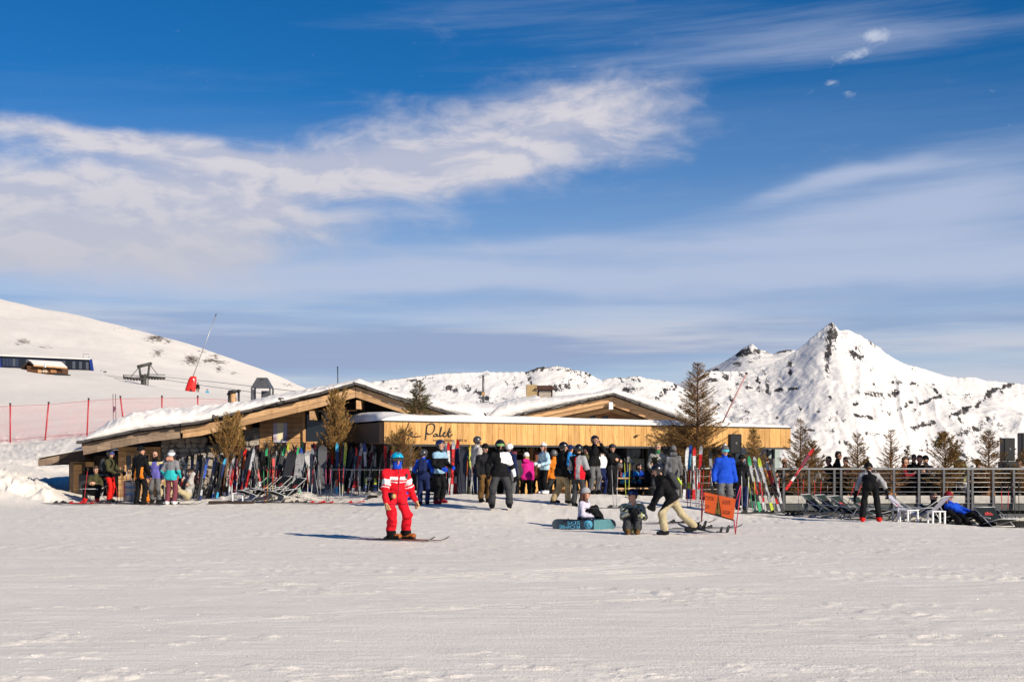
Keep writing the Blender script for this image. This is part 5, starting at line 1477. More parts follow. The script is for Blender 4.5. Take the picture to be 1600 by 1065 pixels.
def build_net_fence():
    root = empty('net_fence', tuple(P(150, 688, 80)), 0, 'long red safety net fence on thin poles across the piste', 'fence')
    poles = [(-70, 636, 700, 78), (16, 631, 690, 79), (73, 629, 685, 80), (137, 623, 680, 82), (191, 619.5, 661, 84), (253, 619, 650, 86), (309, 619, 640, 88), (368, 622, 640, 90)]
    pm = paint('red_pole', (0.42, 0.02, 0.03), .4)
    for i, (px, t, b, d) in enumerate(poles):
        dx = -3 if i == 4 else (3 if i == 2 else (1.5 if i == 3 else 0))
        m = MB(); m.tube([P(px - dx, b + 8, d), P(px + dx, t, d)], .045, 6); po = m.build('pole', pm, root)
        c = MB(); p = P(px + dx, t, d); c.lathe((p.x, p.y, p.z - .06), [(.055, 0), (.055, .12)], 6); c.build('cap', M_BLACK, po)
    mt, n, b = new_mat('red_netting')
    b.inputs['Base Color'].default_value = (0.62, 0.16, 0.17, 1); b.inputs['Roughness'].default_value = .7
    geo = n.new('ShaderNodeNewGeometry'); s = n.sep(geo.outputs['Position'])
    v1 = n.noise(n.vec(n.mul(s[0], 2.0), s[1], n.mul(s[2], 3.0)), 1.0, 3)
    f = n.ramp(v1, .3, .7, .09, .17)
    n.t.links.new(f, b.inputs['Alpha'])
    m = MB()
    prev = None
    for i in range(len(poles) - 1):
        (x0, t0, b0, d0), (x1, t1, b1, d1) = poles[i], poles[i + 1]
        for k in range(12):
            q = k / 12; sag = 4.0 * q * (1 - q) * 1.3
            q2 = (k + 1) / 12; sag2 = 4.0 * q2 * (1 - q2) * 1.3
            L = lambda a, c, w: a + (c - a) * w
            m.quad(P(L(x0, x1, q), L(b0, b1, q) + 6, L(d0, d1, q)), P(L(x0, x1, q2), L(b0, b1, q2) + 6, L(d0, d1, q2)),
                   P(L(x0, x1, q2), L(t0, t1, q2) + 3 + sag2, L(d0, d1, q2)), P(L(x0, x1, q), L(t0, t1, q) + 3 + sag, L(d0, d1, q)))
    m.build('net', mt, root)
    for off in (0, 1):
        m = MB(); pts = []
        for (px, t, b, d) in poles: pts.append(P(px, t + 3 if off == 0 else b - 3, d - .05))
        m.tube(pts, .010, 4); m.build('rope', pm, root)
    # two slim slalom poles with a dark flag
    for px, lb in ((177, 'dark slim marker pole with small flag on the piste, left of a pair'), (181, 'dark slim marker pole on the piste, right of a pair')):
        q = empty('marker_pole', tuple(P(px, 655, 95)), 0, lb, 'marker pole', 'marker poles on the piste')
        m = MB(); m.tube([P(px, 657, 95), P(px - .5, 615, 95)], .02, 5); m.build('pole', M_BLACK, q)
        if px == 177:
            m = MB(); m.prism([P(177, 634, 95), P(181, 636, 95), P(179, 642, 95), P(177, 645, 95)], (0, .04, 0)); m.build('flag', paint('plum', (0.09, 0.02, 0.08), .7), q)
build_net_fence()

# mast with a flat dish on the roofs, aerial and guy pole
ms = empty('roof_mast', tuple(P(755, 625, 58)), 0, 'thin mast with a pale flat dish rising from the roof snow', 'mast')
m = MB(); m.tube([P(755, 628, 58), P(755, 586, 58)], .045, 7); m.build('pole', M_GREYMETAL, ms)
m = MB(); a = P(755, 584, 58); m.prism([a + Vector((-.28, 0, -.10)), a + Vector((.16, 0, .10)), a + Vector((.30, .2, .02)), a + Vector((-.14, .2, -.18))], (0, 0, .03)); m.build('dish', M_WHITE, ms)
m = MB(); m.box(P(755.5, 615, 57.9), (.12, .1, .16)); m.build('bracket', M_TIMBER, ms)
gp = empty('guy_pole', tuple(P(1130, 655, 60)), 0, 'long thin red and white slanting pole against the mountain', 'pole')
m = MB(); m.tube([P(1128, 662, 60), P(1166, 584, 60)], .03, 6); m.build('pole', paint('pale_red', (0.45, 0.22, 0.20), .5), gp)
m = MB(); m.tube([P(1166, 584, 60), P(1167, 582, 60)], .06, 6); m.build('tip', M_BLACK, gp)
ae = empty('roof_aerial', tuple(P(528, 606, 49)), 0, 'thin straight aerial rising above the chalet roof', 'aerial')
m = MB(); m.tube([P(528, 612, 49), P(527.5, 574, 49)], .018, 5); m.build('rod', M_BLACK, ae)
m = MB(); m.tube([P(527.6, 574, 49), P(527.5, 572.5, 49)], .03, 5); m.build('tip', M_BLACK, ae)
# ------------------------------------------------------------------ people: one smooth skin grown over a posed skeleton
def surface_nets(f, org, h):
    s = f < 0
    nx, ny, nz = f.shape
    c = [(0, 0, 0), (1, 0, 0), (0, 1, 0), (1, 1, 0), (0, 0, 1), (1, 0, 1), (0, 1, 1), (1, 1, 1)]
    sl = lambda a, o: a[o[0]:nx - 1 + o[0], o[1]:ny - 1 + o[1], o[2]:nz - 1 + o[2]]
    cnt = sum(sl(s, o).astype(np.int8) for o in c)
    act = (cnt > 0) & (cnt < 8)
    idx = -np.ones(act.shape, np.int64); ii = np.argwhere(act); idx[act] = np.arange(len(ii))
    pos = np.zeros((len(ii), 3)); num = np.zeros(len(ii))
    fv = {o: sl(f, o)[act] for o in c}
    for a in c:
        for ax in range(3):
            if a[ax]: continue
            b = list(a); b[ax] = 1; b = tuple(b)
            fa, fb = fv[a], fv[b]; m = (fa < 0) != (fb < 0)
            t = np.where(m, fa / np.where(m, fa - fb, 1), 0)
            p = np.tile(np.array(a, float), (len(ii), 1)); p[:, ax] += t
            pos[m] += p[m]; num[m] += 1
    pos = pos / num[:, None]
    verts = (ii + pos) * h + org
    quads = []
    for ax in range(3):
        o1, o2 = [(1, 2), (2, 0), (0, 1)][ax]
        A = [slice(1, None)] * 3
        lo = [slice(1, -1)] * 3; lo[ax] = slice(0, -1)
        hi = list(lo); hi[ax] = slice(1, None)
        sa = s[tuple(lo)]; sb = s[tuple(hi)]
        e = np.argwhere(sa != sb); dirn = sa[tuple(e.T)]
        p = e + 1; p[:, ax] -= 1
        def cell(d1, d2):
            q = p.copy(); q[:, o1] -= d1; q[:, o2] -= d2
            return idx[tuple(q.T)]
        q = np.stack([cell(1, 1), cell(0, 1), cell(0, 0), cell(1, 0)], -1)
        q[~dirn] = q[~dirn][:, ::-1]
        quads.append(q)
    return verts, np.concatenate(quads), ii

def grow(prims, h, noise_amp=0.0, seed=0):
    """prims: (a, b, ra, rb, material, part, flat_axis or None, flat_k, blend)"""
    lo = np.min([np.minimum(p[0], p[1]) - max(p[2], p[3]) for p in prims], 0) - 2.5 * h
    hi = np.max([np.maximum(p[0], p[1]) + max(p[2], p[3]) for p in prims], 0) + 2.5 * h
    n = np.ceil((hi - lo) / h).astype(int) + 1
    f = np.full(n, 1.0); best = np.full(n, 9.0); mat = np.zeros(n, np.int16); part = np.zeros(n, np.int16)
    for (a, b, ra, rb, m, pt, fa, fk, k) in prims:
        a = np.asarray(a, float); b = np.asarray(b, float)
        mg = max(ra, rb) + 0.07
        i0 = np.maximum(((np.minimum(a, b) - mg - lo) / h).astype(int), 0); i1 = np.minimum(((np.maximum(a, b) + mg - lo) / h).astype(int) + 2, n)
        sl = tuple(slice(x, y) for x, y in zip(i0, i1))
        gx, gy, gz_ = np.meshgrid(*[lo[i] + h * np.arange(i0[i], i1[i]) for i in range(3)], indexing='ij')
        p = np.stack([gx, gy, gz_], -1) - a
        ab = b - a; L2 = max(ab @ ab, 1e-9)
        t = np.clip(p @ ab / L2, 0, 1)
        q = p - t[..., None] * ab
        if fa is not None:
            fa_ = np.asarray(fa, float); q = q + (q @ fa_)[..., None] * fa_ * (fk - 1)
        d = np.sqrt((q * q).sum(-1)) - (ra + (rb - ra) * t)
        old = f[sl]
        hh = np.maximum(k - np.abs(old - d), 0) / k
        f[sl] = np.minimum(old, d) - hh * hh * k * .25
        bt = best[sl]; w = d < bt
        bt[w] = d[w]; mat[sl][w] = m; part[sl][w] = pt
    if noise_amp:
        r_ = np.random.default_rng(seed)
        g = np.stack(np.meshgrid(*[lo[i] + h * np.arange(n[i]) for i in range(3)], indexing='ij'), -1)
        w = 0
        for s_, am in ((16, .8), (30, .8), (52, .55), (75, .35)):
            k1 = r_.normal(size=3); k1 *= s_ / np.linalg.norm(k1); k2 = r_.normal(size=3); k2 *= s_ * .6 / np.linalg.norm(k2)
            w = w + am * np.sin(g @ k1 + 1.6 * np.sin(g @ k2 + r_.uniform(0, 6)))
        f = f + noise_amp * w
    v, q, ii = surface_nets(f, lo, h)
    fm = mat[tuple(ii[q[:, 0]].T)]; fp = part[tuple(ii[q[:, 0]].T)]
    return v, q, fm, fp

def ik(a, t, l1, l2, hint):
    a = Vector(a); t = Vector(t); d = t - a; L = d.length
    if L > (l1 + l2) * .995:
        t = a + d * ((l1 + l2) * .995 / L); d = t - a; L = d.length
    L = max(L, abs(l1 - l2) + .01)
    x = (l1 * l1 - l2 * l2 + L * L) / (2 * L); y = math.sqrt(max(l1 * l1 - x * x, 0))
    u = d.normalized(); h = Vector(hint); h = h - u * h.dot(u)
    if h.length < 1e-5: h = u.orthogonal()
    return a + u * x + h.normalized() * y, t

CL = {}
def cloth(name, c, rough=.75):
    return paint('cloth_' + name, c, rough, .12, 14, bump=.25, bump_scale=120, spec=.12)
SKIN = paint('skin', (0.56, 0.30, 0.20), .55, .08, 18)
EYE_M = paint('eye_dark', (0.02, 0.015, 0.012), .3)
LIP = paint('lip', (0.36, 0.12, 0.10), .5)
COL = {
 'black': (0.007, 0.007, 0.008), 'softblack': (0.013, 0.013, 0.015), 'navy': (0.012, 0.02, 0.075), 'blue': (0.012, 0.07, 0.52), 'skyblue': (0.03, 0.25, 0.62), 'paleblue': (0.40, 0.58, 0.66), 'iceblue': (0.26, 0.42, 0.55),
 'red': (0.62, 0.010, 0.022), 'brightred': (0.68, 0.018, 0.014), 'white': (0.74, 0.73, 0.74), 'olive': (0.062, 0.060, 0.026), 'khaki': (0.36, 0.27, 0.145), 'sand': (0.43, 0.36, 0.22), 'brown': (0.12, 0.065, 0.022),
 'grey': (0.12, 0.12, 0.125), 'darkgrey': (0.045, 0.046, 0.05), 'lightgrey': (0.33, 0.33, 0.34), 'midgrey': (0.20, 0.20, 0.21), 'teal': (0.03, 0.42, 0.44), 'peach': (0.66, 0.32, 0.22), 'maroon': (0.17, 0.045, 0.06),
 'pink': (0.66, 0.02, 0.24), 'purple': (0.13, 0.12, 0.40), 'orange': (0.68, 0.20, 0.02), 'yellow': (0.62, 0.55, 0.25), 'lime': (0.42, 0.60, 0.05), 'tan': (0.52, 0.33, 0.17), 'turquoise': (0.01, 0.36, 0.58), 'darkred': (0.20, 0.01, 0.02),
 'green': (0.03, 0.16, 0.07), 'stone': (0.45, 0.43, 0.40), 'lavender': (0.58, 0.55, 0.66),
}
def C(n): return cloth(n, COL[n])
HAIRS = {'brown': (0.06, 0.03, 0.015), 'black': (0.012, 0.01, 0.009), 'blond': (0.36, 0.24, 0.11), 'auburn': (0.14, 0.045, 0.02), 'none': None}

HEADS = {}
def head_geo(hair):
    """face with nose, eyes, mouth, ears; hair short, long or none"""
    if hair in HEADS: return HEADS[hair]
    P_ = []
    X1 = np.array([1., 0, 0])
    P_.append(((0, .012, .035), (0, .0, .02), .092, .088, 0, 0, X1, 1.14, .03))
    P_.append(((0, -.02, .0), (0, -.035, -.075), .074, .048, 0, 0, X1, 1.08, .03))
    P_.append(((0, .02, -.03), (0, .015, -.17), .055, .058, 0, 0, None, 1, .03))
    P_.append(((0, -.098, .012), (0, -.117, -.020), .010, .014, 0, 0, None, 1, .012))
    for s in (-1, 1):
        P_.append(((s * .083, .012, .015), (s * .083, .016, -.02), .016, .012, 0, 0, X1, 1.8, .008))
        P_.append(((s * .031, -.092, .016), (s * .036, -.090, .016), .0105, .0105, 2, 0, None, 1, .004))
    P_.append(((-.020, -.092, -.052), (.020, -.092, -.052), .0095, .0095, 3, 0, None, 1, .006))
    if hair != 'none':
        P_.append(((0, .030, .055), (0, .045, .0), .090, .080, 1, 0, X1, 1.06, .012))
        P_.append(((0, -.030, .090), (0, .03, .09), .060, .07, 1, 0, X1, .92, .012))
    if hair == 'long':
        P_.append(((0, .06, .0), (0, .075, -.24), .075, .06, 1, 0, None, 1, .02))
        for s in (-1, 1): P_.append(((s * .07, .02, .0), (s * .085, -.01, -.2), .032, .03, 1, 0, None, 1, .02))
    v, q, m, _ = grow(P_, .0085)
    HEADS[hair] = (v, q, m)
    return HEADS[hair]

HANDS = {}
def hand_geo(curl):
    """palm, four unequal fingers bent at the knuckles and a thumb from the side; wrist at the origin, fingers along -Z, palm towards +X"""
    if curl in HANDS: return HANDS[curl]
    P_ = []
    P_.append(((0, 0, .03), (0, 0, -.02), .030, .033, 0, 0, None, 1, .02))
    for y in (-.024, 0, .024):
        P_.append(((0, y * .8, -.02), (0, y, -.085), .024, .021, 0, 0, np.array([1., 0, 0]), 1.35, .012))
    for y, L in ((-.034, .072), (-.0115, .082), (.0115, .078), (.034, .060)):
        p = Vector((0, y, -.092)); a = .25 * curl
        for sgm in (.44, .32, .24):
            a += .62 * curl
            q = p + Vector((math.sin(a), 0, -math.cos(a))) * L * sgm
            P_.append((tuple(p), tuple(q), .0118, .0108, 0, 0, None, 1, .003)); p = q
    P_.append(((.004, -.026, -.028), (.020, -.056, -.062), .0155, .013, 0, 0, None, 1, .012))
    P_.append(((.020, -.056, -.062), (.034, -.058, -.094), .013, .0115, 0, 0, None, 1, .004))
    v, q, m, _ = grow(P_, .0075)
    HANDS[curl] = (v, q)
    return HANDS[curl]

PARTS = {'torso': 1, 'arm': 2, 'leg': 3, 'boot': 4, 'collar': 5, 'pelvis': 6, 'hood': 7}
BODIES = []
def person(px, d, label, jacket='black', pants='black', boots='black', glove='black', rz=0.0, h=1.75, pelvis=(0, 0, .93), lean=0.05, side=0.0, twist=0.0, hl=(.27, -.03, .80), hr=(-.27, -.03, .80),
           fl=(.12, 0, 0), fr=(-.12, 0, 0), foot=None, head=(0, 0), hair='short', haircol='brown', hat=None, hatcol='black', goggles=None, lens=(0.03, 0.03, 0.035), pack=None, gaiter=None, gaiter_up=0.0, pocketcol=None, rules=(), z=None, bulk=1.0, voxel=.02,
           group='people around the hut', collar=True, knee_out=.18, elbow=(0, .6, -.25), footyaw=0.0, wide=1.0, hood=False, curl=1, glasses=False, skirt=0.0, folds=.0068, span=None, pos=None, name='person'):
    if span:
        d = ground_dist(px, span[1]); h = min(1.95, max(1.45, (span[1] - span[0]) * d / F - .015))
    sc_ = h / 1.75
    mats = [jacket if not isinstance(jacket, str) else C(jacket), C(pants), C(boots), SKIN, C(glove) if glove != 'skin' else SKIN, EYE_M, LIP,
            paint('hair_' + haircol, HAIRS[haircol], .6, .3, 60, bump=.3) if HAIRS.get(haircol) else SKIN]
    J, PN, BT, SK, GL = 0, 1, 2, 3, 4
    pel = Vector(pelvis)
    cy, sy = math.cos(twist), math.sin(twist)
    fwd = Vector((sy, -cy, 0)); right = Vector((cy, sy, 0))           # right = viewer's right when facing the camera (the person's left)
    up = (Vector((0, 0, 1)) * math.cos(lean) + fwd * math.sin(lean) + right * math.sin(side)).normalized()
    tf = (fwd - up * fwd.dot(up)).normalized()
    tr = up.cross(tf) * -1
    if tr.dot(right) < 0: tr = -tr
    chest = pel + up * .34; neck = pel + up * .515
    shl = neck - up * .085 + tr * .175 * wide; shr = neck - up * .085 - tr * .175 * wide
    el_l, wl = ik(shl, hl, .285, .265, Vector(elbow) + tr * .35); el_r, wr = ik(shr, hr, .285, .265, Vector(elbow) - tr * .35)
    hip_l = pel + right * .095; hip_r = pel - right * .095
    fd = foot if foot is not None else Vector((math.sin(footyaw), -math.cos(footyaw), 0))
    fd = Vector(fd)
    al, ar = Vector(fl) + Vector((0, 0, .115)), Vector(fr) + Vector((0, 0, .115))
    kup = Vector((0, 0, 1.2 if pelvis[2] < .45 else 0))
    kn_l, al = ik(hip_l, al, .435, .40, fwd + kup + right * knee_out); kn_r, ar = ik(hip_r, ar, .435, .40, fwd + kup - right * knee_out)
    B = bulk
    pr = []
    A = lambda a, b, ra, rb, m, pt, fa=None, fk=1, k=.05: pr.append((np.array(a), np.array(b), ra, rb, m, PARTS[pt], None if fa is None else np.array(fa), fk, k))
    # legs
    for hp, kn, an in ((hip_l, kn_l, al), (hip_r, kn_r, ar)):
        A(hp, kn, .098 * B, .078 * B, PN, 'leg'); A(kn, an + Vector((0, 0, .03)), .078 * B, .082 * B, PN, 'leg')
        A(an + Vector((0, 0, .02)), an - Vector((0, 0, .04)), .066, .066, BT, 'boot', k=.02)
        A(an - fd * .05 - Vector((0, 0, .06)), an + fd * .15 - Vector((0, 0, .065)), .052, .046, BT, 'boot', k=.03)
    A(hip_l, hip_r, .118 * B, .118 * B, PN, 'pelvis', tf, 1.08)
    # torso, hem, shoulders
    A(pel + up * .02, pel + up * .14, .138 * B, .142 * B, J, 'torso', tf, 1.18, .04)
    A(pel + up * (-.02 - skirt * .5) + tr * .062, pel + up * (-.02 - skirt * .5) - tr * .062, .118 * B, .118 * B, J, 'torso', tf, 1.02, .04)
    if skirt: A(pel + up * (-.03 - skirt) + tr * .062, pel + up * (-.03 - skirt) - tr * .062, .112 * B, .112 * B, J, 'torso', tf, 1.0, .04)
    A(pel + up * .14, chest, .142 * B, .160 * B, J, 'torso', tf, 1.22)
    A(pel + up * .06 + tr * .05, pel + up * .06 - tr * .05, .122 * B, .122 * B, J, 'torso', tf, 1.1)
    A(chest + tr * .06, chest - tr * .06, .130 * B, .130 * B, J, 'torso', tf, 1.12)
    A(shl - up * .01, shr - up * .01, .082 * B, .082 * B, J, 'torso')
    for sh, eb, wr_ in ((shl, el_l, wl), (shr, el_r, wr)):
        A(sh, eb, .076 * B, .062 * B, J, 'arm'); A(eb, wr_, .063 * B, .050 * B, J, 'arm')
    hy, hp_ = head
    hu = (up * .5 + Vector((0, 0, .5)) + tf * .15).normalized()
    hc = neck + hu * .175
    if collar: A(neck - up * .03, neck + hu * .05, .085, .072, J, 'collar', k=.04)
    if hood: A(neck - tf * .10 + up * .03 + tr * .06, neck - tf * .10 + up * .03 - tr * .06, .07, .07, J, 'hood', k=.03)
    v, q, fm, fp = grow(pr, voxel, folds, len(BODIES) + 3)
    # a clean hem line across the hips
    uu = (v[q].mean(1) - np.array(pel)) @ np.array(up); hem = -.10 - skirt
    sel = (fm == J) & (fp == 1) & (uu < hem); fm[sel] = PN; fp[sel] = PARTS['leg']
    if abs(pelvis[2] - .93) < .2:
        sel = (fm == PN) & (fp != PARTS['boot']) & (uu > hem + .005) & (uu < .3); fm[sel] = J; fp[sel] = PARTS['torso']
    ff = (v[q].mean(1) - np.array(pel)) @ np.array(tf); rr_ = (v[q].mean(1) - np.array(pel)) @ np.array(tr)
    V = [v]; Q = [q]; FM = [fm.astype(int)]
    if rules:
        cn = v[q].mean(1) - np.array(pel)
        info = dict(u=cn @ np.array(up), r=cn @ np.array(tr), f=cn @ np.array(tf), x=v[q].mean(1)[:, 0], y=v[q].mean(1)[:, 1], z=v[q].mean(1)[:, 2], part=fp, mat=fm, jacket=fm == J, pants=fm == PN)
        # distance along the arms from the shoulder
        ce = v[q].mean(1)
        info['arm_t'] = np.minimum(np.linalg.norm(ce - np.array(shl), axis=1), np.linalg.norm(ce - np.array(shr), axis=1))
        info['arm'] = fp == 2; info['torso'] = (fp == 1) | (fp == 5) | (fp == 7)
        for mname, fn in rules:
            mk = fn(info)
            mm = C(mname)
            if mm not in mats: mats.append(mm)
            FM[0][mk] = mats.index(mm)
    off = len(v)
    # head
    ha = math.atan2(tf.x, -tf.y) + hy
    RH = Matrix.Rotation(ha, 3, 'Z') @ Matrix.Rotation(hp_, 3, 'X')
    hv, hq, hm = head_geo(hair if haircol != 'none' else 'none')
    RHn = np.array(RH)
    V.append(hv @ RHn.T + np.array(hc)); Q.append(hq + off); FM.append(np.array([SK, 7, 5, 6])[hm]); off += len(hv)
    for wr_, eb, sgn in ((wl, el_l, 1), (wr, el_r, -1)):
        gv, gq = hand_geo(curl)
        dn = (wr_ - eb).normalized()                       # fingers run on from the forearm
        pin = (tr * -sgn); pin = (pin - dn * pin.dot(dn)).normalized() if abs(pin.dot(dn)) < .95 else dn.orthogonal()
        yv = dn.cross(pin) * -1
        M3 = np.array([list(pin), list((dn * -1).cross(pin)), list(dn * -1)]).T
        g2 = gv.copy()
        if sgn > 0: pass
        s1 = 1.12 if glove != 'skin' else .98
        V.append((g2 * s1) @ M3.T + np.array(wr_ + dn * .03)); Q.append(gq + off); FM.append(np.full(len(gq), GL)); off += len(gv)
    V = np.concatenate(V) * sc_; Q = np.concatenate(Q); FM = np.concatenate(FM)
    me = mesh_np('person', V, Q)
    for m in mats: me.materials.append(m)
    me.polygons.foreach_set('material_index', FM.astype(np.int32)); me.update()
    if pos is None:
        x = X(px, d); zz = gz(x, d) if z is None else z
        pos = (x, d, zz)
    o = link(name, me)
    o.location = pos; o.rotation_euler = (0, 0, rz)
    tag(o, label, 'person', group)
    # ------- things worn: children in the same local frame
    HM = Matrix.Translation(hc * sc_) @ RH.to_4x4() @ Matrix.Scale(sc_, 4)
    def child(name, mb, mat_, M=None):
        c = link(name, mb.mesh(name, mat_), None, o)
        if M is not None: c.matrix_local = M
        return c
    if hat in ('helmet', 'beanie', 'bobble'):
        bm = bmesh.new(); bmesh.ops.create_icosphere(bm, subdivisions=3, radius=1.0)
        if hat == 'helmet':
            for vv in bm.verts:
                vv.co = Vector((vv.co.x * .122, vv.co.y * .142 + .012, vv.co.z * .128 + .030))
            bmesh.ops.bisect_plane(bm, geom=bm.verts[:] + bm.edges[:] + bm.faces[:], plane_co=(0, -.05, .038), plane_no=(0, -.55, -1), clear_outer=True)
            bmesh.ops.bisect_plane(bm, geom=bm.verts[:] + bm.edges[:] + bm.faces[:], plane_co=(0, 0, -.055), plane_no=(0, 0, -1), clear_outer=True)
            hm_ = paint('shell_' + hatcol, COL[hatcol], .3, .05, spec=.6, coat=.2)
        else:
            for vv in bm.verts:
                zz_ = vv.co.z
                vv.co = Vector((vv.co.x * .108, vv.co.y * .122 + .012, zz_ * (.125 if zz_ > 0 else .1) + .045))
            bmesh.ops.bisect_plane(bm, geom=bm.verts[:] + bm.edges[:] + bm.faces[:], plane_co=(0, -.05, .040), plane_no=(0, -.28, -1), clear_outer=True)
            hm_ = C(hatcol)
        m2 = bpy.data.meshes.new('hat'); bm.to_mesh(m2); bm.free(); m2.materials.append(hm_)
        m2.polygons.foreach_set('use_smooth', [True] * len(m2.polygons))
        hc_o = link('helmet' if hat == 'helmet' else 'beanie', m2, None, o); hc_o.matrix_local = HM
        if hat == 'helmet':
            vt = MB()
            for sx in (-.045, 0, .045): vt.box((sx, .03, .153 - abs(sx) * .35), (.016, .055, .012), bevel=.004)
            child('vent', vt, M_BLACK, HM)
            for sx in (-1, 1):
                ear = MB(); ear.box((sx * .104, .008, -.045), (.03, .075, .09), bevel=.02); child('ear_pad', ear, M_BLACK, HM)
        else:
            band = MB(); n = 20
            for k in range(n):
                a0, a1 = 2 * math.pi * k / n, 2 * math.pi * (k + 1) / n
                f = lambda a, z, g: (math.cos(a) * (.106 + g), .012 + math.sin(a) * (.119 + g), z + (.016 if math.sin(a) < 0 else -.005) * abs(math.sin(a)))
                band.quad(f(a0, .028, .004), f(a1, .028, .004), f(a1, .066, .003), f(a0, .066, .003), smooth=True)
            child('band', band, C(hatcol if hat == 'beanie' else 'grey'), HM)
            if hat == 'bobble':
                pm = MB(); pm.lathe((0, .012, .165), [(.004, -.03), (.03, -.018), (.036, .003), (.026, .026), (.004, .034)], 10); child('bobble', pm, C('white'), HM)
    if goggles:
        lz = MB(); n = 14
        zc = .022 if goggles == 'on' else .085; rr = .112 if goggles == 'on' else .132
        for k in range(n):
            a0, a1 = (-1.15 + 2.3 * k / n), (-1.15 + 2.3 * (k + 1) / n)
            def f(a, z, g=0): return (math.sin(a) * (rr + g) * .95, -math.cos(a) * (rr + g) + .004, zc + z * (1 - .25 * (a / 1.15) ** 4))
            for (z0, z1, g0, g1, mi) in ((-.040, -.030, -.012, .004, 1), (-.030, .032, .006, .006, 0), (.032, .042, .004, -.012, 1)):
                lz.quad(f(a0, z0, g0), f(a1, z0, g0), f(a1, z1, g1), f(a0, z1, g1), mi, True)
        gl = link('goggles', lz.mesh('goggles', [paint('lens_%d_%d_%d' % tuple(int(c * 100) for c in lens), lens, .08, .15, 20, spec=.8, coat=.5), M_BLACK], recalc=False), None, o); gl.matrix_local = HM
        stp = MB(); r2 = .146 if hat == 'helmet' else .128
        pts = [(math.sin(a) * r2 * .9, -math.cos(a) * r2 + .010, zc + .02) for a in [1.1 + (2 * math.pi - 2.2) * k / 18 for k in range(19)]]
        for p0, p1 in zip(pts[:-1], pts[1:]): stp.beam(p0, p1, .004, .034)
        child('strap', stp, C('darkgrey'), HM)
    if glasses:
        gm = MB()
        for sx in (-1, 1): gm.box((sx * .036, -.104, .014), (.052, .012, .030), bevel=.008)
        gm.box((0, -.106, .018), (.03, .008, .008))
        for sx in (-1, 1): gm.beam((sx * .062, -.10, .02), (sx * .088, .0, .02), .004, .007)
        child('sunglasses', gm, M_BLACK, HM)
    if gaiter:
        gt = MB(); gt.lathe((0, .0, 0), [(.088, -.16), (.086, -.12), (.082, -.085), (.088 + gaiter_up * .15, -.05 + gaiter_up), (.070, -.035 + gaiter_up)], 14); child('neck_gaiter', gt, C(gaiter), HM)
    if pack:
        bp = MB()
        cpos = (pel + up * .30 - tf * .225) * sc_
        M3 = Matrix((tr, tf * -1, up)).transposed()
        bp.box(cpos, (.29 * sc_, .19 * sc_, .45 * sc_), M3, bevel=.065)
        pk = child('backpack', bp, C(pack))
        pocket = MB(); pocket.box(cpos - tf * .10 * sc_ - up * .07 * sc_, (.22 * sc_, .06 * sc_, .20 * sc_), M3, bevel=.025); 
        c_ = link('pocket', pocket.mesh('pocket', C(pocketcol or pack)), None, pk)
        stm = MB()
        for sg in (-1, 1):
            sp = [pel + up * .47 - tf * .16 + tr * sg * .085, neck + tr * sg * .095 + up * .035 - tf * .02, chest + tr * sg * .105 + tf * .165 + up * .05, pel + up * .16 + tr * sg * .16 + tf * .05, pel + up * .14 - tf * .13 + tr * sg * .13]
            sp = [Vector(p) * sc_ for p in smooth_line([tuple(p) for p in sp], 4)]
            for p0, p1 in zip(sp[:-1], sp[1:]): stm.beam(p0, p1, .045 * sc_, .012, up=tuple(tf))
        c_ = link('shoulder_strap', stm.mesh('shoulder_strap', C('black')), None, o)
    BODIES.append(o)
    return dict(o=o, wl=wl * sc_, wr=wr * sc_, al=al * sc_, ar=ar * sc_, hc=hc * sc_, pos=Vector(pos), rz=rz, fd=fd, sc=sc_)

def wpt(pd, v):
    """local point of a person -> point in the place"""
    return pd['pos'] + Matrix.Rotation(pd['rz'], 3, 'Z') @ Vector(v)
# ------------------------------------------------------------------ who stands where
PE = {}
D2 = R
# the ski instructor in red, sliding past in front
PE['red'] = person(621, 27.2, 'skier in bright red suit with white chest stripes gliding on skis in front', 'red', 'red', 'black', 'tan', rz=R(58), h=1.75, pelvis=(.0, .06, .865), lean=.20, twist=-.62,
    hl=(.30, -.22, .76), hr=(-.34, .02, .70), fl=(.12, -.10, .02), fr=(-.12, .06, .02), footyaw=R(8), head=(-.05, .12), hat='helmet', hatcol='turquoise', goggles='on', lens=(0.015, 0.015, 0.02), gaiter='blue', gaiter_up=.03, voxel=.0155, bulk=1.12, knee_out=.15, wide=1.0, folds=.0105, skirt=.02,
    rules=[('white', lambda i: i['torso'] & (i['f'] > -.02) & (i['u'] > .33) & (i['u'] < .395) & (np.abs(i['r'] - .01) > .02)), ('white', lambda i: i['torso'] & (i['f'] > -.02) & (i['u'] > .28) & (i['u'] < .30) & (np.abs(i['r'] - .01) > .02)),
           ('white', lambda i: i['arm'] & (i['arm_t'] > .15) & (i['arm_t'] < .24)), ('white', lambda i: i['arm'] & (i['arm_t'] > .275) & (i['arm_t'] < .295)),
           ('black', lambda i: (i['part'] == 3) & (i['z'] < .20)), ('darkred', lambda i: (i['u'] < -.105) & (i['u'] > -.125) & ~i['arm']), ('darkred', lambda i: i['torso'] & (np.abs(i['r'] - .01) < .010) & (i['f'] > 0))])
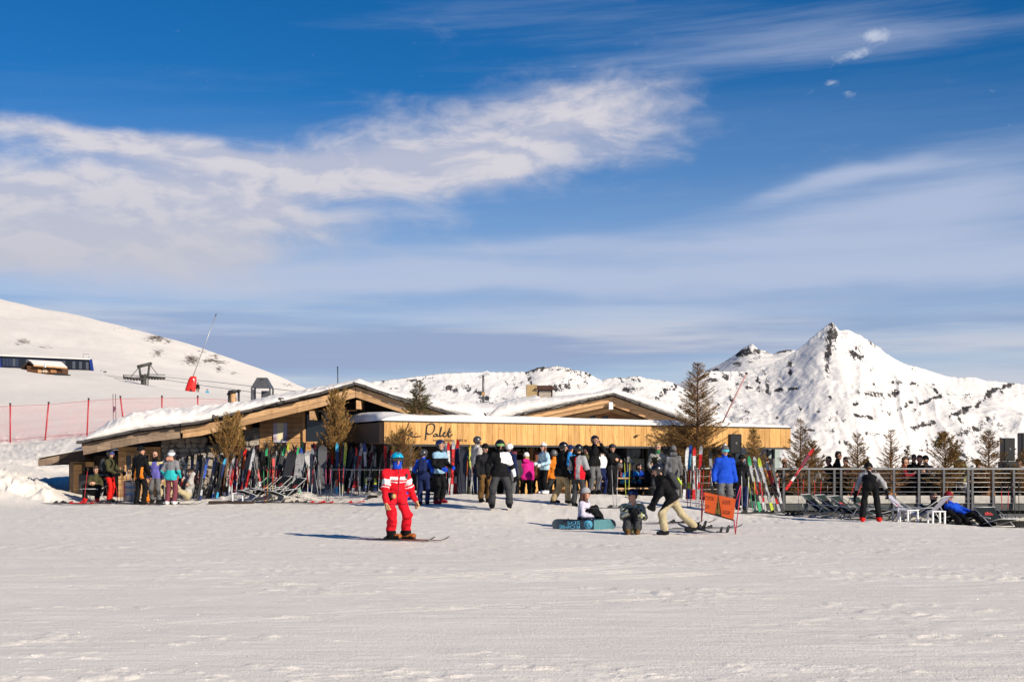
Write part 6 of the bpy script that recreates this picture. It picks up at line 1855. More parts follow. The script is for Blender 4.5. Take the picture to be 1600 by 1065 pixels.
# left group
PE['sit_green'] = person(148, 45.6, 'seated person in olive jacket and red boots in the leftmost deck chair', 'olive', 'black', 'brightred', 'skin', h=1.72, pelvis=(0, .10, .34), lean=-.12, hl=(.10, -.26, .60), hr=(-.10, -.24, .58), fl=(.20, -.42, 0), fr=(-.20, -.42, 0), haircol='brown', head=(.1, .15), knee_out=.5)
PE['olive'] = person(span=(702, 784), px=171, d=45.5, label='skier in olive jacket and red trousers with a grey backpack, holding poles', jacket='olive', pants='brightred', boots='black', glove='black', rz=R(75), h=1.78, hl=(.20, -.38, 1.00), hr=(-.20, -.34, .98), hat='helmet', hatcol='softblack', goggles='on', lens=(0.02, 0.06, 0.30), pack='darkgrey',
    rules=[('black', lambda i: i['jacket'] & (i['torso']) & (i['u'] < .12))], fl=(.13, .05, 0), fr=(-.13, -.06, 0))
PE['black_orange'] = person(span=(697, 788), px=219, d=44.9, label='man in black ski suit with orange side flashes and a beanie, back turned', jacket='black', pants='black', boots='black', glove='skin', rz=R(160), h=1.83, hl=(.30, -.06, .82), hr=(-.30, -.10, .86), hat='beanie', hatcol='black',
    rules=[('orange', lambda i: i['torso'] & (np.abs(np.abs(i['r']) - .12) < .022 + .10 * (.22 - i['u'])) & (i['u'] < .20) & (i['f'] < .05))], skirt=.05, head=(-.6, 0))
PE['bald'] = person(span=(704, 785.5), px=243, d=45.9, label='bald man in sunglasses with a violet and dark blue jacket', jacket='purple', pants='grey', boots='black', glove='skin', rz=R(-8), h=1.74, haircol='none', glasses=True, hl=(.27, -.05, .82), hr=(-.27, -.10, .86), gaiter='black',
    rules=[('navy', lambda i: i['arm']), ('yellow', lambda i: i['torso'] & (i['u'] > .36) & (np.abs(i['r']) > .09)), ('darkgrey', lambda i: i['pants'] & (i['z'] < .42) & (i['z'] > .28)), ('black', lambda i: i['torso'] & (i['u'] > .47))])
PE['teal'] = person(span=(703, 788), px=267, d=44.9, label='skier in grey and teal jacket, maroon trousers and white helmet', jacket='midgrey', pants='maroon', boots='white', glove='black', rz=R(168), h=1.74, hat='helmet', hatcol='white', goggles='up', hl=(.26, -.16, .92), hr=(-.26, -.14, .90),
    rules=[('teal', lambda i: i['jacket'] & i['torso'] & (i['u'] < .19)), ('teal', lambda i: i['arm'] & (i['arm_t'] > .30)), ('peach', lambda i: (i['part'] == 7) | ((i['part'] == 5)))], hood=True, skirt=.04)
PE['sit_grey'] = person(290, 45.3, 'person in pale grey jacket sitting on the snow by the skis', 'stone', 'sand', 'black', 'skin', rz=R(-75), h=1.72, pelvis=(0, .05, .17), lean=-.25, hl=(.22, .10, .62), hr=(-.15, -.05, .70), fl=(.15, -.62, 0), fr=(-.13, -.50, 0), haircol='brown', elbow=(0, -.2, .6))
PE['sit_khaki'] = person(256, 46.6, 'person in khaki sitting low between two standing skiers', 'khaki', 'sand', 'black', 'black', rz=R(20), h=1.7, pelvis=(0, .05, .25), lean=.1, hl=(.15, -.35, .42), hr=(-.15, -.35, .42), fl=(.15, -.55, 0), fr=(-.15, -.5, 0), hat='beanie', hatcol='grey')
# middle
PE['navypack'] = person(span=(702, 788.5), px=662, d=40.8, label='skier in navy and bright blue with a navy backpack, back turned', jacket='navy', pants='navy', boots='black', glove='black', rz=R(172), h=1.70, hat='helmet', hatcol='darkgrey', pack='navy', hl=(.24, -.14, .98), hr=(-.26, -.10, .92),
    rules=[('blue', lambda i: i['jacket'] & (i['u'] > .40)), ('blue', lambda i: i['arm'] & (i['arm_t'] < .36))], head=(-.3, .1))
PE['steel'] = person(span=(687, 786.5), px=686, d=41.4, label='tall skier in steel blue and black jacket holding blue gloves', jacket='black', pants='black', boots='darkred', glove='blue', rz=R(52), h=1.88, hat='helmet', hatcol='navy', hl=(.16, -.34, 1.02), hr=(-.22, -.28, .98),
    rules=[('iceblue', lambda i: i['jacket'] & (i['u'] > .34)), ('iceblue', lambda i: i['jacket'] & i['torso'] & (i['u'] < .04)), ('black', lambda i: (i['part'] == 5))], head=(.2, .05))
PE['brownpants'] = person(span=(693, 784), px=757, d=40.6, label='man in black puffer jacket and brown trousers looking down', jacket='softblack', pants='brown', boots='black', glove='black', rz=R(25), h=1.79, hat='beanie', hatcol='black', hl=(.20, -.24, .92), hr=(-.24, -.05, .84), head=(.2, .25), bulk=1.08)
PE['bw'] = person(span=(687, 796), px=781, d=37.6, label='snowboarder in black and white jacket with green mirrored goggles', jacket='black', pants='darkgrey', boots='black', glove='black', rz=R(8), h=1.84, hat='helmet', hatcol='black', goggles='on', lens=(0.16, 0.34, 0.10), gaiter='black', gaiter_up=.03, hl=(.36, -.06, .86), hr=(-.34, -.12, .94), fl=(.24, -.03, .03), fr=(-.20, .03, .03), bulk=1.14,
    rules=[('white', lambda i: i['jacket'] & i['torso'] & (i['r'] > -.01 + .15 * (.45 - i['u']) ) & (i['u'] > .23 + .25 * (.16 - i['r']))), ('white', lambda i: i['arm'] & (i['x'] > 0) & (i['arm_t'] < .26)), ('white', lambda i: i['arm'] & (i['x'] > 0) & (i['arm_t'] > .38))], head=(.05, .05), knee_out=.3)
PE['pink'] = person(822, 44.6, 'woman in hot pink puffer jacket and white hat standing at the bar', 'pink', 'black', 'black', 'black', rz=R(176), h=1.62, hat='beanie', hatcol='white', hood=True, hl=(.20, -.24, .84), hr=(-.22, -.2, .82), hair='long', haircol='blond', bulk=1.05, z=-.06,
    rules=[])
PE['lightblue'] = person(span=(692, 771), px=851, d=43.0, label='person in pale blue jacket and white bobble hat beside the pink one', jacket='paleblue', pants='black', boots='white', glove='white', rz=R(-55), h=1.60, hat='bobble', hatcol='white', hl=(.18, -.26, 1.02), hr=(-.20, -.22, 1.05), hair='long', haircol='auburn')
PE['khaki_board'] = person(span=(690, 788), px=875, d=40.2, label='snowboarder in black jacket, beige trousers and black helmet', jacket='black', pants='khaki', boots='softblack', glove='black', rz=R(105), h=1.80, hat='helmet', hatcol='black', hl=(.22, -.36, 1.02), hr=(-.18, -.20, .86), fl=(.10, .16, .03), fr=(-.10, -.20, .03), lean=.14, bulk=1.10, head=(0, .2), skirt=.05)
PE['greyred'] = person(span=(694, 791), px=903, d=39.7, label='skier in grey, red and black jacket with black helmet, turned away', jacket='lightgrey', pants='darkgrey', boots='black', glove='black', rz=R(150), h=1.76, hat='helmet', hatcol='black', hl=(.24, -.26, .96), hr=(-.26, -.22, .92),
    rules=[('black', lambda i: i['torso'] & (i['r'] > .03)), ('red', lambda i: i['torso'] & (np.abs(i['r'] - .02) < .022)), ('black', lambda i: (i['part'] == 5)), ('black', lambda i: i['arm'] & (i['arm_t'] > .35)), ('red', lambda i: i['torso'] & (i['r'] < -.11) & (i['u'] < .25))], skirt=.06, head=(.2, .1))
PE['tall'] = person(span=(680, 771.5), px=928, d=42.0, label='tall man in black jacket raising both hands to his face', jacket='black', pants='grey', boots='black', glove='skin', rz=R(35), h=1.87, hat='helmet', hatcol='softblack', hl=(.10, -.22, 1.50), hr=(-.10, -.20, 1.46), haircol='brown', elbow=(0, -.2, -.8), bulk=1.06)
PE['dark_arms'] = person(span=(696, 772), px=955, d=42.6, label='man all in black with folded raised arms and goggles on his cap', jacket='black', pants='black', boots='black', glove='skin', rz=R(45), h=1.72, hat='beanie', hatcol='softblack', goggles='up', hl=(-.02, -.34, 1.22), hr=(.02, -.32, 1.16), elbow=(0, -.3, -.4), bulk=1.1)
PE['mixwhite'] = person(940, 43.4, 'woman in white top and dark blue skirted coat half hidden by the tall man', 'white', 'navy', 'black', 'black', rz=R(20), h=1.58, hair='long', haircol='brown', hl=(.2, -.2, .85), hr=(-.2, -.2, .9), rules=[('navy', lambda i: i['torso'] & (i['u'] < .12))], skirt=.1)
PE['behind_blue'] = person(890, 43.3, 'skier in bright blue jacket half hidden between two black helmets', 'skyblue', 'black', 'black', 'black', rz=R(140), h=1.6, hat='beanie', hatcol='navy')
for (px, d, lb, jc, pc, rz, kw) in ((803, 44.5, 'customer in dark grey fleece leaning on the bar left of the pink jacket', 'darkgrey', 'black', 190, dict(hat='beanie', hatcol='maroon')), (838, 44.9, 'customer in brown coat in the shade right of the pink jacket', 'brown', 'black', 165, dict(haircol='auburn', hair='long')),
      (866, 44.6, 'customer in orange jacket mostly hidden behind the black jacket', 'orange', 'darkgrey', 200, dict(hat='helmet', hatcol='grey')), (795, 43.4, 'person in navy jacket and white helmet behind the black and white snowboarder', 'navy', 'grey', 150, dict(hat='helmet', hatcol='white')), (915, 44.0, 'person in olive coat in the shade left of the tall man', 'olive', 'black', 20, dict(hat='beanie', hatcol='black')),
      (744, 42.2, 'skier in cream jacket behind the black puffer jacket', 'stone', 'navy', 120, dict(hat='helmet', hatcol='darkgrey')), (968, 44.6, 'person in dark red jacket seated low in the shade by the window', 'maroon', 'black', 30, dict(hat='beanie', hatcol='grey', pelvis=(0, .05, .5), fl=(.14, -.35, 0), fr=(-.14, -.32, 0), hl=(.18, -.3, .78), hr=(-.18, -.3, .78)))):
    person(px, d, lb, jc, pc, 'black', 'black', rz=R(rz), h=1.70, z=(-.06 if d > 44.3 else None), voxel=.022, **kw)
# people seated at the bench table before the window
PE['cyan'] = person(985, 44.2, 'person in light blue jacket and white cap seated at the bench table', 'skyblue', 'black', 'black', 'black', rz=R(10), h=1.7, pelvis=(0, .05, .50), lean=.15, hl=(.18, -.32, .78), hr=(-.18, -.32, .78), fl=(.14, -.35, 0), fr=(-.14, -.32, 0), hat='beanie', hatcol='white', goggles='up', z=.0,
    rules=[('darkgrey', lambda i: i['torso'] & (np.abs(i['r']) < .05))])
PE['cyan2'] = person(1001, 44.5, 'person in blue jacket and dark helmet seated beside the light blue one', 'blue', 'black', 'black', 'black', rz=R(-30), h=1.68, pelvis=(0, .05, .50), lean=.2, hl=(.18, -.32, .78), hr=(-.18, -.32, .78), fl=(.14, -.35, 0), fr=(-.14, -.32, 0), hat='helmet', hatcol='black', z=-.02)
PE['camel'] = person(1013, 44.0, 'person in dark jacket with a tan striped hood seated at the table end', 'softblack', 'black', 'black', 'black', rz=R(60), h=1.7, pelvis=(0, .05, .50), lean=.2, hl=(.18, -.32, .78), hr=(-.18, -.32, .78), fl=(.14, -.35, 0), fr=(-.14, -.32, 0), hat='beanie', hatcol='khaki', z=.04)
PE['greyhair'] = person(1028, 43.4, 'fair haired man in pale patterned jacket standing by the tall tree', 'stone', 'darkgrey', 'black', 'black', rz=R(-12), h=1.72, haircol='blond', glasses=True, hl=(.22, -.22, 1.0), hr=(-.22, -.2, .98), gaiter='green',
    rules=[('black', lambda i: i['torso'] & (i['r'] < -.0) & (i['u'] < .42)), ('olive', lambda i: i['jacket'] & (np.sin(i['x'] * 70) * np.sin(i['z'] * 63) > .35))], z=.12)
PE['greyback'] = person(1052, 43.0, 'person in long grey coat standing by the steel barrier, back turned', 'grey', 'grey', 'black', 'black', rz=R(175), h=1.62, hood=True, hair='short', haircol='black', hat='beanie', hatcol='grey', skirt=.10, rules=[('midgrey', lambda i: i['torso'] & (i['r'] > .06))])
# near, right of the middle
def camo_mat():
    m, n, b = new_mat('camo_cloth')
    tc = n.new('ShaderNodeTexCoord')
    f = n.noise(tc.outputs['Object'], 13.0, 3, .6, 1.2); g = n.noise(tc.outputs['Object'], 11.0, 2, .5, .6)
    c = n.mix(n.ramp(f, .46, .50), (0.018, 0.018, 0.02), (0.60, 0.60, 0.48))
    c = n.mix(n.mul(n.ramp(g, .55, .60), .9), c, (0.34, 0.36, 0.10))
    n.t.links.new(c, b.inputs['Base Color']); b.inputs['Roughness'].default_value = .8
    return m
PE['seat_white'] = person(914, 33.8, 'woman in white jacket and grey beanie sitting on the snow behind a snowboard', 'lavender', 'black', 'tan', 'lavender', rz=R(70), h=1.68, pelvis=(0, .06, .15), lean=.10, hl=(.24, -.30, .24), hr=(-.18, -.28, .26), fl=(.12, -.42, 0), fr=(-.12, -.44, 0), hair='long', haircol='auburn', hat='beanie', hatcol='lightgrey', glasses=True,
    rules=[('black', lambda i: (i['part'] == 5))], head=(.25, .05))
PE['seat_camo'] = person(988, 30.6, 'snowboarder in black and cream camouflage jacket sitting with knees up', camo_mat(), 'darkgrey', 'brown', 'black', rz=R(-4), h=1.74, pelvis=(0, .26, .15), lean=.22, hl=(.14, -.24, .46), hr=(-.08, -.24, .48), fl=(.10, -.22, 0), fr=(-.10, -.22, 0), haircol='brown', hat='beanie', hatcol='navy', head=(-1.0, .05), knee_out=.06, bulk=1.08)
PE['walker'] = person(1050, 30.2, 'man in beige trousers with black jacket and lime backpack striding with lowered head', 'black', 'sand', 'softblack', 'black', rz=R(-88), h=1.64, pelvis=(0, .0, .86), lean=.56, hl=(.18, -.42, .70), hr=(-.16, -.46, .64), fl=(.08, -.18, 0), fr=(-.06, .50, .06), hat='helmet', hatcol='black', pack='darkgrey', pocketcol='lime', head=(.0, .45), bulk=1.08,
    rules=[('black', lambda i: i['pants'] & (i['u'] > -.05))])
PE['bluejacket'] = person(1132, 37.6, 'man in royal blue jacket and grey trousers behind the orange banner', 'blue', 'grey', 'black', 'black', rz=R(6), h=1.74, hat='bobble', hatcol='grey', goggles='on', lens=(0.02, 0.40, 0.50), hl=(.30, -.06, .82), hr=(-.30, -.04, .84), bulk=1.14, skirt=.06, head=(.1, .1))
PE['darkback'] = person(span=(710, 797), px=1158, d=37.2, label='man in dark navy coat with hood, back turned, beside the royal blue jacket', jacket='softblack', pants='navy', boots='black', glove='black', rz=R(150), h=1.66, hood=True, hat='beanie', hatcol='black', hl=(.26, -.10, .86), hr=(-.26, -.10, .84), skirt=.08, bulk=1.05)
PE['bending'] = person(1361, 34.6, 'skier in black with grey shoulders and red boots bending over his poles, back turned', 'black', 'black', 'brightred', 'black', rz=R(172), h=1.66, pelvis=(0, -.05, .93), lean=.98, hl=(.36, -.36, .66), hr=(-.44, -.40, .74), fl=(.22, .02, 0), fr=(-.20, -.02, 0), hat='beanie', hatcol='black', elbow=(0, .6, .0),
    rules=[('lightgrey', lambda i: i['jacket'] & (i['u'] > .33) & (np.abs(i['r']) > .05)), ('lightgrey', lambda i: i['arm'] & (i['arm_t'] < .42))], head=(0, .5))
PE['lounge_black'] = person(1473, 35.6, 'person in black reclining in a deck chair at the right', 'black', 'black', 'black', 'black', rz=R(22), h=1.66, pelvis=(0, -.05, .17), lean=-.80, hl=(.16, -.30, .30), hr=(-.18, -.26, .30), fl=(.12, -.80, 0), fr=(-.12, -.78, 0), haircol='brown', glasses=True, gaiter='black')
PE['lounge_blue'] = person(1499, 35.4, 'person in bright blue jacket reclining in a deck chair', 'blue', 'black', 'black', 'blue', rz=R(38), h=1.66, pelvis=(0, -.05, .17), lean=-.72, hl=(.12, -.36, .32), hr=(-.18, -.32, .32), fl=(.12, -.82, 0), fr=(-.12, -.80, 0), hair='long', haircol='auburn', hat='beanie', hatcol='darkred', glasses=True)
# on the terrace
seat = dict(pelvis=(0, .05, .50), lean=.12, hl=(.18, -.30, .78), hr=(-.18, -.32, .78), fl=(.14, -.34, 0), fr=(-.14, -.30, 0), z=.12, voxel=.024, group='people on the terrace')
tw = [(1296, 46.2, 'black coat', 'black', -60, 'short', 'black', None, 'person in black coat seated left of the dark haired man on the terrace', 0),
      (1308, 45.9, 'x', 'black', 75, 'short', 'black', None, 'dark haired man in black sitting upright above the railing', .16),
      (1322, 46.3, 'x', 'maroon', -40, 'short', 'brown', None, 'person in dark red jacket seated right of the dark haired man', -.02),
      (1199, 45.3, 'x', 'orange', 60, 'short', 'auburn', None, 'person in orange jacket seated behind the railing near the barrier', -.05),
      (1226, 45.8, 'x', 'black', -20, 'short', 'none', None, 'bald person in black seated behind the railing right of the orange jacket', -.05),
      (1246, 46.0, 'x', 'softblack', 100, 'short', 'brown', None, 'person in dark jacket seated below the crooked conifer', -.10),
      (1268, 45.7, 'x', 'lightgrey', 150, 'long', 'brown', None, 'person in light grey jacket seated with back to the piste', -.12),
      (1352, 46.5, 'x', 'navy', 30, 'short', 'black', 'beanie', 'person in navy jacket seated behind the bending skier', -.10),
      (1412, 45.9, 'x', 'darkred', 70, 'short', 'brown', None, 'person in dark red fleece seated left of the group by the small fir', -.02),
      (1428, 46.3, 'x', 'softblack', -20, 'short', 'brown', None, 'brown haired person in black at the middle of the terrace group', .06),
      (1436, 45.9, 'x', 'black', 20, 'short', 'auburn', None, 'auburn haired person in black turned right in the terrace group', .04),
      (1447, 46.2, 'x', 'midgrey', -50, 'short', 'black', 'beanie', 'person in grey hoodie and black cap at the right of the terrace group', .02),
      (1527, 46.4, 'x', 'black', 0, 'short', 'brown', 'beanie', 'person in black cap seated right of the yellow jacket', -.10),
      (1567, 46.7, 'x', 'softblack', -30, 'long', 'brown', None, 'long haired person in black seated below the narrow loudspeaker', -.06),
      (1590, 45.8, 'x', 'darkgrey', 40, 'short', 'black', None, 'person in dark grey seated at the right edge of the terrace', -.08)]
for (px, d, _, jc, rz, hs, hcol, ht, lb, dz) in tw:
    s_ = dict(seat); s_['z'] = .12 + dz
    person(px, d, lb, jc, 'black', 'black', 'skin', rz=R(rz), h=1.74, hair=hs, haircol=hcol, hat=ht, hatcol='black', **s_)
s_ = dict(seat); s_.update(pelvis=(0, .0, .82), lean=.75, hl=(.2, -.55, .75), hr=(-.15, -.5, .72), fl=(.12, 0, 0), fr=(-.12, .05, 0), z=.12)
person(1511, 45.9, 'person in pale yellow jacket leaning far forward over a terrace table', 'yellow', 'white', 'black', 'skin', rz=R(-75), h=1.74, haircol='black', head=(0, .2), **s_)
# far skiers on the crest
person(309, 236, 'far skier in black jacket and ochre trousers standing on the crest', 'black', 'brown', 'black', 'black', rz=R(20), h=1.85, voxel=.03, hat='helmet', hatcol='black', pos=tuple(P(309, 614.6, 236)), group='far skiers on the crest')
person(324, 238, 'far skier in turquoise jacket sitting behind the crest', 'turquoise', 'black', 'black', 'black', rz=R(10), h=1.8, voxel=.03, hat='helmet', hatcol='softblack', pelvis=(0, 0, .4), fl=(.15, -.5, 0), fr=(-.15, -.5, 0), hl=(.2, -.2, .5), hr=(-.2, -.2, .5), pos=tuple(P(324, 619.5, 238)), group='far skiers on the crest')
# ------------------------------------------------------------------ skis, boards, poles
ORD = ['first', 'second', 'third', 'fourth', 'fifth', 'sixth', 'seventh', 'eighth', 'ninth', 'tenth', 'eleventh', 'twelfth', 'thirteenth', 'fourteenth', 'fifteenth', 'sixteenth', 'seventeenth', 'eighteenth', 'nineteenth', 'twentieth']
def ordinal(k):
    if k < 20: return ORD[k]
    t = {20: 'twenty', 30: 'thirty', 40: 'forty', 50: 'fifty'}
    k += 1; d, u = k // 10 * 10, k % 10
    return t[d][:-1] + 'ieth' if u == 0 else t[d] + '-' + ORD[u - 1]
SC = {'white': (0.72, 0.72, 0.72), 'black': (0.012, 0.012, 0.014), 'red': (0.60, 0.02, 0.02), 'blue': (0.02, 0.08, 0.42), 'cyan': (0.05, 0.36, 0.60), 'orange': (0.70, 0.13, 0.02), 'pink': (0.62, 0.10, 0.22), 'green': (0.04, 0.40, 0.16), 'lime': (0.50, 0.58, 0.04),
      'grey': (0.28, 0.28, 0.29), 'yellow': (0.62, 0.46, 0.08), 'purple': (0.10, 0.06, 0.26), 'navy': (0.015, 0.03, 0.12), 'maroon': (0.20, 0.02, 0.05), 'silver': (0.45, 0.46, 0.48)}
def sm(n): return paint('gear_' + n, tuple(c * .82 for c in SC[n]), .4, .30, 11, spec=.4)
M_BASE = paint('ski_base', (0.02, 0.02, 0.022), .35)
SKI = {}
def ski_mesh(des, L=1.66):
    """one ski standing on its tail: shovel curled forward, side-cut, bands of colour"""
    key = (des, L)
    if key in SKI: return SKI[key]
    st = [0, .01, .04, .12, .22, .30, .38, .46, .54, .62, .70, .78, .84, .89, .93, .96, .985, 1.0]
    wd = [.060, .080, .088, .084, .078, .074, .071, .070, .072, .076, .082, .090, .096, .098, .094, .080, .052, .012]
    v = []; f = []; mi = []
    for s, w in zip(st, wd):
        curl = -.09 * max(0, (s - .86) / .14) ** 2 - .012 * math.sin(math.pi * s)
        th = .016 if .3 < s < .6 else .010
        z = s * L
        v += [(-w / 2, curl, z), (w / 2, curl, z), (w / 2, curl + th, z), (-w / 2, curl + th, z)]
    n = len(st)
    for i in range(n - 1):
        a, b = i * 4, i * 4 + 4; s = (st[i] + st[i + 1]) / 2
        band = 0 if s > .82 else (1 if s > .56 else (2 if s > .2 else 3))
        f += [(a, a + 1, b + 1, b), (a + 1, a + 2, b + 2, b + 1), (a + 2, a + 3, b + 3, b + 2), (a + 3, a, b, b + 3)]; mi += [band, 4, 4, 4]
    f += [(3, 2, 1, 0), (n * 4 - 4, n * 4 - 3, n * 4 - 2, n * 4 - 1)]; mi += [4, 4]
    me = bpy.data.meshes.new('ski'); me.from_pydata(v, [], f)
    tip, mid, low = des
    for m in (sm(tip), sm(mid), sm(low), sm(tip), M_BASE): me.materials.append(m)
    me.polygons.foreach_set('material_index', mi); me.update()
    SKI[key] = me
    return me
def binding_mesh():
    m = MB()
    m.box((0, -.020, .10), (.062, .035, .11), bevel=.01); m.box((0, -.045, .13), (.05, .03, .05), bevel=.01)
    m.box((0, -.022, -.16), (.060, .045, .12), bevel=.012); m.box((0, -.055, -.14), (.045, .035, .07), bevel=.01); m.box((0, -.012, -.03), (.05, .012, .16))
    return m.mesh('binding', [M_BLACK])
BIND = binding_mesh()
BIND2 = BIND.copy(); BIND2.materials.clear(); BIND2.materials.append(sm('red'))
BIND3 = BIND.copy(); BIND3.materials.clear(); BIND3.materials.append(sm('silver'))

def child_obj(name, me, parent, M):
    o = bpy.data.objects.new(name, me); col.objects.link(o); o.parent = parent; o.matrix_local = M
    return o

def ski_pair(loc, des, tilt=0.0, back=.12, yaw=0.0, L=1.66, label='', group='skis parked along the hut', bind=0, flat=False, spread=.0, open_=0.0):
    root = empty('ski_pair', loc, 0, label, 'skis', group)
    root.rotation_euler = (-back, tilt, yaw) if not flat else (0, 0, yaw)
    bm = (BIND, BIND2, BIND3)[bind]
    if not flat:
        for k, sgn in ((0, 1), (1, -1)):
            M = Matrix.Translation((spread * sgn, -.014 * sgn, 0)) @ Matrix.Rotation(open_ * sgn, 4, 'Y') @ (Matrix.Identity(4) if sgn > 0 else Matrix.Rotation(math.pi, 4, 'Z'))
            s = child_obj('ski', ski_mesh(des, L), root, M)
            child_obj('binding', bm, s, Matrix.Translation((0, -.006, L * .47)))
    else:
        # lying on their bases, tips along +X
        for k in (0, 1):
            M = Matrix.Translation((-.8 + k * spread, (k - .5) * .14 + open_ * k, .016)) @ Matrix.Rotation(R(90), 4, 'Y') @ Matrix.Rotation(R(-90), 4, 'Z')
            s = child_obj('ski', ski_mesh(des, L), root, M)
            child_obj('binding', bm, s, Matrix.Translation((0, -.006, L * .47)))
    return root

POLE = {}
def pole_mesh(c1, c2, L=1.18):
    """shaft in two colours with basket; grip end up"""
    if (c1, c2) in POLE: return POLE[(c1, c2)]
    m = MB(); m.tube([(0, 0, 0), (0, 0, .06)], [.002, .006], 6, 2); m.tube([(0, 0, .06), (0, 0, L * .5)], .0085, 6, 0); m.tube([(0, 0, L * .5), (0, 0, L - .1)], .009, 6, 1)
    m.lathe((0, 0, .07), [(.006, -.006), (.042, 0), (.040, .008), (.008, .012)], 10, 2)
    m.lathe((0, 0, L - .12), [(.012, 0), (.017, .02), (.015, .07), (.020, .115), (.008, .125)], 8, 2)
    POLE[(c1, c2)] = m.mesh('pole', [sm(c1), sm(c2), M_BLACK]); return POLE[(c1, c2)]
STRAP = MB(); STRAP.tube([(0, 0, 1.17), (.03, -.01, 1.13), (.025, -.02, 1.04), (.004, -.015, 1.10)], .006, 4); STRAP = STRAP.mesh('strap', [M_BLACK])
def pole_pair(loc, c1, c2, tilt=0.0, back=0.0, gap=.06, label='', group='ski poles stuck in the snow'):
    root = empty('ski_poles', loc, 0, label, 'ski poles', group)
    root.rotation_euler = (-back, tilt, 0)
    for s in (-1, 1):
        p = child_obj('pole', pole_mesh(c1, c2), root, Matrix.Translation((s * gap / 2, 0, 0)) @ Matrix.Rotation(s * .04, 4, 'Y'))
        child_obj('strap', STRAP, p, Matrix.Identity(4))
    return root

def snowboard(loc, rot, c_top, c_base, label, L=1.52, W=.27, bind=True, group='snowboards'):
    """board in its own x-z plane, top sheet towards -Y"""
    root = empty('snowboard', loc, 0, label, 'snowboard', group); root.rotation_euler = rot
    m = MB(); n = 22
    bend = lambda z: -.05 * max(0, (abs(z) - L * .36) / (L * .14)) ** 2
    vs = []
    for k in range(n + 1):
        z = L / 2 * math.sin(math.pi * (k / n - .5)); e = (L / 2 - abs(z)) / (W * .48)
        w = W / 2 * (math.sqrt(max(1 - (1 - min(e, 1)) ** 2, 0)) * (1 - .12 * math.cos(math.pi * min(abs(z) / (L * .36), 1) / 1.0) * .5 - .06) + .004)
        vs += [(-w, bend(z), z), (w, bend(z), z), (w, bend(z) + .010, z), (-w, bend(z) + .010, z)]
    m.v = vs
    for i in range(n):
        q = i * 4; r4 = q + 4
        for f, mi in (((q, q + 1, r4 + 1, r4), 0), ((q + 1, q + 2, r4 + 2, r4 + 1), 1), ((q + 2, q + 3, r4 + 3, r4 + 2), 1), ((q + 3, q, r4, r4 + 3), 1)):
            m.f.append(f); m.mi.append(mi); m.sm.append(False)
    m.build('board', [c_top, c_base], root, world=False)
    if bind:
        for s in (-1, 1):
            b = MB(); b.box((0, -.02, s * .26), (.16, .03, .26), Matrix.Rotation(s * .2, 3, 'Y'), bevel=.01)
            b.tube([(-.09, -.03, s * .26 + .04), (-.06, -.14, s * .26 + .03), (.06, -.14, s * .26 + .03), (.09, -.03, s * .26 + .04)], .016, 6)
            b.tube([(-.08, -.03, s * .26 - .10), (-.06, -.20, s * .26 - .12), (.06, -.20, s * .26 - .12), (.08, -.03, s * .26 - .10)], .020, 6)
            b.build('binding', M_BLACK, root, world=False)
    return root

DES = [('blue', 'white', 'white'), ('navy', 'blue', 'silver'), ('white', 'silver', 'black'), ('cyan', 'navy', 'black'), ('red', 'pink', 'purple'), ('black', 'navy', 'black'), ('maroon', 'orange', 'black'), ('white', 'white', 'red'), ('red', 'orange', 'maroon'), ('grey', 'black', 'black'),
       ('black', 'black', 'silver'), ('maroon', 'black', 'red'), ('pink', 'green', 'black'), ('green', 'black', 'black'), ('black', 'grey', 'black'), ('lime', 'silver', 'grey'), ('maroon', 'purple', 'black'), ('black', 'red', 'black'), ('blue', 'cyan', 'lime'), ('green', 'silver', 'black'),
       ('white', 'pink', 'black'), ('black', 'grey', 'silver'), ('silver', 'maroon', 'black'), ('black', 'pink', 'black'), ('cyan', 'navy', 'orange'), ('yellow', 'lime', 'black'), ('red', 'navy', 'white'), ('silver', 'red', 'red'), ('grey', 'grey', 'grey'), ('blue', 'white', 'lime'),
       ('navy', 'silver', 'lime'), ('silver', 'black', 'lime'), ('red', 'red', 'black'), ('red', 'white', 'silver'), ('white', 'yellow', 'black'), ('white', 'white', 'black')]
rs = random.Random(21)
def cname(d):
    u = []
    for c in d:
        if c not in u: u.append(c)
    return u[0] if len(u) == 1 else (' and '.join(u[:2]))
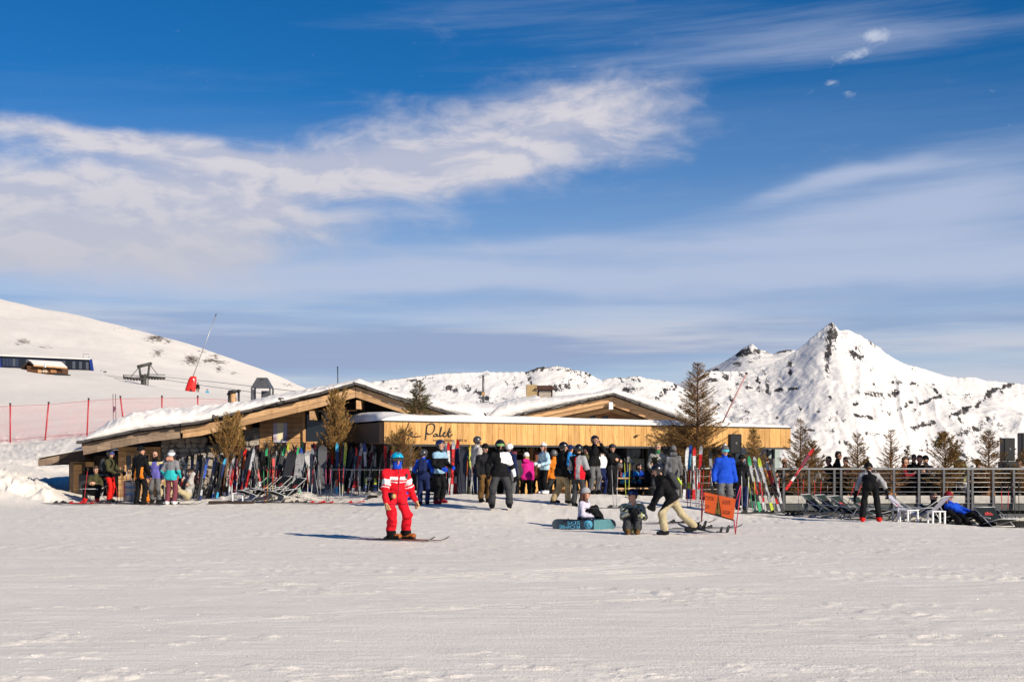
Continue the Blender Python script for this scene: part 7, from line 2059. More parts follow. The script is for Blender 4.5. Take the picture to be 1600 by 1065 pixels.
# row along the chalet (photo columns, left to right)
rowA = [(322, 1), (328, 5), (334, 9), (341, 0), (348, 14), (353, 3), (358, 2), (363, 11), (368, 1), (373, 4), (378, 5), (383, 8), (387, 7), (392, 11), (397, 14), (402, 10), (408, 5), (413, 12), (419, 13), (425, 16), (432, 17), (437, 13), (462, 15), (468, 16), (474, 19), (479, 18), (486, 22), (492, 20), (498, 21), (505, 23), (511, 9), (517, 17),
        (527, 24), (535, 25), (543, 10), (552, 26), (558, 27), (562, 28), (570, 29), (578, 14), (584, 30), (590, 21), (602, 32), (610, 33), (626, 35), (632, 34), (640, 35)]
straight = {527, 535, 562, 570, 584, 602, 610, 626, 632, 640}
for k, (px, di) in enumerate(rowA):
    d = 45.35 + rs.uniform(-.25, .35) - (.55 if px > 520 else 0) - (.5 if px > 595 else 0)
    tilt = rs.uniform(-.04, .05) if px in straight else (rs.uniform(.10, .34) if px < 400 else rs.uniform(-.16, .26))
    L = rs.choice((1.56, 1.62, 1.66, 1.72)) * (1.04 if px in straight else .98)
    xb = X(px, d) - math.sin(tilt) * 1.0
    zg = gz(xb, d) - rs.uniform(.10, .22)
    ski_pair((xb, d, zg), DES[di], tilt, rs.uniform(.10, .22), rs.uniform(-1.25, 1.25) if px not in straight else rs.uniform(-.15, .15), L, 'pair of %s skis parked upright along the chalet, %s from the left' % (cname(DES[di]), ordinal(k)), 'skis parked upright along the chalet', rs.choice((0, 0, 1, 2)), spread=rs.choice((0, 0, .035)), open_=rs.uniform(-.03, .03))
back_d = [5, 9, 10, 14, 17, 21, 11, 5, 10, 16, 13, 22]
for k in range(34):
    px = 326 + k * 9.2 + rs.uniform(-2, 2); d = 45.85 + rs.uniform(-.15, .2) - (.5 if px > 520 else 0); tilt = rs.uniform(-.12, .22); xb = X(px, d) - math.sin(tilt) * 1.0; de = DES[rs.choice(back_d)]
    ski_pair((xb, d, gz(xb, d) - rs.uniform(.05, .2)), de, tilt, rs.uniform(.08, .2), rs.uniform(-1.3, 1.3), rs.choice((1.52, 1.6, 1.66)), 'pair of %s skis in rear rank by chalet, %s from left' % (cname(de), ordinal(k)), 'skis in the rear rank along the chalet', rs.choice((0, 0, 2)))
rowB = [(692, 20), (697, 35), (702, 33), (708, 27), (713, 26), (718, 9), (735, 25), (739, 28), (745, 17), (749, 33)]
for k, (px, di) in enumerate(rowB):
    d = 42.5 + rs.uniform(-.1, .3)
    tilt = rs.uniform(-.05, .08); xb = X(px, d) - math.sin(tilt)
    ski_pair((xb, d, gz(xb, d) - rs.uniform(.02, .12)), DES[di], tilt, rs.uniform(.06, .14), rs.uniform(-.3, .3), rs.choice((1.62, 1.70, 1.56)), 'pair of %s skis standing under the sign, %s from the left' % (cname(DES[di]), ordinal(k)), 'skis standing under the sign', rs.choice((0, 1, 2)))
rowC = [(274, 10), (281, 9), (288, 14), (297, 5), (304, 21), (310, 10), (317, 2)]
for k, (px, di) in enumerate(rowC):
    d = 46.9 + rs.uniform(-.15, .2); tilt = rs.uniform(-.1, .3); xb = X(px, d) - math.sin(tilt)
    ski_pair((xb, d, gz(xb, d) - .08), DES[di], tilt, rs.uniform(.12, .2), rs.uniform(-.5, .5), 1.55, 'pair of %s skis against the stone wall, %s from the teal jacket' % (cname(DES[di]), ordinal(k)), 'dark skis against the stone wall', rs.choice((0, 1)))
rowD = [(1072, 35, .08), (1078, 18, .06), (1085, 33, .02), (1093, 27, .05), (1112, 14, -.05), (1171, 2, -.22), (1179, 19, -.20), (1187, 7, -.20), (1197, 15, -.24), (1208, 27, -.25), (1214, 10, -.22)]
for k, (px, di, tilt) in enumerate(rowD):
    d = 41.6 + rs.uniform(-.2, .3) if px < 1150 else 39.6 + rs.uniform(-.2, .2); xb = X(px, d) - math.sin(tilt) * .9
    ski_pair((xb, d, gz(xb, d) - .06), DES[di], tilt, rs.uniform(.05, .14), rs.uniform(-.3, .3), rs.choice((1.58, 1.66)), 'pair of %s skis leaning near the terrace barrier, %s from the left' % (cname(DES[di]), ordinal(k)), 'skis leaning near the terrace barrier', rs.choice((0, 1, 2)))
q = P(1227, 760, 43.6)
ski_pair((q.x, 43.55, q.z - .1), ('red', 'maroon', 'white'), .60, .06, 0, 1.55, 'red ski pair propped steeply across the terrace railing', 'skis leaning near the terrace barrier', 1)
# poles
rowP = [(186, 45.6, 'black', 'black', 0), (193, 45.8, 'grey', 'black', .05), (199, 45.6, 'red', 'white', .12), (206, 46.0, 'black', 'grey', -.05), (259, 44.8, 'silver', 'yellow', .0), (300, 45.9, 'silver', 'black', .2), (360, 44.6, 'white', 'red', .05), (366, 44.8, 'white', 'red', .02), (396, 44.9, 'silver', 'black', .1), (415, 43.9, 'orange', 'green', 0), (422, 44.1, 'yellow', 'orange', .03),
        (428, 44.3, 'white', 'red', .02), (472, 44.7, 'silver', 'grey', .3), (484, 44.3, 'white', 'red', .03), (497, 44.8, 'silver', 'grey', -.12), (512, 43.8, 'black', 'pink', .02), (533, 43.8, 'white', 'red', .0), (556, 44.4, 'red', 'silver', .06), (575, 44.4, 'silver', 'black', .1), (595, 44.3, 'silver', 'grey', .1), (612, 43.5, 'grey', 'red', .06),
        (700, 42.1, 'white', 'red', .1), (733, 42.2, 'silver', 'orange', .08), (742, 41.8, 'silver', 'grey', -.05), (961, 38.5, 'silver', 'grey', 0), (980, 40.6, 'lime', 'lime', .0), (1076, 38.6, 'red', 'silver', -.02), (1090, 38.9, 'grey', 'red', 0), (1102, 39.5, 'black', 'red', .1), (1164, 37.6, 'silver', 'white', .03), (1177, 38.2, 'green', 'lime', -.1), (1193, 38.6, 'silver', 'grey', 0), (1213, 40, 'silver', 'red', 0),
        (1251, 38.4, 'silver', 'red', 0), (1277, 39.6, 'black', 'red', .03), (1330, 37.6, 'black', 'red', .35), (1571, 36.4, 'black', 'red', .02), (1589, 35.4, 'black', 'black', -.06)]
for k, (px, d, c1, c2, tilt) in enumerate(rowP):
    xb = X(px, d) - math.sin(tilt) * .5
    pole_pair((xb, d, gz(xb, d) - .06), c1, c2, tilt, rs.uniform(-.04, .08), rs.uniform(.04, .12), 'pair of %s ski poles stuck in the snow, %s pair from the left' % (c1 if c1 == c2 else c1 + ' and ' + c2, ordinal(k)))
# poles in hands
def held_pole(a, tipz, dx, dy, c1, c2, label):
    g = Vector(a); tip = Vector((g.x + dx, g.y + dy, 0)); tip.z = gz(tip.x, tip.y) + .0
    v = (g - tip); root = empty('ski_pole', tip, 0, label, 'ski pole', 'ski poles held in hands')
    root.rotation_euler = v.to_track_quat('Z', 'Y').to_euler()
    p = child_obj('shaft', pole_mesh(c1, c2), root, Matrix.Scale(min(1.1, v.length / 1.12), 4))
    child_obj('strap', STRAP, p, Matrix.Identity(4))
o_ = PE['olive']; held_pole(wpt(o_, o_['wl']), 0, .15, -.05, 'black', 'black', 'black ski pole in the hand of the olive jacket, farther one'); held_pole(wpt(o_, o_['wr']), 0, .10, -.10, 'red', 'black', 'red and black ski pole in the hand of the olive jacket, nearer one')
o_ = PE['bending']; held_pole(wpt(o_, o_['wl']), 0, -.35, .1, 'black', 'grey', 'ski pole in the left hand of the bending skier'); held_pole(wpt(o_, o_['wr']), 0, .20, .1, 'black', 'grey', 'ski pole in the right hand of the bending skier')
o_ = PE['greyred']; held_pole(wpt(o_, o_['wl']), 0, .15, .0, 'black', 'silver', 'ski pole held by the grey and red jacket')
o_ = PE['khaki_board']; held_pole(wpt(o_, o_['wl']), 0, .12, .0, 'silver', 'black', 'ski pole beside the beige trousers')
p_ = P(127, 786, 45.0); held_pole(P(137, 733, 45.0), 0, -.12, 0, 'red', 'red', 'lone red ski pole standing left of the seated olive jacket')

# the red skier's own skis
o_ = PE['red']; fdir = Matrix.Rotation(o_['rz'], 3, 'Z') @ o_['fd']; yaw = math.atan2(fdir.y, fdir.x)
for i, (nm, an) in enumerate((('al', 'near'), ('ar', 'far'))):
    a = wpt(o_, o_[nm]); a.z = 0
    c = a + fdir * .06
    root = empty('ski', (c.x, c.y, gz(c.x, c.y) + .012), yaw, 'slim orange and black ski under the red skier\'s %s foot' % ('forward' if i == 0 else 'rear'), 'ski', 'skis under the red skier')
    M = Matrix.Translation((-.78, 0, .012)) @ Matrix.Rotation(R(90), 4, 'Y') @ Matrix.Rotation(R(-90), 4, 'Z')
    s = child_obj('top_sheet', ski_mesh(('red', 'orange', 'black'), 1.66), root, M)
    child_obj('binding', BIND, root, M @ Matrix.Translation((0, -.006, .78)))
    b = MB(); b.box((.02, 0, .085), (.29, .10, .09), bevel=.03); b.box((-.07, 0, .17), (.13, .11, .16), bevel=.035); b.build('ski_boot', paint('boot_orange', (0.35, 0.10, 0.02), .35), root, world=False)
    for k in range(3):
        bk = MB(); bk.box((-.02 + k * .04 - (.05 if k == 2 else 0), -.058, .10 + k * .045), (.05, .012, .014)); bk.build('buckle', M_BLACK, root, world=False)

# skis and boards lying on the snow
def flat(px, py, yaw, di, lb, spread=.15, open_=.05, bind=0):
    d = EYE * F / (py - HOR)
    for _ in range(6):
        z = gz(X(px, d), d); d = (EYE - z) * F / (py - HOR)
    ski_pair((X(px, d), d, z + .01), DES[di] if isinstance(di, int) else di, 0, 0, yaw, 1.64, lb, 'skis lying on the snow', bind, True, spread, open_)
flat(98, 787, .05, 10, 'black skis lying flat at the far left of the group'); flat(122, 788, -.04, 32, 'red skis lying flat beside the seated olive jacket', .3, .1, 1)
flat(168, 787, .06, 10, 'black skis lying under the olive jacket\'s boots'); flat(222, 788, -.03, 9, 'dark skis lying at the feet of the black and orange suit', .2); flat(262, 788.5, .04, 33, 'white tipped skis lying at the feet of the teal jacket', .2, .1)
flat(452, 786, .03, 10, 'black skis lying in front of the deck chairs', .4, .1); flat(498, 787, -.05, 17, 'black and red skis lying right of the deck chairs', .3, .1, 1)
flat(545, 781, .04, ('red', 'maroon', 'black'), 'red and maroon skis lying left of the red skier', .1, .06, 1); flat(558, 787, 0, 32, 'red skis lying nearest the foreground left of the red skier', .35, .08, 1)
flat(612, 786.5, .02, 10, 'black skis lying behind the red skier\'s hands', .2); flat(700, 786, .05, 10, 'dark skis lying at the feet of the steel blue jacket', .2, .08); flat(675, 796, .02, 14, 'single dark skis half buried left of the black and white snowboarder', .05, .02)
flat(1062, 778, -.32, 17, 'black and maroon skis lying behind the walker', .2, .15, 1); flat(1080, 793, .05, 10, 'black skis lying on the bright snow left of the orange banner', .2, .1)
flat(965, 795, .1, 10, 'dark skis lying behind the seated snowboarders', .3, .1)
flat(1090, 827, .12, 10, 'black skis lying behind the striding man', .3, .25, 0); flat(1045, 818, -.02, 11, 'long maroon and black skis lying past the striding man', .3, .05)
flat(1172, 803, .05, 10, 'black skis lying right of the orange banner', .1, .1); flat(1192, 802, -.06, 13, 'green tipped skis lying under the white leaning skis', .2, .1, 0); flat(1240, 806, .03, 14, 'dark skis lying before the terrace wall, left pair', .2, .12); flat(1262, 803, -.05, 25, 'yellow tipped skis lying before the terrace wall, middle pair', .2, .12)
flat(1298, 802, .05, 11, 'maroon skis lying below the empty deck chairs', .2, .1, 1); flat(1318, 805, -.03, 10, 'black skis lying left of the bending skier', .2, .1); flat(1370, 812, .04, 10, 'black skis under the bending skier\'s red boots', .05, .16)
# boards
bl = sm('black'); gb = M_BASE
def ground_at(px, py):
    d = EYE * F / (py - HOR)
    for _ in range(6):
        z = gz(X(px, d), d); d = (EYE - z) * F / (py - HOR)
    return X(px, d), d, z
d = 45.1; snowboard((X(450, d), d, Zp(737, d)), (-.15, .22, .1), bl, gb, 'broad black snowboard leaning behind the deck chairs', 1.35, .30, False)
d = 45.3; snowboard((X(486, d), d, Zp(735, d)), (-.15, -.12, .5), sm('grey'), gb, 'mid grey snowboard turned sideways in the ski row', 1.3, .27, False)
d = 45.0; snowboard((X(503, d), d, Zp(730, d)), (-.15, .05, .2), paint('gear_slate', (.05, .05, .055), .4), gb, 'dark grey snowboard leaning in the ski row', 1.4, .28, False)
d = 45.2; snowboard((X(466, d), d, Zp(738, d)), (-.15, .14, .1), sm('grey'), gb, 'worn grey snowboard with dark print next to the black one', 1.25, .28, False)
d = 42.4; snowboard((X(724, d), d, Zp(735, d)), (-.1, .05, .1), paint('navy_board', (0.01, 0.011, 0.022), .4), gb, 'navy black snowboard standing under the sign', 1.45, .30, False)
d = 45.4; snowboard((X(441, d), d, Zp(768, d)), (-.2, .45, .1), sm('green'), gb, 'green snowboard half buried by the deck chairs', 1.0, .26, False)
x, d, z = ground_at(590, 786); snowboard((x, d, z + .13), (-1.15, R(90), .03), bl, gb, 'black snowboard lying on its edge behind the red skier', 1.5, .28)
x, d, z = ground_at(779, 797.5); snowboard((x, d, z + .012), (R(-90), 0, R(86)), bl, gb, 'black snowboard under the black and white snowboarder\'s boots', 1.5, .27, True)
x, d, z = ground_at(877, 787.5); snowboard((x, d, z + .012), (R(-90), 0, R(80)), sm('green'), gb, 'green snowboard strapped under the beige trousers', 1.5, .27, True)
x, d, z = ground_at(1110, 832); snowboard((x, d, z + .03), (R(-80), 0, R(72)), bl, gb, 'black snowboard with bindings lying right of the striding man', 1.5, .27, True)
# the printed board standing on its edge in front of the seated woman
x, d, z = ground_at(912, 827)
def printed_board():
    W, L = .26, 1.50
    mt, n, b = new_mat('board_print')
    tc = n.new('ShaderNodeTexCoord'); s = n.sep(tc.outputs['Object'])
    vo = n.new('ShaderNodeTexVoronoi'); n.put(vo.inputs['Vector'], n.vec(n.mul(s[0], 34), 0.0, n.mul(s[2], 34))); vo.inputs['Scale'].default_value = 1; vo.inputs['Randomness'].default_value = .15
    dots = n.ramp(vo.outputs['Distance'], .22, .32)
    pat = n.mix(dots, (0.02, 0.06, 0.08), (0.13, 0.33, 0.36))
    zone = n.mul(n.ramp(s[2], .23, .245), n.ramp(n.add(s[2], n.mul(s[0], -.6)), .70, .68))
    c = n.mix(zone, (0.008, 0.020, 0.035), pat)
    n.t.links.new(c, b.inputs['Base Color']); b.inputs['Roughness'].default_value = .3
    o = snowboard((x, d - .05, z + W / 2 * .95), (0, R(90), 0), mt, gb, 'dark blue snowboard with pale lettering standing on edge before the seated woman', L, W, False)
    pr = paint('board_letter', (0.07, 0.30, 0.48), .4)
    for body, lx, lz, size in (('SDS', -.05, -.24, .115), ('ROME', .05, -.33, .115)):
        me = text_mesh(body, size, pr, .001)
        child_obj('lettering', me, o, Matrix.Translation((lx, -.008, lz)) @ Matrix.Rotation(R(90), 4, 'Y') @ Matrix.Rotation(R(90), 4, 'X') @ Matrix.Scale(1.6, 4, (1, 0, 0)))
    r = MB(); r.lathe((0, 0, 0), [(.105, -.001), (.105, .001)], 28); em = r.build('emblem', paint('emblem_blue', (0.06, 0.28, 0.44), .4), o, world=False); em.matrix_local = Matrix.Translation((0, -.006, .10)) @ Matrix.Rotation(R(90), 4, 'X')
    me = text_mesh('33', .15, paint('emblem_dark', (0.008, 0.02, 0.035), .4), .001)
    child_obj('lettering', me, o, Matrix.Translation((0, -.010, .10)) @ Matrix.Rotation(R(90), 4, 'Y') @ Matrix.Rotation(R(90), 4, 'X'))
    for zz in (-.26, .26):
        b = MB(); b.box((0, .06, zz), (.14, .05, .24), bevel=.02); b.tube([(-.08, .06, zz - .08), (-.13, .16, zz - .10), (-.05, .22, zz - .06), (.06, .14, zz)], .014, 6); b.build('binding', M_BLACK, o, world=False)
printed_board()

# ------------------------------------------------------------------ deck chairs, low tables
M_SLINGD = cloth('sling_dark', (0.018, 0.024, 0.026)); M_SLINGG = cloth('sling_green', (0.022, 0.034, 0.030)); M_SLINGL = cloth('sling_lavender', (0.42, 0.41, 0.50)); M_LOGO = paint('logo_red', (0.62, 0.07, 0.06), .6); M_FRAME = paint('white_frame', (0.45, 0.45, 0.45), .4)
def deck_chair(loc, rz, label, sling=M_SLINGD, logo=True, low=1.0, group='deck chairs in the snow'):
    root = empty('deck_chair', loc, rz, label, 'deck chair', group)
    w = .29
    def bar(a, b, name, r=.014):
        m = MB(); m.tube([a, b], r, 7); return m.build(name, M_FRAME, root, world=False)
    top = (.58, .84 * low)
    for s in (-1, 1):
        bar((s * w, -.36, .04), (s * w, top[0], top[1]), 'back_rail', .011); bar((s * (w - .03), .42, .02), (s * (w - .03), -.62, .42 * low), 'seat_rail', .011)
        bar((s * (w + .02), -.30, .42 * low), (s * (w + .02), .32, .50 * low), 'arm_rest', .013); bar((s * w, .30, .50 * low), (s * w, .52, .06), 'prop')
    bar((-w, top[0], top[1]), (w, top[0], top[1]), 'crossbar'); bar((-w, -.36, .04), (w, -.36, .04), 'crossbar'); bar((-w, -.62, .42 * low), (w, -.62, .42 * low), 'crossbar'); bar((-w, .42, .02), (w, .42, .02), 'crossbar')
    prof = smooth_line([(top[0], top[1]), (.40, .60 * low), (.20, .36 * low), (.02, .25 * low), (-.25, .27 * low), (-.62, .43 * low)], 5)
    m = MB(); n = len(prof)
    vs = [Vector((sx * (w - .03), y, z + .012 * (abs(sx)))) for (y, z) in prof for sx in (-1, -.33, .33, 1)]
    fs = [(i * 4 + k, i * 4 + k + 1, i * 4 + 5 + k, i * 4 + 4 + k) for i in range(n - 1) for k in range(3)]
    vs2 = [v + Vector((0, .008, -.010)) for v in vs]; N = len(vs)
    m.face_add(vs + vs2, fs + [tuple(reversed([j + N for j in f])) for f in fs], 0, True)
    sl = m.build('sling', sling, root, world=False, recalc=False)
    if logo:
        # small red peaks and a line of letters printed on the back
        y0, z0 = prof[6]; y1, z1 = prof[3]
        dv = Vector((0, y1 - y0, z1 - z0)).normalized(); nn = Vector((0, -dv.z, dv.y)) * .012
        c = Vector((0, y0, z0)); l = MB()
        for dx, hh in ((-.06, .06), (0, .10), (.06, .06)):
            l.face_add([c + nn + Vector((dx - .035, 0, 0)), c + nn + Vector((dx + .035, 0, 0)), c + nn + Vector((dx, 0, 0)) + dv * hh], [(0, 1, 2)])
        l.face_add([c + nn - dv * .05 + Vector((-.11, 0, 0)), c + nn - dv * .05 + Vector((.11, 0, 0)), c + nn - dv * .02 + Vector((.11, 0, 0)), c + nn - dv * .02 + Vector((-.11, 0, 0))], [(0, 1, 2, 3)])
        l.build('printed_logo', M_LOGO, sl, world=False, recalc=False)
    return root
def low_table(loc, rz, label):
    root = empty('low_table', loc, rz, label, 'table', 'white plastic side tables')
    m = MB(); m.box((0, 0, .30), (.36, .36, .03), bevel=.012); m.build('top', M_WHITE, root, world=False)
    for sx in (-1, 1):
        for sy in (-1, 1):
            m = MB(); m.box((sx * .15, sy * .15, .142), (.045, .045, .285), bevel=.01); m.build('leg', M_WHITE, root, world=False)
def on_ground(px, d): x = X(px, d); return (x, d, gz(x, d))
deck_chair((X(147, 45.7), 45.75, gz(X(147, 45.7), 45.7)), 0, 'deck chair of the seated olive jacket at the far left', M_SLINGD, False)
for px, d, lb in ((400, 44.3, 'leftmost of three dark deck chairs in front of the skis'), (424, 44.5, 'middle one of three dark deck chairs in front of the skis'), (446, 44.1, 'rightmost of three dark deck chairs in front of the skis')):
    deck_chair(on_ground(px, d), R(-48), lb, low=.88)
low_table(on_ground(372, 44.1), .1, 'white plastic side table left of the three dark deck chairs')
for px, d, rz, lb in ((1290, 37.6, 52, 'green deck chair nearest the railing skis, leftmost of four'), (1312, 37.2, 52, 'green deck chair second from left below the railing'), (1335, 36.8, 52, 'green deck chair third from left below the railing'), (1366, 36.2, 52, 'green deck chair partly behind the bending skier\'s legs')):
    deck_chair(on_ground(px, d), R(rz), lb, M_SLINGG, low=.72)
deck_chair(on_ground(1424, 36.2), R(60), 'pale deck chair seen from the side beside white tables', M_SLINGL, low=.8); deck_chair(on_ground(1444, 35.4), R(235), 'large pale lavender deck chair seen from behind', M_SLINGL, False, .8)
deck_chair((X(1473, 35.7), 35.75, gz(X(1473, 35.7), 35.7)), R(22), 'green deck chair under the reclining person in black', M_SLINGG, False, .58); deck_chair((X(1499, 35.5), 35.55, gz(X(1499, 35.5), 35.5)), R(38), 'green deck chair under the reclining person in blue', M_SLINGG, False, .58)
deck_chair(on_ground(1556, 34.6), R(10), 'dark deck chair with red print alone at the far right', M_SLINGD, True, .55)
low_table(on_ground(1408, 35.6), .2, 'white plastic side table left of the pale deck chairs'); low_table(on_ground(1420, 35.2), .4, 'white plastic side table touching the pale deck chairs'); low_table(on_ground(1463, 34.6), .1, 'white plastic side table before the reclining person in black')

# ------------------------------------------------------------------ orange warning banner on crossed red poles
def banner():
    a_t, b_t = P(1101, 768.5, 31.6), P(1149.5, 779, 30.2); a_b, b_b = P(1101, 799, 31.6), P(1146, 811.5, 30.2)
    g = (X(1125, 30.6), 30.6, gz(X(1125, 30.6), 30.6))
    root = empty('warning_banner', g, 0, 'orange warning banner with yellow triangle strung between red poles', 'sign')
    mt = paint('banner_orange', (0.72, 0.10, 0.025), .55, .10, 6)
    if 'banner_thin' not in MATS:
        MATS['banner_thin'] = 1; nt = mt.node_tree; tr_ = nt.nodes.new('ShaderNodeBsdfTranslucent'); tr_.inputs[0].default_value = (0.95, 0.16, 0.04, 1)
        mx = nt.nodes.new('ShaderNodeMixShader'); mx.inputs[0].default_value = .62; nt.links.new(nt.nodes['Principled BSDF'].outputs[0], mx.inputs[1]); nt.links.new(tr_.outputs[0], mx.inputs[2]); nt.links.new(mx.outputs[0], nt.nodes['Material Output'].inputs[0])
    m = MB(); n = 12; vs = []
    for i in range(n + 1):
        q = i / n; off = Vector((0, -.03 * math.sin(q * 9), 0))
        vs += [a_t.lerp(b_t, q) + off, a_b.lerp(b_b, q) + off * .4]
    m.face_add(vs, [(2 * i, 2 * i + 1, 2 * i + 3, 2 * i + 2) for i in range(n)], 0, True)
    cl = m.build('cloth', mt, root, recalc=False)
    hem = MB(); hem.tube([a_b + Vector((0, 0, -.01)), b_b + Vector((0, 0, -.01))], .014, 6); hem.build('hem', paint('banner_hem', (0.05, 0.01, 0.01), .7), root)
    xa = (b_t - a_t).normalized(); za = (a_t - a_b).normalized(); nrm = xa.cross(za); nrm = nrm if nrm.y < 0 else -nrm
    def place(u, v): return a_b.lerp(b_b, u) + (a_t.lerp(b_t, u) - a_b.lerp(b_b, u)) * v + nrm * .045
    dk = paint('banner_letter', (0.13, 0.02, 0.015), .6)
    W = (b_t - a_t).length
    for body, u, v, sz, sx in (('ATTENTION', .21, .75, .115, .98), ('SLOW', .14, .30, .115, 1.0), ('RALENTIR', .78, .74, .115, 1.0), ('LANGSAM', .80, .26, .115, .98)):
        me = text_mesh(body, sz, dk, .001)
        M = Matrix.Translation(place(u, v)) @ Matrix((xa, za, xa.cross(za))).transposed().to_4x4() @ Matrix.Diagonal((sx * .68, 1.15, 1, 1))
        o = bpy.data.objects.new('lettering', me); col.objects.link(o); o.parent = root; o.matrix_local = chain_matrix(root).inverted() @ M
    for nm, s, mm, e in (('triangle_border', 1.0, paint('sign_black', (0.02, 0.016, 0.012), .5), .0), ('triangle', .74, paint('sign_yellow', (0.72, 0.40, 0.03), .5), .006)):
        c = place(.53, .42); t = MB()
        t.face_add([c + xa * (-.17 * s) - za * (.19 * s) + nrm * e, c + xa * (.17 * s) - za * (.19 * s) + nrm * e, c + za * (.30 * s) + nrm * e], [(0, 1, 2)]); t.build(nm, mm, root, recalc=False)
    ex = MB(); c = place(.53, .40) + nrm * .012; ex.box(c + za * .03, (.022, .006, .15)); ex.box(c - za * .09, (.024, .006, .025)); ex.build('exclamation_mark', MATS['sign_black'], root)
    rp = paint('banner_pole', (0.50, 0.03, 0.05), .4)
    for pts in (((1096.5, 757, 31.45), (1096, 815, 31.4)), ((1100, 768, 31.5), (1096.5, 812, 31.45)), ((1158, 758, 29.8), (1149, 834, 29.7)), ((1157, 758, 29.85), (1150, 781, 29.88)), ((1147, 812, 29.85), (1149, 833, 29.75))):
        m = MB(); m.tube([P(*q) for q in pts], .011, 6); m.build('pole', rp, root)
banner()

# ------------------------------------------------------------------ fences, bin, mat and small things by the hut
def plank_fence():
    root = empty('plank_fence', (X(470, 46.6), 46.6, .2), 0, 'weathered grey plank fence behind the row of skis', 'fence')
    bm_ = board_mesh('plank', M_GREYPLANK, .01); r_ = random.Random(3)
    x = X(396, 46.6)
    while x < X(560, 46.6):
        w = r_.uniform(.13, .19); h = 1.30 + r_.uniform(-.05, .04)
        put('plank', bm_, root, (x + w / 2, 46.6 + r_.uniform(-.01, .01), .22 + h / 2), (w - .012, .03, h), ry=r_.uniform(-.01, .01)); x += w
    m = MB(); m.beam((X(396, 46.6), 46.65, 1.1), (X(560, 46.6), 46.65, 1.1), .05, .08); m.build('rail', M_GREYPLANK, root)
plank_fence()
rk = empty('ski_rack', (X(590, 44.6), 44.6, .3), 0, 'long steel rail on posts that the upright skis lean against', 'rack')
m = MB(); m.tube([(X(515, 44.75), 44.75, Zp(733, 44.75)), (X(655, 44.0), 44.0, Zp(733.5, 44.0))], .022, 8); m.build('rail', M_STEEL, rk)
for px, d in ((518, 44.75), (560, 44.5), (600, 44.3), (652, 44.0)):
    m = MB(); m.tube([(X(px, d), d, Zp(733, d)), (X(px, d), d, .2)], .02, 7); m.build('post', M_STEEL, rk)
rk2 = empty('ski_rack', (X(720, 42.9), 42.9, .3), 0, 'shorter steel rail behind the skis standing under the sign', 'rack')
m = MB(); m.tube([(X(683, 42.9), 42.9, Zp(725, 42.9)), (X(765, 43.0), 43.0, Zp(725, 43.0))], .02, 8); m.build('rail', M_STEEL, rk2)
for px in (686, 724, 762):
    m = MB(); m.tube([(X(px, 42.9), 42.9, Zp(725, 42.9)), (X(px, 42.9), 42.9, .2)], .02, 7); m.build('post', M_STEEL, rk2)
mt_ = MB(); mt_.box((X(362, 43.9), 43.9, gz(X(362, 43.9), 43.9) + .045), (X(397, 44) - X(327, 44), .3, .09), bevel=.01)
o = mt_.build('kerb_sleeper', M_DARKWOOD); tag(o, 'low dark timber sleeper in the snow before the white table', 'sleeper')
bn = empty('metal_bin', on_ground(203, 45.7), 0, 'grey metal drum bin between the olive and black jackets', 'bin')
m = MB(); m.lathe((0, 0, 0), [(.20, 0), (.21, .02), (.21, .2), (.22, .21), (.21, .22), (.21, .42), (.22, .43), (.21, .44), (.21, .62), (.225, .64), (.20, .65)], 18); m.build('drum', M_STEEL, bn, world=False)
m = MB(); m.lathe((0, 0, .645), [(.205, 0), (.19, .03), (.04, .05)], 18); m.build('lid', M_GREYMETAL, bn, world=False)
# bags and a back support for small clutter round the feet
for px, d, c, lb in ((233, 45.2, 'orange', 'small orange and white bag on the snow between the boots'), (636, 41.6, 'blue', 'small blue bag on the snow beside the navy backpacker'), (1018, 42.7, 'black', 'black rucksack lying by the bench table'), (768, 41.4, 'white', 'white and blue bag on the snow behind the snowboarder\'s legs')):
    g = on_ground(px, d); root = empty('bag', g, .3, lb, 'bag', 'bags on the snow')
    m = MB(); m.box((0, 0, .12), (.30, .22, .25), bevel=.07, jitter=.012); m.build('body', C(c), root, world=False)
    m = MB(); m.tube([(-.07, 0, .23), (-.05, 0, .30), (.05, 0, .30), (.07, 0, .23)], .010, 6); m.build('handle', M_BLACK, root, world=False)
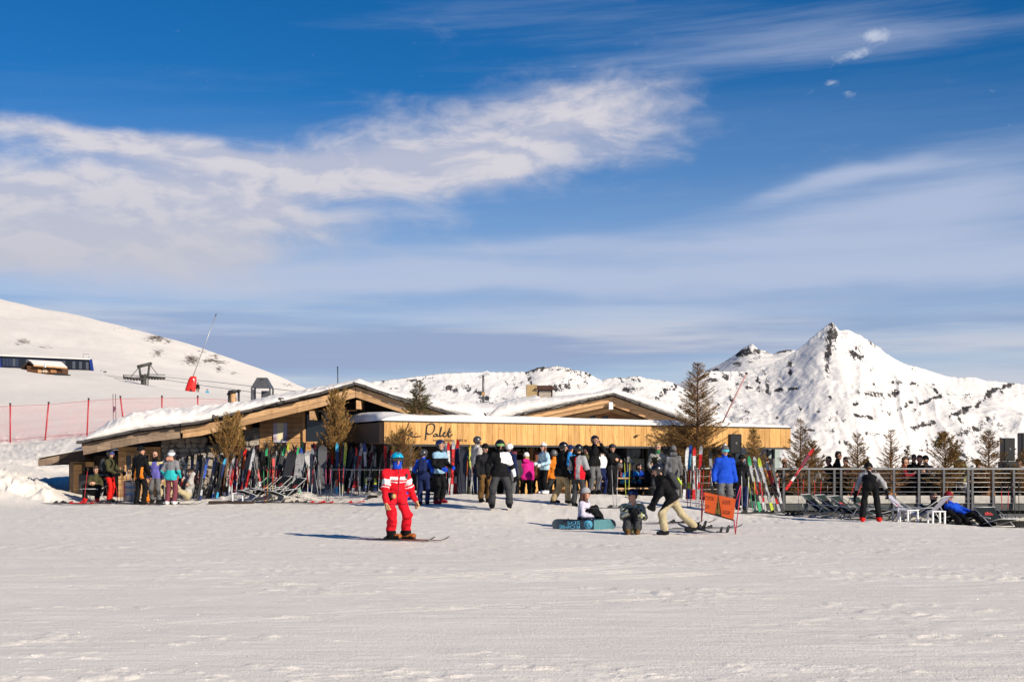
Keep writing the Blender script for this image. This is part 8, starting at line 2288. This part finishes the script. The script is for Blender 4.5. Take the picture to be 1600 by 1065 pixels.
# camera pouch at the red skier's waist
o_ = PE['red']['o']; m = MB(); m.box((-.255, -.03, .86), (.11, .12, .14), bevel=.03); pc_ = link('waist_pouch', m.mesh('waist_pouch', C('black')), None, o_)
m = MB(); m.lathe((0, 0, 0), [(.045, 0), (.045, .05), (.03, .055)], 14); l_ = link('buckle_ring', m.mesh('buckle_ring', paint('brass', (0.45, 0.33, 0.12), .35)), None, pc_); l_.matrix_local = Matrix.Translation((-.265, -.085, .86)) @ Matrix.Rotation(R(90), 4, 'X')
m = MB(); m.box((.02, -.205, 1.24), (.045, .035, .09), bevel=.01); link('radio', m.mesh('radio', M_BLACK), None, o_)
# loose lumps of snow on the piste: too many to count
def snow_crumbs():
    r_ = np.random.default_rng(5); n = 1500
    d = 9.5 * (44 / 9.5) ** r_.random(n); px = r_.uniform(-60, 1660, n); x = (px - 800) / F * d
    keep = fbm(x / 3.0, d / 1.6, 3, 19) > -.08; x = x[keep]; d = d[keep]; n = len(x)
    z = ground_z(x, d, True); s = .003 + .008 * r_.random(n) ** 4 + .0015 * (d / 20)
    base = np.array([(1, 0, -.3), (-.5, .87, -.3), (-.5, -.87, -.3), (.5, .87, .2), (-1, 0, .2), (.5, -.87, .2), (0, 0, .8)]); tri = np.array([(0, 3, 5), (0, 1, 3), (1, 4, 3), (1, 2, 4), (2, 5, 4), (2, 0, 5), (3, 4, 6), (4, 5, 6), (5, 3, 6)])
    V = base[None] * (1 + .35 * r_.normal(size=(n, 7, 1))) * s[:, None, None] * np.array([1.3, 1.0, .75]); a = r_.uniform(0, 6.28, n); ca, sa = np.cos(a)[:, None], np.sin(a)[:, None]
    vx = V[..., 0] * ca - V[..., 1] * sa; vy = V[..., 0] * sa + V[..., 1] * ca
    V = np.stack([vx + x[:, None], vy + d[:, None], V[..., 2] + z[:, None] + s[:, None] * .25], -1).reshape(-1, 3); T = (tri[None] + (np.arange(n) * 7)[:, None, None]).reshape(-1, 3)
    o = link('snow_crumbs', mesh_np('snow_crumbs', V, T, False), bpy.data.materials['piste_snow']); tag(o, 'loose crumbs of snow scattered over the groomed piste', 'snow', kind='stuff')
snow_crumbs()
